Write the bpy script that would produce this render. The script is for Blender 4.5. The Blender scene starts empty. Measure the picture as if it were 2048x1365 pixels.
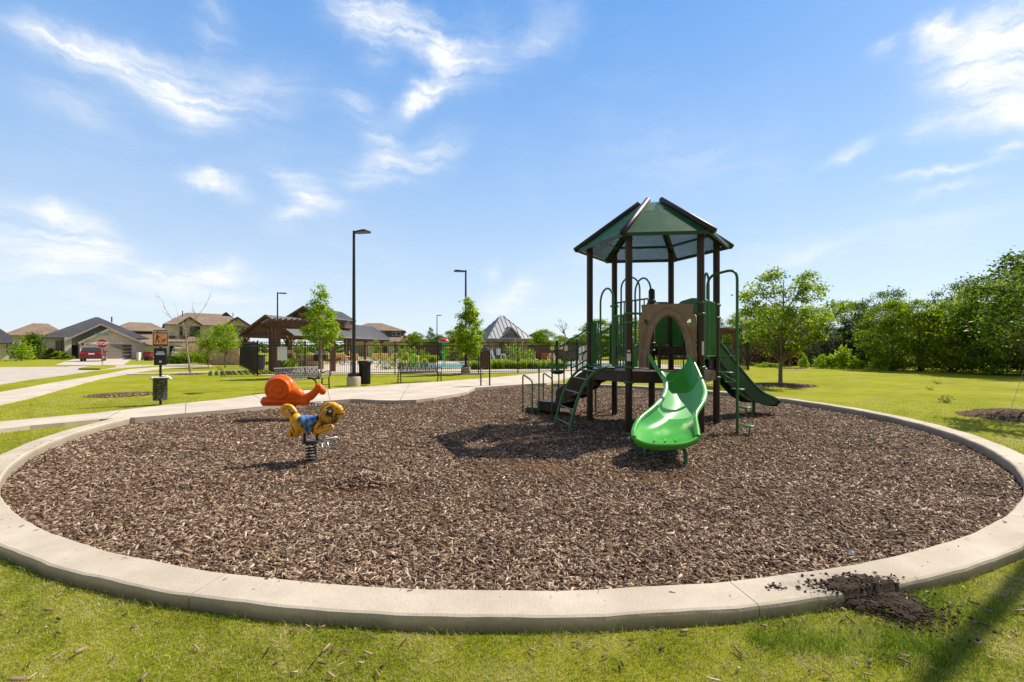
import bpy, bmesh, math, random
import numpy as np
from mathutils import Vector, Matrix, Quaternion

# ------------------------------------------------------------------ camera, sky, sun, exposure
scene = bpy.context.scene
COL = scene.collection
R = math.radians
FPX, HOR, EYE = 910.0, 697.0, 1.4          # focal length and horizon of the 2048 px photograph, eye height over the curb top
cam_data = bpy.data.cameras.new("camera")
cam_data.sensor_width = 36.0
cam_data.lens = 36.0 * FPX / 2048.0
cam_data.shift_y = (HOR - 682.5) / 2048.0
cam_data.clip_start = 0.05
cam_data.clip_end = 2000.0
cam = bpy.data.objects.new("camera", cam_data)
COL.objects.link(cam)
cam.location = (0, 0, EYE)
cam.rotation_euler = (R(90), 0, 0)
scene.camera = cam

SUN_EL, SUN_AZ = 48.0, 32.5                # elevation; azimuth counted from +X towards +Y
sd = Vector((math.cos(R(SUN_EL)) * math.cos(R(SUN_AZ)), math.cos(R(SUN_EL)) * math.sin(R(SUN_AZ)), math.sin(R(SUN_EL))))
sun_data = bpy.data.lights.new("sun", 'SUN')
sun_data.energy = 5.0
sun_data.angle = R(0.53)
sun_data.color = (1.0, 0.915, 0.79)
sun = bpy.data.objects.new("sun", sun_data)
COL.objects.link(sun)
sun.location = (20, 14, 30)
sun.rotation_euler = (-sd).to_track_quat('-Z', 'Y').to_euler()

scene.view_settings.view_transform = 'Standard'
scene.view_settings.look = 'None'
scene.view_settings.gamma = 1.0
scene.view_settings.use_curve_mapping = False
scene.view_settings.exposure = 0.32
scene.cycles.max_bounces = 6
scene.cycles.diffuse_bounces = 3
scene.cycles.glossy_bounces = 3
scene.cycles.transparent_max_bounces = 16
scene.cycles.caustics_reflective = False
scene.cycles.caustics_refractive = False
scene.cycles.sample_clamp_indirect = 4.0

world = bpy.data.worlds.new("World")
scene.world = world
world.use_nodes = True


class NG:
    """tiny node helper"""
    def __init__(s, nt):
        s.nt = nt

    def n(s, t, **kw):
        nd = s.nt.nodes.new(t)
        for k, v in kw.items():
            if k.startswith('i_'):
                nd.inputs[int(k[2:])].default_value = v
            else:
                setattr(nd, k, v)
        return nd

    def l(s, a, b):
        s.nt.links.new(a, b)

    def m(s, op, a, b=None, c=None, clamp=False):
        nd = s.n('ShaderNodeMath', operation=op, use_clamp=clamp)
        for i, v in enumerate((a, b, c)):
            if v is None:
                continue
            if isinstance(v, (int, float)):
                nd.inputs[i].default_value = v
            else:
                s.l(v, nd.inputs[i])
        return nd.outputs[0]

    def vm(s, op, a, b=None):
        nd = s.n('ShaderNodeVectorMath', operation=op)
        for i, v in enumerate((a, b)):
            if v is None:
                continue
            if isinstance(v, (tuple, list)):
                nd.inputs[i].default_value = v
            elif isinstance(v, (int, float)):
                nd.inputs[3].default_value = v
            else:
                s.l(v, nd.inputs[i])
        return nd.outputs['Value'] if op in ('DOT_PRODUCT', 'LENGTH') else nd.outputs['Vector']

    def mixc(s, f, a, b, mode='MIX'):
        nd = s.n('ShaderNodeMix', data_type='RGBA', blend_type=mode)
        for i, v in ((0, f), (6, a), (7, b)):
            if isinstance(v, (int, float)):
                nd.inputs[i].default_value = v
            elif isinstance(v, (tuple, list)):
                nd.inputs[i].default_value = tuple(v) + (1,) if len(v) == 3 else v
            else:
                s.l(v, nd.inputs[i])
        return nd.outputs[2]

    def rng(s, v, a, b, c=0.0, d=1.0, smooth=True):
        nd = s.n('ShaderNodeMapRange', interpolation_type='SMOOTHSTEP' if smooth else 'LINEAR')
        s.l(v, nd.inputs[0])
        for i, x in enumerate((a, b, c, d)):
            nd.inputs[i + 1].default_value = x
        return nd.outputs[0]

    def noise(s, vec, scale, detail=3.0, rough=0.55, out=0):
        nd = s.n('ShaderNodeTexNoise')
        nd.inputs['Scale'].default_value = scale
        nd.inputs['Detail'].default_value = detail
        nd.inputs['Roughness'].default_value = rough
        if vec is not None:
            s.l(vec, nd.inputs['Vector'])
        return nd.outputs[out]

    def ramp(s, v, stops):
        nd = s.n('ShaderNodeValToRGB')
        cr = nd.color_ramp
        while len(cr.elements) < len(stops):
            cr.elements.new(0.5)
        for e, (p, c) in zip(cr.elements, stops):
            e.position = p
            e.color = tuple(c) + (1,)
        s.l(v, nd.inputs[0])
        return nd.outputs[0]


def build_sky():
    nt = world.node_tree
    nt.nodes.clear()
    g = NG(nt)
    out = g.n('ShaderNodeOutputWorld')
    bg = g.n('ShaderNodeBackground')
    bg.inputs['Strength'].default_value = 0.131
    g.l(bg.outputs[0], out.inputs['Surface'])
    sky = g.n('ShaderNodeTexSky', sky_type='NISHITA')
    sky.sun_disc = False
    sky.sun_elevation = R(SUN_EL)
    sky.sun_rotation = R(90 - SUN_AZ)
    sky.altitude = 150
    sky.air_density = 1.0
    sky.dust_density = 0.6
    sky.ozone_density = 1.6
    tc = g.n('ShaderNodeTexCoord')
    gen = tc.outputs['Generated']
    hs = g.n('ShaderNodeHueSaturation')
    hs.inputs['Hue'].default_value = 0.503
    hs.inputs['Saturation'].default_value = SKY_SAT
    hs.inputs['Value'].default_value = SKY_VAL
    tint = g.mixc(1.0, sky.outputs[0], (0.98, 1.10, 1.14), 'MULTIPLY')
    g.l(tint, hs.inputs['Color'])
    sep = g.n('ShaderNodeSeparateXYZ')
    g.l(gen, sep.inputs[0])
    x, y, z = sep.outputs
    az = g.m('ARCTAN2', x, y)
    el = g.m('ARCSINE', z)
    # even out the texture's strong glow round the sun: blend it with its own average by height
    grad = g.ramp(g.m('DIVIDE', el, 1.5708, clamp=True), [(0.0, (.74, .85, .955)), (0.07, (.63, .775, .955)), (0.20, (.42, .635, .95)), (0.32, (.27, .505, .92)), (0.42, (.17, .415, .88)), (0.7, (.10, .30, .74)), (1.0, (.07, .23, .62))])
    gsc = g.n('ShaderNodeVectorMath', operation='SCALE'); gsc.inputs[3].default_value = 6.1
    g.l(grad, gsc.inputs[0])
    skyc = g.mixc(0.80, hs.outputs[0], gsc.outputs[0])
    cmb = g.n('ShaderNodeCombineXYZ')
    g.l(az, cmb.inputs[0]); g.l(el, cmb.inputs[1])
    P0 = cmb.outputs[0]
    n1 = g.noise(P0, 5.0, 4, 0.6, out=1)
    w1 = g.vm('SCALE', g.vm('SUBTRACT', n1, (0.5, 0.5, 0.5)), 0.085)
    n2 = g.noise(P0, 24.0, 4, 0.65, out=1)
    w2 = g.vm('SCALE', g.vm('SUBTRACT', n2, (0.5, 0.5, 0.5)), 0.030)
    P = g.vm('ADD', P0, g.vm('ADD', w1, w2))

    def ae(px, py):
        return math.atan((px - 1024) / FPX), math.atan((HOR - py) / math.hypot(FPX, px - 1024))
    W = [(10, 45, 215, 130, 26, .55), (90, 70, 300, 150, 34, .75), (200, 110, 400, 195, 42, .85), (300, 150, 440, 225, 44, .85),
         (390, 240, 530, 150, 34, .5), (430, 190, 640, 160, 40, .25), (40, 180, 260, 235, 34, .35),
         (650, -10, 800, 45, 28, .75), (750, 22, 880, 75, 24, .95), (850, 60, 935, 120, 28, 1.0), (920, 60, 1010, 140, 46, .4),
         (925, 110, 875, 165, 30, .8), (905, 150, 800, 225, 15, 1.0), (860, 160, 830, 205, 16, .7), (720, 60, 800, 90, 40, .3),
         (1830, 68, 1905, 85, 24, 1.), (1870, 100, 2120, 60, 62, 1.1), (1880, 140, 2150, 145, 58, 1.1), (1960, 195, 2200, 190, 50, 1.),
         (1950, 40, 2180, 20, 60, 1.), (1840, 240, 2080, 215, 44, .6), (1790, 275, 1900, 245, 28, .35), (1740, 110, 1800, 105, 18, .3),
         (372, 345, 480, 388, 16, .7), (412, 338, 450, 380, 14, .7), (440, 385, 510, 395, 24, .3), (560, 358, 652, 402, 20, .6), (650, 385, 590, 430, 20, .7),
         (530, 452, 640, 425, 18, .45), (640, 415, 700, 412, 14, .35),
         (725, 255, 810, 320, 28, .55), (820, 325, 690, 362, 26, .6), (800, 335, 925, 285, 24, .45), (655, 200, 755, 212, 22, .45),
         (78, 392, 130, 440, 26, .85), (105, 425, 265, 505, 36, .85), (-40, 440, 200, 505, 58, .7), (-40, 550, 250, 520, 30, .65), (-60, 500, 260, 510, 60, .5),
         (298, 538, 335, 544, 8, .7), (350, 556, 480, 522, 20, .85), (290, 566, 400, 552, 16, .5), (300, 556, 600, 600, 40, .3),
         (-50, 600, 500, 575, 60, .4), (955, 628, 1085, 555, 20, .6), (970, 560, 995, 530, 12, .4), (1100, 545, 1290, 500, 40, .25),
         (1650, 328, 1760, 285, 13, .45), (1790, 374, 2000, 322, 9, .55), (1975, 325, 2070, 270, 16, .6), (1815, 412, 1945, 372, 12, .4),
         (1500, 540, 1750, 470, 12, .3), (1380, 560, 1700, 500, 40, .2), (1010, 108, 1160, 25, 22, .4), (430, 0, 415, 130, 36, .3), (1180, 330, 1500, 300, 60, .14),
         (1700, 480, 2100, 430, 60, .22), (1000, 640, 1500, 620, 60, .3)]
    acc = None
    for (a, b, c, d, w, s) in W:
        A = Vector(ae(a, b)); B = Vector(ae(c, d))
        M_ = (A + B) / 2
        e = (B - A); L = e.length / 2 * 1.25; e.normalize()
        cx = math.cos(ae((a + c) / 2, (b + d) / 2)[0])
        wd = w / FPX * cx * cx * 1.6
        q = g.vm('SUBTRACT', P, (M_.x, M_.y, 0))
        u = g.vm('DOT_PRODUCT', q, (e.x / L, e.y / L, 0))
        v = g.vm('DOT_PRODUCT', q, (-e.y / wd, e.x / wd, 0))
        dd = g.m('ADD', g.m('MULTIPLY', u, u), g.m('MULTIPLY', v, v))
        mk = g.m('MULTIPLY', g.m('EXPONENT', g.m('MULTIPLY', dd, -2.1)), s * (1.6 if a > 1800 and s >= .9 else 1.2))
        acc = mk if acc is None else g.m('ADD', acc, g.m('MULTIPLY', mk, g.m('SUBTRACT', 1.0, g.m('MULTIPLY', acc, 0.6))))
    # streaky fibres
    mp = g.n('ShaderNodeMapping')
    mp.inputs['Rotation'].default_value = (0, 0, R(28))
    mp.inputs['Scale'].default_value = (5, 34, 1)
    g.l(P, mp.inputs[0])
    mp2 = g.n('ShaderNodeMapping')
    mp2.inputs['Rotation'].default_value = (0, 0, R(-26))
    mp2.inputs['Scale'].default_value = (5, 40, 1)
    g.l(P, mp2.inputs[0])
    fsel = g.n('ShaderNodeMix', data_type='FLOAT')
    g.l(g.rng(az, -0.05, 0.25), fsel.inputs[0])
    # the streaks lean one way in the left half of the sky and the other way in the right half
    g.l(g.noise(mp2.outputs[0], 1.0, 6, 0.62), fsel.inputs[2]); g.l(g.noise(mp.outputs[0], 1.0, 6, 0.62), fsel.inputs[3])
    fib = g.rng(fsel.outputs[0], 0.30, 0.66, 0.12, 1.2, False)
    fine = g.rng(g.noise(P, 30.0, 5, 0.7), 0.3, 0.7, 0.75, 1.1, False)
    veil = g.rng(g.noise(P0, 2.2, 5, 0.6), 0.45, 0.85, 0.0, 0.22)
    cl = g.m('ADD', g.m('MULTIPLY', g.m('MULTIPLY', acc, fib), fine), g.m('MULTIPLY', veil, fib))
    low = g.rng(el, 0.02, 0.62, SKY_LOW, 0.0, False)           # thin cloud thickens towards the horizon
    low2 = g.m('MULTIPLY', low, low)
    cl = g.m('ADD', cl, g.m('MULTIPLY', low2, 1.0), clamp=True)
    up = g.rng(z, -0.03, 0.0, 0.0, 1.0)
    cl = g.m('MULTIPLY', cl, up)
    col = g.mixc(cl, skyc, CLOUD_COL)
    # unseen dim overcast added behind the photographer and overhead to neutralise the fill light
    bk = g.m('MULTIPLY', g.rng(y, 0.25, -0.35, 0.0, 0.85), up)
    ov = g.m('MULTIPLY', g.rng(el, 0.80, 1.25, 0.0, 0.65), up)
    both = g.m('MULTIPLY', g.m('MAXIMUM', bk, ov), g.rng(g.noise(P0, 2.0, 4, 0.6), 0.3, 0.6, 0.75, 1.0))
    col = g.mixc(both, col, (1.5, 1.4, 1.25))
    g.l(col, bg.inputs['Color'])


SKY_SAT, SKY_VAL, SKY_LOW, CLOUD_COL = 1.25, 1.0, 0.42, (6.0, 6.2, 6.4)
build_sky()


# ------------------------------------------------------------------ geometry helpers
def G(px, py, z=0.0):
    """ground point at height z seen at a photograph pixel"""
    Y = FPX * (EYE - z) / (py - HOR)
    return Vector(((px - 1024) / FPX * Y, Y, z))


def AT(px, py, Y):
    return Vector(((px - 1024) / FPX * Y, Y, EYE - (py - HOR) * Y / FPX))


def XO(px, Y):
    return (px - 1024) / FPX * Y


def ZO(py, Y):
    return EYE - (py - HOR) * Y / FPX


LAWN, MUL = -0.08, -0.10
OFF = {}


def tag(o, label=None, cat=None, group=None, kind=None):
    if label: o['label'] = label
    if cat: o['category'] = cat
    if group: o['group'] = group
    if kind: o['kind'] = kind
    return o


def thing(name, label, cat, loc=(0, 0, 0), rz=0.0, group=None, world_coords=True):
    o = bpy.data.objects.new(name, None)
    o.empty_display_size = 0.2
    COL.objects.link(o)
    o.location = loc
    o.rotation_euler = (0, 0, rz)
    OFF[o.name] = Vector(loc) if world_coords else Vector((0, 0, 0))
    return tag(o, label, cat, group)


def copy_thing(o, loc=None, rz=None, scale=None, label=None, parent=None):
    c = o.copy()
    COL.objects.link(c)
    if parent is not None:
        c.parent = parent
    if loc is not None: c.location = loc
    if rz is not None: c.rotation_euler = (0, 0, rz)
    if scale is not None: c.scale = scale if hasattr(scale, '__len__') else (scale,) * 3
    if label: c['label'] = label
    for ch in CH.get(o.name, []):
        copy_thing(ch, parent=c)
    return c


CH = {}


class MB:
    def __init__(s):
        s.v = []; s.f = []; s.mi = []; s.sm = []; s.uv = {}

    def add(s, vs, fs, mi=0, smooth=False):
        b = len(s.v)
        s.v += [tuple(v) for v in vs]
        for f in fs:
            s.f.append(tuple(b + i for i in f)); s.mi.append(mi); s.sm.append(smooth)
        return b

    def box(s, c, size, rz=0.0, mi=0, M=None):
        hx, hy, hz = size[0] / 2, size[1] / 2, size[2] / 2
        vs = [Vector((x * hx, y * hy, z * hz)) for x in (-1, 1) for y in (-1, 1) for z in (-1, 1)]
        if M is None: M = Matrix.Rotation(rz, 3, 'Z')
        vs = [M @ v + Vector(c) for v in vs]
        s.add(vs, [(0, 1, 3, 2), (4, 6, 7, 5), (0, 4, 5, 1), (2, 3, 7, 6), (0, 2, 6, 4), (1, 5, 7, 3)], mi)
        return s

    def span(s, a, b, mi=0):
        """axis aligned box between two corners"""
        a, b = Vector(a), Vector(b)
        d = b - a
        return s.box((a + b) / 2, (abs(d.x), abs(d.y), abs(d.z)), 0, mi)

    def bar(s, a, b, w, h, mi=0, up=(0, 0, 1)):
        """rectangular bar from a to b, w across, h along up"""
        a, b = Vector(a), Vector(b)
        d = (b - a); L = d.length
        if L < 1e-6: return s
        d.normalize()
        u = Vector(up)
        if abs(d.dot(u)) > 0.98: u = Vector((1, 0, 0))
        sx = d.cross(u).normalized(); uz = sx.cross(d).normalized()
        M = Matrix((d, sx, uz)).transposed()
        return s.box((a + b) / 2, (L, w, h), 0, mi, M)

    def tube(s, pts, r, n=8, mi=0, closed=False, cap=True, smooth=True):
        pts = [Vector(p) for p in pts]
        k = len(pts)
        rs = r if hasattr(r, '__len__') else [r] * k
        T = []
        for i in range(k):
            a = pts[i - 1] if (i > 0 or closed) else pts[i]
            b = pts[(i + 1) % k] if (i < k - 1 or closed) else pts[i]
            T.append((b - a).normalized())
        up = Vector((0, 0, 1)) if abs(T[0].z) < 0.9 else Vector((1, 0, 0))
        nx = T[0].cross(up).normalized()
        vs = []
        for i in range(k):
            if i > 0:
                q = T[i - 1].rotation_difference(T[i])
                nx = q @ nx
                nx = (nx - T[i] * nx.dot(T[i])).normalized()
            ny = T[i].cross(nx)
            for j in range(n):
                a = 2 * math.pi * j / n
                vs.append(pts[i] + (nx * math.cos(a) + ny * math.sin(a)) * rs[i])
        fs = []
        for i in range(k if closed else k - 1):
            for j in range(n):
                a, b = i * n + j, i * n + (j + 1) % n
                c, d = ((i + 1) % k) * n + (j + 1) % n, ((i + 1) % k) * n + j
                fs.append((a, b, c, d))
        s.add(vs, fs, mi, smooth)
        if cap and not closed:
            s.add(vs[:n], [tuple(range(n - 1, -1, -1))], mi)
            s.add(vs[-n:], [tuple(range(n))], mi)
        return s

    def lathe(s, prof, c=(0, 0, 0), n=20, mi=0, smooth=True, M=None, sx=1, sy=1):
        """prof: (r, z) list"""
        vs = []
        for (r, z) in prof:
            for j in range(n):
                a = 2 * math.pi * j / n
                p = Vector((r * math.cos(a) * sx, r * math.sin(a) * sy, z))
                if M is not None: p = M @ p
                vs.append(p + Vector(c))
        fs = []
        for i in range(len(prof) - 1):
            for j in range(n):
                fs.append((i * n + j, i * n + (j + 1) % n, (i + 1) * n + (j + 1) % n, (i + 1) * n + j))
        s.add(vs, fs, mi, smooth)
        s.add(vs[:n], [tuple(range(n - 1, -1, -1))], mi)
        s.add(vs[-n:], [tuple(range(n))], mi)
        return s

    def ball(s, c, r, n=12, mi=0, M=None):
        rr = r if hasattr(r, '__len__') else (r, r, r)
        m = n // 2 + 1
        vs = []; fs = []
        for i in range(m + 1):
            t = math.pi * i / m
            for j in range(n):
                a = 2 * math.pi * j / n
                p = Vector((rr[0] * math.sin(t) * math.cos(a), rr[1] * math.sin(t) * math.sin(a), rr[2] * math.cos(t)))
                if M is not None: p = M @ p
                vs.append(p + Vector(c))
        for i in range(m):
            for j in range(n):
                fs.append((i * n + j, (i + 1) * n + j, (i + 1) * n + (j + 1) % n, i * n + (j + 1) % n))
        s.add(vs, fs, mi, True)
        return s

    def prism(s, poly, z0, z1, mi=0):
        n = len(poly)
        area = sum(poly[i][0] * poly[(i + 1) % n][1] - poly[(i + 1) % n][0] * poly[i][1] for i in range(n))
        if area < 0: poly = poly[::-1]
        vs = [(p[0], p[1], z0) for p in poly] + [(p[0], p[1], z1) for p in poly]
        fs = [tuple(range(n - 1, -1, -1)), tuple(range(n, 2 * n))]
        fs += [(i, (i + 1) % n, n + (i + 1) % n, n + i) for i in range(n)]
        s.add(vs, fs, mi)
        return s

    def plate(s, pts, t, mi=0):
        """planar polygon (3D points) given thickness t along its normal"""
        pts = [Vector(p) for p in pts]
        nn = Vector((0, 0, 0))
        for i in range(len(pts)):
            nn += pts[i].cross(pts[(i + 1) % len(pts)])
        nn.normalize()
        n = len(pts)
        vs = [p - nn * t for p in pts] + pts
        fs = [tuple(range(n - 1, -1, -1)), tuple(range(n, 2 * n))]
        fs += [(i, (i + 1) % n, n + (i + 1) % n, n + i) for i in range(n)]
        s.add(vs, fs, mi)
        return s

    def build(s, name, mats, parent=None, bevel=0.0, auto=True):
        off = Vector((0, 0, 0))
        if parent is not None:
            off = OFF.get(parent.name, off)
        me = bpy.data.meshes.new(name)
        me.from_pydata([(v[0] - off.x, v[1] - off.y, v[2] - off.z) for v in s.v], [], s.f)
        if not isinstance(mats, (list, tuple)): mats = [mats]
        for m in mats: me.materials.append(m)
        me.polygons.foreach_set('material_index', s.mi)
        me.polygons.foreach_set('use_smooth', s.sm)
        me.update()
        o = bpy.data.objects.new(name, me)
        COL.objects.link(o)
        if parent is not None:
            o.parent = parent
            CH.setdefault(parent.name, []).append(o)
            OFF[o.name] = off
        if bevel > 0:
            b = o.modifiers.new('bevel', 'BEVEL')
            b.width = bevel; b.segments = 2; b.limit_method = 'ANGLE'; b.angle_limit = R(40)
        return o


def bulk(name, V, F, mats, parent=None, mi=None, smooth=False):
    """fast mesh from numpy: V (n,3), F (m,k)"""
    V = np.asarray(V, dtype=np.float32); F = np.asarray(F, dtype=np.int32)
    if parent is not None:
        V = V - np.array(OFF.get(parent.name, Vector((0, 0, 0))), dtype=np.float32)
    me = bpy.data.meshes.new(name)
    m, k = F.shape
    me.vertices.add(len(V)); me.vertices.foreach_set('co', V.ravel())
    me.loops.add(m * k); me.loops.foreach_set('vertex_index', F.ravel())
    me.polygons.add(m)
    me.polygons.foreach_set('loop_start', np.arange(0, m * k, k, dtype=np.int32))
    me.polygons.foreach_set('loop_total', np.full(m, k, dtype=np.int32))
    if not isinstance(mats, (list, tuple)): mats = [mats]
    for x in mats: me.materials.append(x)
    if mi is not None: me.polygons.foreach_set('material_index', mi)
    if smooth: me.polygons.foreach_set('use_smooth', np.ones(m, dtype=bool))
    me.update(calc_edges=True)
    o = bpy.data.objects.new(name, me)
    COL.objects.link(o)
    if parent is not None:
        o.parent = parent
        CH.setdefault(parent.name, []).append(o)
        OFF[o.name] = OFF.get(parent.name, Vector((0, 0, 0)))
    return o


def cr_spline(pts, n=6):
    """Catmull-Rom through points"""
    P = [Vector(p) for p in pts]
    P = [P[0] * 2 - P[1]] + P + [P[-1] * 2 - P[-2]]
    out = []
    for i in range(1, len(P) - 2):
        for k in range(n):
            t = k / n
            a, b, c, d = P[i - 1], P[i], P[i + 1], P[i + 2]
            out.append(0.5 * ((2 * b) + (c - a) * t + (2 * a - 5 * b + 4 * c - d) * t * t + (3 * b - a - 3 * c + d) * t ** 3))
    out.append(P[-2])
    return out


def fillet(pts, r=0.08, n=5):
    """polyline with rounded corners"""
    P = [Vector(p) for p in pts]
    out = [P[0]]
    for i in range(1, len(P) - 1):
        a = (P[i - 1] - P[i]); b = (P[i + 1] - P[i])
        rr = min(r, a.length * .49, b.length * .49)
        A = P[i] + a.normalized() * rr; B = P[i] + b.normalized() * rr
        for k in range(n + 1):
            t = k / n
            out.append(A * (1 - t) ** 2 + P[i] * 2 * t * (1 - t) + B * t * t)
    out.append(P[-1])
    return out


# ------------------------------------------------------------------ materials
def new_mat(name):
    m = bpy.data.materials.new(name)
    m.use_nodes = True
    nt = m.node_tree
    b = nt.nodes['Principled BSDF']
    return m, NG(nt), b


def pmat(name, c, rough=0.6, metal=0.0, var=0.15, scale=3.0, bump=0.0, bscale=40.0, c2=None, c2amt=0.5, coat=0.0, spec=0.5, island=0.0):
    m, g, b = new_mat(name)
    tc = g.n('ShaderNodeTexCoord')
    o = tc.outputs['Object']
    n = g.noise(o, scale, 5, 0.6)
    f = g.rng(n, 0.3, 0.7, 1 - var, 1 + var, False)
    base = c
    if c2 is not None:
        n2 = g.noise(o, scale * 2.3, 6, 0.65)
        base = g.mixc(g.rng(n2, 0.62 - c2amt * .3, 0.75 - c2amt * .2), c, c2)
    sc = g.n('ShaderNodeVectorMath', operation='SCALE')
    if isinstance(base, tuple): sc.inputs[0].default_value = base
    else: g.l(base, sc.inputs[0])
    if island > 0:
        geo = g.n('ShaderNodeNewGeometry')
        f = g.m('MULTIPLY', f, g.rng(geo.outputs['Random Per Island'], 0, 1, 1 - island, 1 + island, False))
    g.l(f, sc.inputs[3])
    g.l(sc.outputs[0], b.inputs['Base Color'])
    b.inputs['Roughness'].default_value = rough
    b.inputs['Metallic'].default_value = metal
    b.inputs['Coat Weight'].default_value = coat
    b.inputs['Specular IOR Level'].default_value = spec
    if bump > 0:
        bn = g.n('ShaderNodeBump')
        bn.inputs['Strength'].default_value = bump
        bn.inputs['Distance'].default_value = 0.01
        g.l(g.noise(o, bscale, 6, 0.7), bn.inputs['Height'])
        g.l(bn.outputs[0], b.inputs['Normal'])
    return m


def leafmat(name, stops, trans=0.45, rough=0.5):
    m, g, b = new_mat(name)
    geo = g.n('ShaderNodeNewGeometry')
    tc = g.n('ShaderNodeTexCoord')
    r = geo.outputs['Random Per Island']
    n = g.noise(tc.outputs['Object'], 0.8, 2)
    v = g.m('ADD', g.m('MULTIPLY', r, 0.7), g.m('MULTIPLY', n, 0.45), clamp=True)
    col = g.ramp(v, stops)
    g.l(col, b.inputs['Base Color'])
    b.inputs['Roughness'].default_value = rough
    b.inputs['Specular IOR Level'].default_value = 0.14
    tr = g.n('ShaderNodeBsdfTranslucent')
    hs = g.mixc(0.5, col, (0.55, 0.62, 0.03))
    sc = g.n('ShaderNodeMix', data_type='RGBA', blend_type='MULTIPLY')
    g.l(col, sc.inputs[6]); sc.inputs[0].default_value = 1.0
    sc.inputs[7].default_value = (1.5, 1.6, 0.7, 1)
    g.l(sc.outputs[2], tr.inputs['Color'])
    mx = g.n('ShaderNodeMixShader')
    mx.inputs[0].default_value = trans
    g.l(b.outputs[0], mx.inputs[1]); g.l(tr.outputs[0], mx.inputs[2])
    g.l(mx.outputs[0], g.nt.nodes['Material Output'].inputs['Surface'])
    return m


def brickmat(name, c1, c2, mortar, bw=0.2, bh=0.075, ms=0.012, rough=0.85, axis='XZ', var=0.3):
    m, g, b = new_mat(name)
    tc = g.n('ShaderNodeTexCoord')
    sp = g.n('ShaderNodeSeparateXYZ'); g.l(tc.outputs['Object'], sp.inputs[0])
    cb = g.n('ShaderNodeCombineXYZ')
    g.l(g.m('ADD', sp.outputs[0], sp.outputs[1]), cb.inputs[0]); g.l(sp.outputs[2], cb.inputs[1])
    br = g.n('ShaderNodeTexBrick')
    br.inputs['Scale'].default_value = 1.0
    br.inputs['Brick Width'].default_value = bw
    br.inputs['Row Height'].default_value = bh
    br.inputs['Mortar Size'].default_value = ms
    br.inputs['Color1'].default_value = c1 + (1,)
    br.inputs['Color2'].default_value = c2 + (1,)
    br.inputs['Mortar'].default_value = mortar + (1,)
    g.l(cb.outputs[0], br.inputs['Vector'])
    n = g.rng(g.noise(tc.outputs['Object'], 2.5, 5), 0.3, 0.7, 1 - var, 1 + var, False)
    sc = g.n('ShaderNodeVectorMath', operation='SCALE')
    g.l(br.outputs[0], sc.inputs[0]); g.l(n, sc.inputs[3])
    g.l(sc.outputs[0], b.inputs['Base Color'])
    b.inputs['Roughness'].default_value = rough
    bn = g.n('ShaderNodeBump'); bn.inputs['Strength'].default_value = 0.4; bn.inputs['Distance'].default_value = 0.01
    bn.invert = True
    g.l(br.outputs['Fac'], bn.inputs['Height']); g.l(bn.outputs[0], b.inputs['Normal'])
    return m


def shinglemat(name, c, c2):
    m, g, b = new_mat(name)
    tc = g.n('ShaderNodeTexCoord')
    o = tc.outputs['Object']
    sp = g.n('ShaderNodeSeparateXYZ'); g.l(o, sp.inputs[0])
    row = g.m('FRACT', g.m('MULTIPLY', sp.outputs[2], 9.0))
    n = g.noise(o, 5.0, 5, 0.7)
    n2 = g.noise(o, 0.5, 3, 0.6)
    col = g.mixc(g.rng(g.m('ADD', g.m('MULTIPLY', n, .7), g.m('MULTIPLY', n2, .3)), 0.38, 0.62), c, c2)
    sc = g.n('ShaderNodeVectorMath', operation='SCALE')
    g.l(col, sc.inputs[0]); g.l(g.rng(row, 0.0, 0.2, 0.75, 1.05, False), sc.inputs[3])
    g.l(sc.outputs[0], b.inputs['Base Color'])
    b.inputs['Roughness'].default_value = 0.9
    return m


def seammat(name, c, step=0.4, axis=0):
    """standing seam metal is modelled; this is its sheet"""
    return pmat(name, c, 0.38, 0.55, 0.08, 1.5)


def text_mesh(txt, size, extrude=0.002, bold=0.0):
    cu = bpy.data.curves.new('lettering', 'FONT')
    cu.body = txt; cu.size = size; cu.extrude = extrude; cu.offset = bold
    cu.align_x = 'CENTER'; cu.align_y = 'CENTER'
    o = bpy.data.objects.new('lettering', cu)
    COL.objects.link(o)
    dg = bpy.context.evaluated_depsgraph_get()
    me = bpy.data.meshes.new_from_object(o.evaluated_get(dg))
    bpy.data.objects.remove(o)
    bpy.data.curves.remove(cu)
    return me


def put_text(txt, size, mat, parent, loc, rz, name='lettering', bold=0.0, sx=1.0):
    """upright text whose face looks along -Y before rz is applied; loc in parent's own space"""
    me = text_mesh(txt, size, 0.0015, bold)
    M = Matrix.Translation(Vector(loc)) @ Matrix.Rotation(rz, 4, 'Z') @ Matrix.Rotation(R(90), 4, 'X') @ Matrix.Diagonal((sx, 1, 1, 1))
    me.transform(M)
    me.materials.clear(); me.materials.append(mat)
    o = bpy.data.objects.new(name, me)
    COL.objects.link(o); o.parent = parent
    CH.setdefault(parent.name, []).append(o)
    return o


rnd = random.Random(7)
nrg = np.random.default_rng(11)

# ------------------------------------------------------------------ ground
CX, CY, RI, RO = 0.0, 10.47, 7.83, 8.10        # circle of the play area: centre, inner and outer radius of the curb


def undul(x, y):
    return (np.sin(x * 1.7 + 0.6 * np.sin(y * 1.3)) * np.cos(y * 1.9 + 0.5) * 0.5 + np.sin(x * 4.1 + y * 2.3) * np.cos(y * 3.7 - x * 1.1) * 0.3
            + np.sin(x * 9.3 - y * 5.1) * np.sin(y * 8.2 + x * 3.3) * 0.2)


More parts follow.
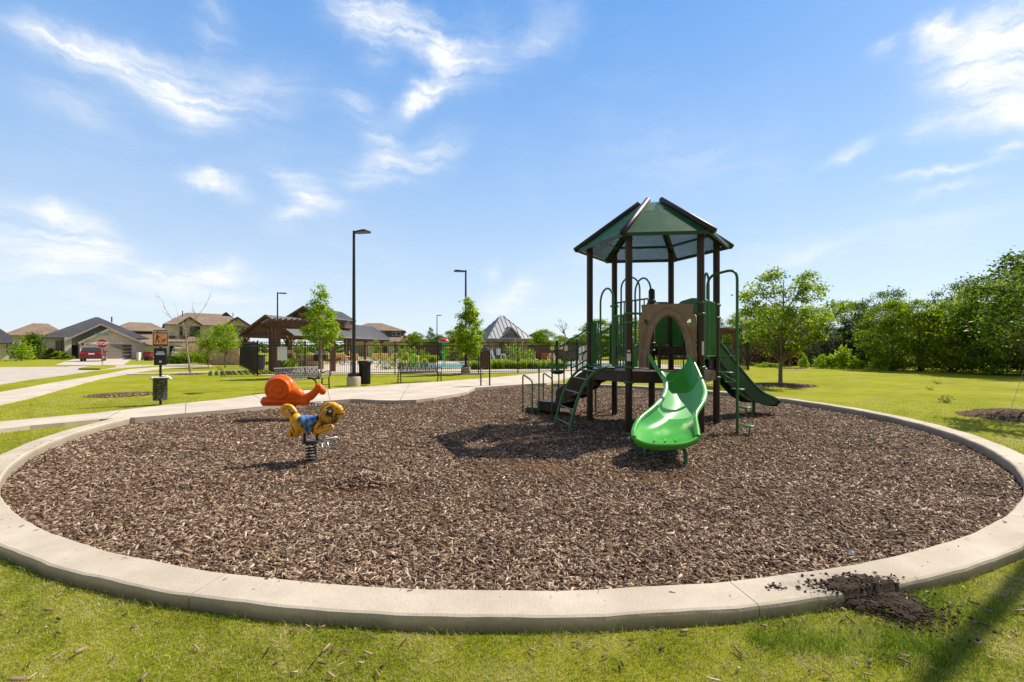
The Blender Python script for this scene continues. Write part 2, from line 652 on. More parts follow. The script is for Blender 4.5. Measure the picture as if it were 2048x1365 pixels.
def mulch_z(x, y):
    x = np.asarray(x, dtype=float); y = np.asarray(y, dtype=float)
    z = MUL + 0.018 * undul(x, y)
    r = np.hypot(x - CX, y - CY)
    near = np.clip((4.6 - y) / 2.0, 0, 1)
    z = z + near * 0.045
    z = z - 0.03 * np.clip((r - 7.3) / 0.5, 0, 1) * (1 - near)
    z = z + 0.085 * np.exp(-(((x + 1.62) / 0.26) ** 2 + ((y - 5.05) / 0.17) ** 2))
    z = z - 0.05 * np.exp(-(((x - 1.75) / 0.7) ** 2 + ((y - 5.5) / 0.5) ** 2))
    return z


# lawn: one sheet to the horizon
def lawn_mat():
    m, g, b = new_mat('lawn_turf')
    tc = g.n('ShaderNodeTexCoord'); o = tc.outputs['Object']
    big = g.noise(o, 0.35, 5, 0.6)
    mid = g.noise(o, 2.2, 5, 0.65)
    fine = g.noise(o, 38.0, 4, 0.75)
    v = g.m('ADD', g.m('MULTIPLY', big, 0.35), g.m('ADD', g.m('MULTIPLY', mid, 0.3), g.m('MULTIPLY', fine, 0.35)))
    col = g.ramp(v, [(0.30, (0.10, 0.125, 0.006)), (0.41, (0.20, 0.22, 0.009)), (0.50, (0.285, 0.295, 0.015)), (0.58, (0.355, 0.345, 0.030)), (0.70, (0.45, 0.38, 0.12))])
    tan = g.m('MULTIPLY', g.rng(g.noise(o, 0.9, 6, 0.7), 0.52, 0.66), 0.55)
    col = g.mixc(tan, col, g.mixc(g.noise(o, 45.0, 4, 0.7), (0.22, 0.19, 0.06), (0.50, 0.42, 0.20)))
    dk = g.m('MULTIPLY', g.rng(g.noise(o, 3.1, 6, 0.75), 0.60, 0.72), 0.45)
    col = g.mixc(dk, col, (0.12, 0.15, 0.02))
    g.l(col, b.inputs['Base Color'])
    b.inputs['Roughness'].default_value = 0.9
    b.inputs['Specular IOR Level'].default_value = 0.04
    bn = g.n('ShaderNodeBump'); bn.inputs['Strength'].default_value = 0.7; bn.inputs['Distance'].default_value = 0.03
    g.l(g.noise(o, 55.0, 5, 0.8), bn.inputs['Height']); g.l(bn.outputs[0], b.inputs['Normal'])
    return m


M_LAWN = lawn_mat()
rings = [RI + 0.1, RO + 0.3, 10, 14, 22, 40, 90, 260, 1500]
NL = 120
V = np.array([(CX + r * math.cos(2 * math.pi * j / NL), CY + r * math.sin(2 * math.pi * j / NL), LAWN) for r in rings for j in range(NL)])
F = np.array([(i * NL + j, (i + 1) * NL + j, (i + 1) * NL + (j + 1) % NL, i * NL + (j + 1) % NL) for i in range(len(rings) - 1) for j in range(NL)])
tag(bulk('lawn', V, F, M_LAWN), 'yellow-green mown lawn around the play area', 'lawn', kind='structure')


def concmat(name, c, c2, bump=0.25, broom=None, joint=0.0, grime=False):
    m, g, b = new_mat(name)
    tc = g.n('ShaderNodeTexCoord'); o = tc.outputs['Object']
    a = g.noise(o, 1.1, 6, 0.65); d = g.noise(o, 60.0, 4, 0.7); sp = g.noise(o, 9.0, 6, 0.7)
    col = g.mixc(g.rng(a, 0.35, 0.7), c, c2)
    dk = g.rng(sp, 0.60, 0.74, 1.0, 0.80)
    dd = g.rng(d, 0.25, 0.75, 0.90, 1.08, False)
    pit = g.n('ShaderNodeTexVoronoi'); pit.inputs['Scale'].default_value = 38.0
    g.l(o, pit.inputs['Vector'])
    pt = g.rng(pit.outputs['Distance'], 0.05, 0.10, 0.75, 1.0)
    sc = g.n('ShaderNodeVectorMath', operation='SCALE')
    g.l(col, sc.inputs[0]); g.l(g.m('MULTIPLY', g.m('MULTIPLY', dk, dd), pt), sc.inputs[3])
    res = sc.outputs[0]
    if grime:                                  # soil and algae staining on the lower part of the casting, with a ragged top
        zz = g.n('ShaderNodeSeparateXYZ'); g.l(o, zz.inputs[0])
        e = g.m('ADD', zz.outputs[2], g.m('MULTIPLY', g.noise(o, 14.0, 5, 0.7), -0.05))
        res = g.mixc(g.rng(e, -0.045, -0.085, 0.0, 0.55), res, (0.22, 0.17, 0.115))
        q = g.vm('MULTIPLY', g.vm('SUBTRACT', o, (2.0, 2.66, 0)), (1 / .42, 1 / .17, 0))
        st = g.m('MULTIPLY', g.m('EXPONENT', g.m('MULTIPLY', g.vm('DOT_PRODUCT', q, q), -1.2)), g.rng(g.noise(o, 22.0, 6, 0.75), 0.38, 0.6, 0.25, 1.0))
        res = g.mixc(g.m('MULTIPLY', st, 0.85, clamp=True), res, (0.10, 0.065, 0.04))
        sp2 = g.rng(g.noise(o, 3.0, 6, 0.75), 0.60, 0.72, 0.0, 0.30)
        res = g.mixc(sp2, res, (0.36, 0.27, 0.18))
    g.l(res, b.inputs['Base Color'])
    b.inputs['Roughness'].default_value = 0.85
    b.inputs['Specular IOR Level'].default_value = 0.3
    h = g.m('ADD', d, g.m('MULTIPLY', sp, 0.5))
    if broom:
        mp = g.n('ShaderNodeMapping'); mp.inputs['Scale'].default_value = broom
        g.l(o, mp.inputs[0])
        h = g.m('ADD', h, g.noise(mp.outputs[0], 1.0, 3, 0.6))
    bn = g.n('ShaderNodeBump'); bn.inputs['Strength'].default_value = bump; bn.inputs['Distance'].default_value = 0.004
    g.l(h, bn.inputs['Height']); g.l(bn.outputs[0], b.inputs['Normal'])
    return m


M_CURB = concmat('curb_concrete', (0.46, 0.39, 0.295), (0.60, 0.52, 0.405), 0.5, (110, 7, 7), grime=True)
M_PATH = concmat('path_concrete', (0.52, 0.44, 0.345), (0.65, 0.56, 0.45), 0.3)
M_ROAD = concmat('road_concrete', (0.47, 0.41, 0.34), (0.58, 0.51, 0.43), 0.3)
M_JOINT = pmat('joint_dark', (0.16, 0.14, 0.11), 0.95)

# curb ring, cast in lengths with a hairline joint between them
prof = [(RI, -0.30), (RI, -0.012), (RI + 0.012, 0.0), (RO - 0.022, 0.0), (RO - 0.007, -0.007), (RO, -0.022), (RO + 0.004, -0.30)]
A0, A1 = -171.2, 78.5
mb = MB()
nseg = 11
for sgi in range(nseg):
    a0 = A0 + (A1 - A0) * sgi / nseg + 0.02; a1 = A0 + (A1 - A0) * (sgi + 1) / nseg - 0.02
    if sgi == 0: a0 = A0
    N = 26
    vs = []
    for i in range(N + 1):
        a = R(a0 + (a1 - a0) * i / N)
        for (r, z) in prof:
            w = 0.004 * math.sin(a * 61) + 0.003 * math.sin(a * 143 + r * 30)
            rr = r + (w if z > -0.2 and r > 8 else w * .7)
            zz = z + (0.0025 * math.sin(a * 47 + r) if z > -0.1 else 0)
            vs.append((CX + rr * math.cos(a), CY + rr * math.sin(a), zz))
    k = len(prof); fs = []
    for i in range(N):
        for j in range(k - 1):
            fs.append((i * k + j, i * k + j + 1, (i + 1) * k + j + 1, (i + 1) * k + j))
    fs.append(tuple(range(k))); fs.append(tuple(N * k + j for j in range(k - 1, -1, -1)))
    mb.add(vs, fs)
tag(mb.build('curb', M_CURB), 'wide pale concrete curb ringing the wood chip play area', 'curb', kind='structure')

# footpath slab beside the play area and out to the gate
PATH = [G(0, 843), G(120, 832), G(200, 825), G(330, 810), G(460, 797), G(560, 783), G(670, 777.5), G(750, 772.5), G(800, 768), G(882, 763), G(945, 758), G(1010, 753), G(1060, 748), G(1100, 744.5), G(1112, 743.5),
        G(1200, 743), G(1215, 746), G(1180, 748.5), G(1145, 754), G(1110, 762), G(1093, 766.5), G(1050, 768.5), G(1000, 772), G(950, 775.5), G(940, 780), G(935, 784), G(900, 790), G(868, 795.5), G(832, 799.5), G(790, 801), G(752, 800.3), G(722, 798.4), G(703, 798),
        G(640, 802.5), G(560, 809), G(480, 817), G(400, 824), G(330, 830), G(270, 835), G(240, 836), G(200, 838), G(130, 845), G(60, 851), G(0, 858), G(-300, 900), G(-300, 872)]
PATH[0] = G(0, 843)
mb = MB()
mb.prism([(p.x, p.y) for p in PATH], -0.3, -0.004)


def strip(mb, a, b, w, z, mi=0):
    a, b = Vector(a).to_2d(), Vector(b).to_2d()
    d = (b - a).normalized(); n = Vector((-d.y, d.x)) * w / 2
    mb.add([(a.x + n.x, a.y + n.y, z), (b.x + n.x, b.y + n.y, z), (b.x - n.x, b.y - n.y, z), (a.x - n.x, a.y - n.y, z)], [(3, 2, 1, 0)], mi)


for (x0, y0, x1, y1) in [(372, 806, 371, 826.5), (213, 837, 240, 822), (505, 790, 545, 810), (655, 779, 660, 800.5), (820, 766.5, 800, 800.5), (770, 790, 905, 777), (905, 777, 1010, 768), (955, 757.5, 985, 772), (1050, 749.5, 1075, 767), (560, 796, 700, 783), (700, 783, 830, 774)]:
    strip(mb, G(x0, y0), G(x1, y1), 0.014, -0.002, 1)
tag(mb.build('footpath', [M_PATH, M_JOINT]), 'cream concrete footpath beside the wood chips', 'path', kind='structure')

zl = LAWN


def sheet(name, pts, mat, dz, label, cat, z=zl):
    mb = MB()
    mb.prism([(p.x, p.y) for p in pts], z - 0.05, z + dz)
    return tag(mb.build(name, mat), label, cat, kind='structure')


g_ = lambda x, y: G(x, y, zl)
sheet('road', [g_(-900, 735), g_(-200, 735), g_(0, 735), g_(120, 734), g_(185, 731.5), g_(300, 730), g_(420, 727), g_(430, 728.5), g_(300, 732.3), g_(240, 737), g_(190, 742.5), g_(130, 751), g_(60, 760), g_(0, 770), g_(-200, 806), g_(-700, 890)], M_ROAD, 0.006, 'pale concrete residential street', 'road')
sheet('sidewalk', [g_(-400, 868), g_(-100, 808), g_(0, 787.5), g_(100, 769), g_(200, 752), g_(262, 740), g_(330, 734.5), g_(420, 731.5), g_(425, 733), g_(340, 737), g_(290, 743), g_(262, 748), g_(200, 759), g_(130, 778), g_(60, 798), g_(0, 811.5), g_(-100, 838), g_(-400, 930)], M_PATH, 0.05, 'cream concrete sidewalk along the street', 'sidewalk')
sheet('side_path', [g_(262, 748), g_(330, 747), g_(420, 744), g_(492, 741.5), g_(492, 743), g_(420, 746), g_(330, 749), g_(255, 750.5)], M_PATH, 0.042, 'narrow concrete path crossing the lawn to the pool fence', 'path')
sheet('driveway', [g_(110, 731), g_(150, 717.8), g_(266, 717.6), g_(246, 731), g_(185, 731.5)], M_PATH, 0.03, 'pale driveway of the dark-roofed house', 'driveway')
sheet('traffic_island', [g_(157, 740.5), g_(178, 735.5), g_(215, 734), g_(232, 735), g_(200, 740.8)], M_LAWN, 0.12, 'small grass corner with a curb at the street', 'curb')
# pool terrace and pool
FA, FB = Vector((-13.7, 24.5)), Vector((15.9, 30.6))          # front run of the iron fence
fd = (FB - FA).normalized(); fn = Vector((-fd.y, fd.x))
deck = [FA + fn * 0.25, FB + fn * 0.25, FB + fn * 21, FA + fn * 42 + fd * 1]
sheet('pool_terrace', [Vector((p.x, p.y, 0)) for p in deck], M_PATH, 0.02, 'pale concrete terrace around the pool', 'terrace')
m, g, b = new_mat('pool_water')
b.inputs['Base Color'].default_value = (0.28, 0.66, 0.76, 1)
b.inputs['Roughness'].default_value = 0.07
tc = g.n('ShaderNodeTexCoord')
bn = g.n('ShaderNodeBump'); bn.inputs['Strength'].default_value = 0.5; bn.inputs['Distance'].default_value = 0.05
g.l(g.noise(tc.outputs['Object'], 2.5, 3), bn.inputs['Height']); g.l(bn.outputs[0], b.inputs['Normal'])
M_WATER = m
pool = [g_(800, 738), g_(838, 740), g_(900, 739), g_(960, 737), g_(1075, 736.5), g_(1150, 735.5), g_(1310, 734), g_(1300, 728.5), g_(1140, 729), g_(930, 728), g_(870, 730), g_(815, 733)]
mb = MB(); mb.prism([(p.x, p.y) for p in pool], zl, zl + 0.032)
tag(mb.build('water', M_WATER), 'turquoise water of the swimming pool', 'pool', kind='structure')
mb = MB()
for i in range(len(pool)):
    a, b2 = pool[i], pool[(i + 1) % len(pool)]
    mb.bar((a.x, a.y, zl + 0.05), (b2.x, b2.y, zl + 0.05), 0.3, 0.09)
tag(mb.build('pool_coping', M_PATH), 'pale stone edging of the pool', 'coping', kind='structure')

# ------------------------------------------------------------------ wood chips
CHIP = [(0.0, (0.036, 0.018, 0.010)), (0.26, (0.095, 0.053, 0.031)), (0.49, (0.20, 0.125, 0.078)), (0.69, (0.37, 0.255, 0.165)), (0.87, (0.60, 0.46, 0.33)), (1.0, (0.88, 0.76, 0.61))]


PATCHES = [(0.30, 5.75, .75, .30, .95), (-1.75, 4.75, .75, .28, .85), (-2.3, 5.7, .5, .25, .7), (1.75, 5.35, .7, .35, .9), (3.0, 4.7, .9, .35, .75), (-0.3, 4.3, .7, .22, .55), (5.3, 9.6, .8, .5, .8), (4.3, 7.9, .5, .35, .8), (0.8, 7.9, .7, .4, .7), (-4.6, 9.3, .6, .4, .7), (1.4, 4.0, .6, .2, .5), (4.6, 6.3, 1.2, .5, .4)]


def patch_w(x, y):
    w = np.zeros(len(x))
    for (a, b_, c, d, s) in PATCHES: w = np.maximum(w, s * np.exp(-(((x - a) / c) ** 2 + ((y - b_) / d) ** 2)))
    return w


def chipmat():
    m, g, b = new_mat('wood_chip')
    geo = g.n('ShaderNodeNewGeometry')
    tc = g.n('ShaderNodeTexCoord')
    n = g.noise(tc.outputs['Object'], 70.0, 3, 0.7)
    big = g.noise(tc.outputs['Object'], 0.9, 4, 0.6)
    v = g.m('ADD', g.m('MULTIPLY', geo.outputs['Random Per Island'], 0.72), g.m('ADD', g.m('MULTIPLY', n, 0.30), g.m('MULTIPLY', g.m('SUBTRACT', big, 0.5), 0.3)), clamp=True)
    g.l(g.ramp(v, CHIP), b.inputs['Base Color'])
    b.inputs['Roughness'].default_value = 0.8
    b.inputs['Specular IOR Level'].default_value = 0.3
    return m


def mulchbase():
    m, g, b = new_mat('mulch_bed')
    tc = g.n('ShaderNodeTexCoord'); o = tc.outputs['Object']
    mp = g.n('ShaderNodeMapping'); mp.inputs['Scale'].default_value = (34, 75, 50); mp.inputs['Rotation'].default_value = (0, 0, 0.5)
    nv = g.noise(o, 8.0, 3, 0.6, out=1)
    wv = g.vm('ADD', o, g.vm('SCALE', nv, 0.08))
    g.l(wv, mp.inputs[0])
    vo = g.n('ShaderNodeTexVoronoi'); vo.inputs['Scale'].default_value = 1.0
    g.l(mp.outputs[0], vo.inputs['Vector'])
    sp = g.n('ShaderNodeSeparateColor'); g.l(vo.outputs['Color'], sp.inputs[0])
    v = g.m('ADD', g.m('MULTIPLY', sp.outputs[0], 0.75), g.m('MULTIPLY', g.noise(o, 60.0, 3), 0.25))
    dark = g.ramp(g.m('MULTIPLY', v, 0.72), CHIP)
    # fine brown dusty patches
    big = g.noise(o, 1.3, 4, 0.6)
    dust = g.rng(big, 0.58, 0.68)
    pm = None
    for (cx_, cy_, ax_, ay_, s_) in PATCHES:
        q = g.vm('SUBTRACT', wv, (cx_ + .04, cy_ + .04, 0))
        q = g.vm('MULTIPLY', q, (1 / ax_, 1 / ay_, 0))
        w_ = g.m('MULTIPLY', g.m('EXPONENT', g.m('MULTIPLY', g.vm('DOT_PRODUCT', q, q), -1.0)), s_)
        pm = w_ if pm is None else g.m('MAXIMUM', pm, w_)
    pm = g.m('MULTIPLY', pm, g.rng(g.noise(o, 7.0, 5, 0.7), 0.3, 0.6, 0.4, 1.0))
    col = g.mixc(g.m('MAXIMUM', g.m('MULTIPLY', dust, 0.4), pm), dark, g.mixc(g.noise(o, 50.0, 3), (0.10, 0.05, 0.022), (0.30, 0.16, 0.075)))
    g.l(col, b.inputs['Base Color'])
    b.inputs['Roughness'].default_value = 0.9
    b.inputs['Specular IOR Level'].default_value = 0.1
    bn = g.n('ShaderNodeBump'); bn.inputs['Strength'].default_value = 1.0; bn.inputs['Distance'].default_value = 0.02
    bn.invert = True
    g.l(vo.outputs['Distance'], bn.inputs['Height']); g.l(bn.outputs[0], b.inputs['Normal'])
    return m


M_CHIP, M_MBED = chipmat(), mulchbase()
# bed surface (polar grid with relief)
NR, NA = 150, 300
rr = np.linspace(0.02, RI + 0.03, NR)
aa = np.linspace(0, 2 * np.pi, NA, endpoint=False)
Rg, Ag = np.meshgrid(rr, aa, indexing='ij')
Xg = CX + Rg * np.cos(Ag); Yg = CY + Rg * np.sin(Ag)
V = np.stack([Xg, Yg, mulch_z(Xg, Yg) - 0.006], -1).reshape(-1, 3)
ii, jj = np.meshgrid(np.arange(NR - 1), np.arange(NA), indexing='ij')
F = np.stack([ii * NA + jj, (ii + 1) * NA + jj, (ii + 1) * NA + (jj + 1) % NA, ii * NA + (jj + 1) % NA], -1).reshape(-1, 4)
tag(bulk('mulch_ground', V, F, M_MBED, smooth=True), 'brown bed under the loose wood chips', 'ground', kind='structure')


def in_poly(x, y, poly):
    ins = np.zeros(len(x), dtype=bool)
    n = len(poly)
    for i in range(n):
        x0, y0 = poly[i][0], poly[i][1]; x1, y1 = poly[(i + 1) % n][0], poly[(i + 1) % n][1]
        c = ((y0 > y) != (y1 > y)) & (x < (x1 - x0) * (y - y0) / (y1 - y0 + 1e-12) + x0)
        ins ^= c
    return ins


def chips(x, y, zf, lmin, lmax, tilt=0.28, seed=1, base_dir=None):
    """many flat splinters: returns V, F"""
    rg = np.random.default_rng(seed)
    n = len(x)
    L = (lmin + (lmax - lmin) * rg.random(n) ** 1.8) * 0.5
    Wd = L * (0.09 + 0.20 * rg.random(n) ** 1.3); T = np.minimum(Wd * (0.3 + 0.5 * rg.random(n)), 0.005)
    yaw = rg.random(n) * 2 * np.pi if base_dir is None else base_dir + rg.normal(0, 0.9, n)
    pt = rg.normal(0, tilt, n); rl = rg.normal(0, tilt * 1.5, n)
    cy, sy, cp, sp, cr, sr = np.cos(yaw), np.sin(yaw), np.cos(pt), np.sin(pt), np.cos(rl), np.sin(rl)
    ax = np.stack([cy * cp, sy * cp, sp], -1)
    side = np.stack([-sy * cr, cy * cr, sr], -1)
    up = np.cross(ax, side)
    z = zf(x, y) + np.abs(sp) * L * 0.7 + T * 0.6 + rg.random(n) * 0.006
    C = np.stack([x, y, z], -1)
    pts = []
    tw = 0.35 + 0.65 * rg.random(n)
    for (a, s, u, tp) in ((-1, -1, -1, 1), (1, -1, -1, 0), (1, 1, -1, 0), (-1, 1, -1, 1), (-1, -1, 1, 1), (1, -1, 1, 0), (1, 1, 1, 0), (-1, 1, 1, 1)):
        w = Wd * (1.0 if tp else tw)
        j = 1 + 0.25 * (rg.random(n) - 0.5)
        pts.append(C + ax * (a * L * j)[:, None] + side * (s * w)[:, None] + up * (u * T)[:, None])
    V = np.stack(pts, 1).reshape(-1, 3)
    q = np.array([(4, 5, 6, 7), (0, 1, 5, 4), (1, 2, 6, 5), (2, 3, 7, 6), (3, 0, 4, 7)])
    F = (np.arange(n)[:, None, None] * 8 + q[None]).reshape(-1, 4)
    return V, F


def dens(rg, y0, y1, per_m2):
    """random points of the disc between two depths, culled to what the picture can nearly see"""
    A = 2 * RI * (y1 - y0)
    n = int(A * per_m2)
    x = rg.uniform(-RI, RI, n); y = rg.uniform(y0, y1, n)
    k = (np.hypot(x - CX, y - CY) < RI - 0.015) & (np.abs(x) < 1.3 * y + 0.8)
    x, y = x[k], y[k]
    pp = [(p.x, p.y) for p in PATH]
    k = ~in_poly(x, y, pp)
    return x[k], y[k]


rg = np.random.default_rng(5)
Vs, Fs, base = [], [], 0
for (y0, y1, d, l0, l1) in ((2.6, 3.6, 8500, .009, .062), (3.6, 4.8, 6000, .010, .064), (4.8, 6.5, 3300, .014, .072), (6.5, 9.5, 1800, .018, .075), (9.5, 18.3, 750, .022, .085)):
    x, y = dens(rg, y0, y1, d)
    # thinner cover over the dusty patches
    dp = 0.5 + 0.5 * undul(x * 0.55 + 3, y * 0.6)
    k = rg.random(len(x)) < (0.55 + 0.6 * dp) * (1 - 0.82 * patch_w(x, y))
    V, F = chips(x[k], y[k], mulch_z, l0, l1, seed=int(y0 * 10))
    Vs.append(V); Fs.append(F + base); base += len(V)
x, y = dens(rg, 2.65, 8.5, 2600)                    # fines everywhere, most of all in the scuffed patches
k = rg.random(len(x)) < 0.25 + patch_w(x, y)
V, F = chips(x[k], y[k], lambda a_, b_: mulch_z(a_, b_) - .003, .006, .022, .2, seed=61)
Vs.append(V); Fs.append(F + base); base += len(V)
# extra heap
x = rg.normal(-1.62, 0.17, 500); y = rg.normal(5.03, 0.11, 500)
V, F = chips(x, y, mulch_z, .03, .09, 0.5, seed=77); Vs.append(V); Fs.append(F + base); base += len(V)
a = rg.uniform(R(-168), R(70), 230); r = RI + np.abs(rg.normal(0, .07, 230)) + .01
k = r < RO - .02
V, F = chips(CX + r[k] * np.cos(a[k]), CY + r[k] * np.sin(a[k]), lambda q1, q2: np.zeros(len(q1)), .006, .035, .08, seed=88); Vs.append(V); Fs.append(F + base); base += len(V)
tag(bulk('wood_chips', np.concatenate(Vs), np.concatenate(Fs), M_CHIP), 'loose brown wood chips filling the round play area', 'wood chips', kind='stuff')

# ------------------------------------------------------------------ grass
GR = [(0.0, (0.10, 0.165, 0.012)), (0.22, (0.22, 0.30, 0.025)), (0.42, (0.41, 0.46, 0.055)), (0.62, (0.60, 0.57, 0.15)), (0.82, (0.68, 0.60, 0.33)), (1.0, (0.82, 0.72, 0.50))]


def grassmat(name, stops, off=0.0):
    m, g, b = new_mat(name)
    geo = g.n('ShaderNodeNewGeometry'); tc = g.n('ShaderNodeTexCoord')
    big = g.m('ADD', g.m('MULTIPLY', g.noise(tc.outputs['Object'], 2.3, 4, 0.6), 0.55), g.m('MULTIPLY', g.noise(tc.outputs['Object'], 9.0, 4, 0.7), 0.45))
    v = g.m('ADD', g.m('MULTIPLY', geo.outputs['Random Per Island'], 0.55), g.rng(big, 0.36, 0.64, -0.12 + off, 0.52 + off, False), clamp=True)
    col = g.ramp(v, stops)
    g.l(col, b.inputs['Base Color'])
    b.inputs['Roughness'].default_value = 0.55
    b.inputs['Specular IOR Level'].default_value = 0.3
    tr = g.n('ShaderNodeBsdfTranslucent'); g.l(col, tr.inputs['Color'])
    mx = g.n('ShaderNodeMixShader'); mx.inputs[0].default_value = 0.45
    g.l(b.outputs[0], mx.inputs[1]); g.l(tr.outputs[0], mx.inputs[2])
    g.l(mx.outputs[0], g.nt.nodes['Material Output'].inputs['Surface'])
    return m


M_GRASS = grassmat('grass_blade', GR)
M_LUSH = grassmat('lush_grass_blade', [(0.0, (0.09, 0.17, 0.008)), (0.4, (0.20, 0.32, 0.02)), (0.75, (0.36, 0.42, 0.05)), (1.0, (0.58, 0.50, 0.22))])


def blades(x, y, z0, h, w, seed=1, lean=0.5):
    rg = np.random.default_rng(seed)
    n = len(x)
    H = h * (0.45 + 0.8 * rg.random(n)); Wd = w * (0.6 + 0.8 * rg.random(n))
    a = rg.random(n) * 2 * np.pi; ln = rg.random(n) * lean + 0.1
    b = rg.random(n) * 2 * np.pi
    dx, dy = np.cos(a), np.sin(a); sx, sy = np.cos(b), np.sin(b)
    P0 = np.stack([x - sx * Wd, y - sy * Wd, z0 * np.ones(n) - 0.004], -1)
    P1 = np.stack([x + sx * Wd, y + sy * Wd, z0 * np.ones(n) - 0.004], -1)
    mx, my = x + dx * H * ln * .45, y + dy * H * ln * .45
    P2 = np.stack([mx + sx * Wd * .8, my + sy * Wd * .8, z0 + H * .62], -1)
    P3 = np.stack([mx - sx * Wd * .8, my - sy * Wd * .8, z0 + H * .62], -1)
    P4 = np.stack([x + dx * H * ln * 1.5, y + dy * H * ln * 1.5, z0 + H], -1)
    V = np.stack([P0, P1, P2, P3, P4], 1).reshape(-1, 3)
    q = np.arange(n)[:, None] * 5
    F = np.concatenate([q + np.array([[0, 1, 2]]), q + np.array([[0, 2, 3]]), q + np.array([[3, 2, 4]])])
    return V, F


def lawn_pts(rg, x0, x1, y0, y1, per, clump=True):
    n = int((x1 - x0) * (y1 - y0) * per)
    x = rg.uniform(x0, x1, n); y = rg.uniform(y0, y1, n)
    k = (np.hypot(x - CX, y - CY) > RO + 0.008 + 0.02 * rg.random(n)) & (np.abs(x) < 1.16 * y + 0.25)
    x, y = x[k], y[k]
    k = ~in_poly(x, y, [(p.x, p.y) for p in PATH])
    return x[k], y[k]


Vs, Fs, base = [], [], 0
ZONES = [(-4.6, 4.6, 1.9, 3.4, 24000, .016, .0012), (-6.8, -3.2, 3.4, 5.6, 9000, .020, .0016), (3.2, 6.8, 3.4, 6.0, 8000, .021, .0017),
         (-11.5, -5.0, 5.2, 8.8, 2200, .022, .0028), (5.6, 14.5, 5.6, 13.0, 1100, .024, .0034), (-17, -6.5, 9.3, 15, 400, .022, .005)]
for i, (x0, x1, y0, y1, per, h, w) in enumerate(ZONES):
    x, y = lawn_pts(rg, x0, x1, y0, y1, per)
    if i >= 3:                                     # thins out with distance
        k = rg.random(len(x)) < np.clip((y1 + 1.0 - y) / (y1 - y0), 0.0, 1)
        x, y = x[k], y[k]
    if i < 3:                                      # thinner and thicker patches
        dp = 0.5 + 0.5 * undul(x * 1.3, y * 1.4 + 2)
        k = rg.random(len(x)) < 0.45 + 0.75 * dp
        x, y = x[k], y[k]
    V, F = blades(x, y, LAWN, h, w, seed=40 + i, lean=1.3)
    Vs.append(V); Fs.append(F + base); base += len(V)
tag(bulk('grass', np.concatenate(Vs), np.concatenate(Fs), M_GRASS), 'short patchy green and straw-coloured lawn grass', 'grass', kind='stuff')
# dead straw lying in the turf
x, y = lawn_pts(rg, -4.6, 4.6, 1.9, 3.9, 3600)
dp = 0.5 + 0.5 * undul(x * 2.1 + 1, y * 2.4)
k = rg.random(len(x)) < 0.25 + 0.9 * dp ** 2; x, y = x[k], y[k]
V, F = blades(x, y, LAWN + .006, .009, .0011, seed=123, lean=5.0)
M_STRAW = grassmat('straw_blade', [(0.0, (0.20, 0.14, 0.06)), (0.5, (0.48, 0.38, 0.20)), (1.0, (0.78, 0.68, 0.46))])
tag(bulk('dry_grass', V, F, M_STRAW), 'pale dead straw matted into the near lawn', 'grass', kind='stuff')
# taller lush growth round the soil pile and against the curb
a = rg.uniform(R(-150), R(-20), 5000)
r = RO + 0.01 + np.abs(rg.normal(0, 0.05, len(a)))
x = CX + r * np.cos(a); y = CY + r * np.sin(a)
k = (rg.random(len(a)) < 0.25 + 0.5 * (np.sin(a * 40) > 0.2)); x, y = x[k], y[k]
x2 = np.concatenate([rg.normal(2.42, 0.16, 2600), rg.normal(2.0, 0.18, 2300), rg.normal(1.45, .16, 1200)]); y2 = np.concatenate([rg.normal(2.64, 0.12, 2600), rg.normal(2.30, 0.11, 2300), rg.normal(2.27, .07, 1200)])
x = np.concatenate([x, x2]); y = np.concatenate([y, y2])
k = (np.hypot(x - CX, y - CY) > RO + 0.006) & (np.hypot((x - 2.05) / .2, (y - 2.52) / .12) > 0.8)
k = k | ((np.hypot(x - CX, y - CY) > RO + .01) & (rg.random(len(x)) < .12))
V, F = blades(x[k], y[k], LAWN, .040, .0016, seed=99, lean=0.9)
tag(bulk('long_grass', V, F, M_LUSH), 'longer bright green grass against the curb and the soil heap', 'grass', kind='stuff')

def soil_z(x, y):
    d = np.hypot((x - 2.08) / 0.27, (y - 2.66) / 0.19)
    on = np.hypot(x - CX, y - CY) < RO
    b0 = np.where(on, 0.0, LAWN)
    d2 = np.hypot((x - 2.16) / 0.15, (y - 2.52) / 0.13)
    hh = 0.016 * np.clip(1 - d, 0, 1) + 0.02 * np.clip(1 - d2, 0, 1)
    return np.maximum(b0, b0 * .6 + hh + 0.008 * undul(x * 13, y * 13) + 0.004 * undul(x * 31, y * 29)), d, d2



# wood chips kicked out onto the lawn
x = np.concatenate([rg.uniform(-3.0, 3.2, 420), rg.normal(2.6, 0.35, 170), rg.normal(-.9, .2, 40)]); y = np.concatenate([rg.uniform(1.95, 3.0, 420), rg.normal(2.45, 0.28, 170), rg.normal(2.15, .1, 40)])
k = (np.hypot(x - CX, y - CY) > RO + 0.03); x, y = x[k], y[k]
V, F = chips(x, y, lambda a, b: np.full(len(a), LAWN + 0.013), .012, .06, 0.2, seed=3)
xs_ = rg.normal(2.1, .14, 34); ys_ = rg.normal(2.6, .09, 34)
V2, F2 = chips(xs_, ys_, lambda a, b: soil_z(a, b)[0] + .008, .008, .034, .35, seed=4)
F2 = F2 + len(V); V = np.concatenate([V, V2]); F = np.concatenate([F, F2])
tag(bulk('scattered_wood_chips', V, F, M_CHIP), 'grey splinters of wood scattered on the near lawn', 'wood chips', kind='stuff')

# dark soil heap spilling over the curb
NXs, NYs = 170, 150
gx, gy = np.meshgrid(np.linspace(1.62, 2.55, NXs), np.linspace(2.2, 2.95, NYs), indexing='ij')
sz, d1, d2 = soil_z(gx, gy)


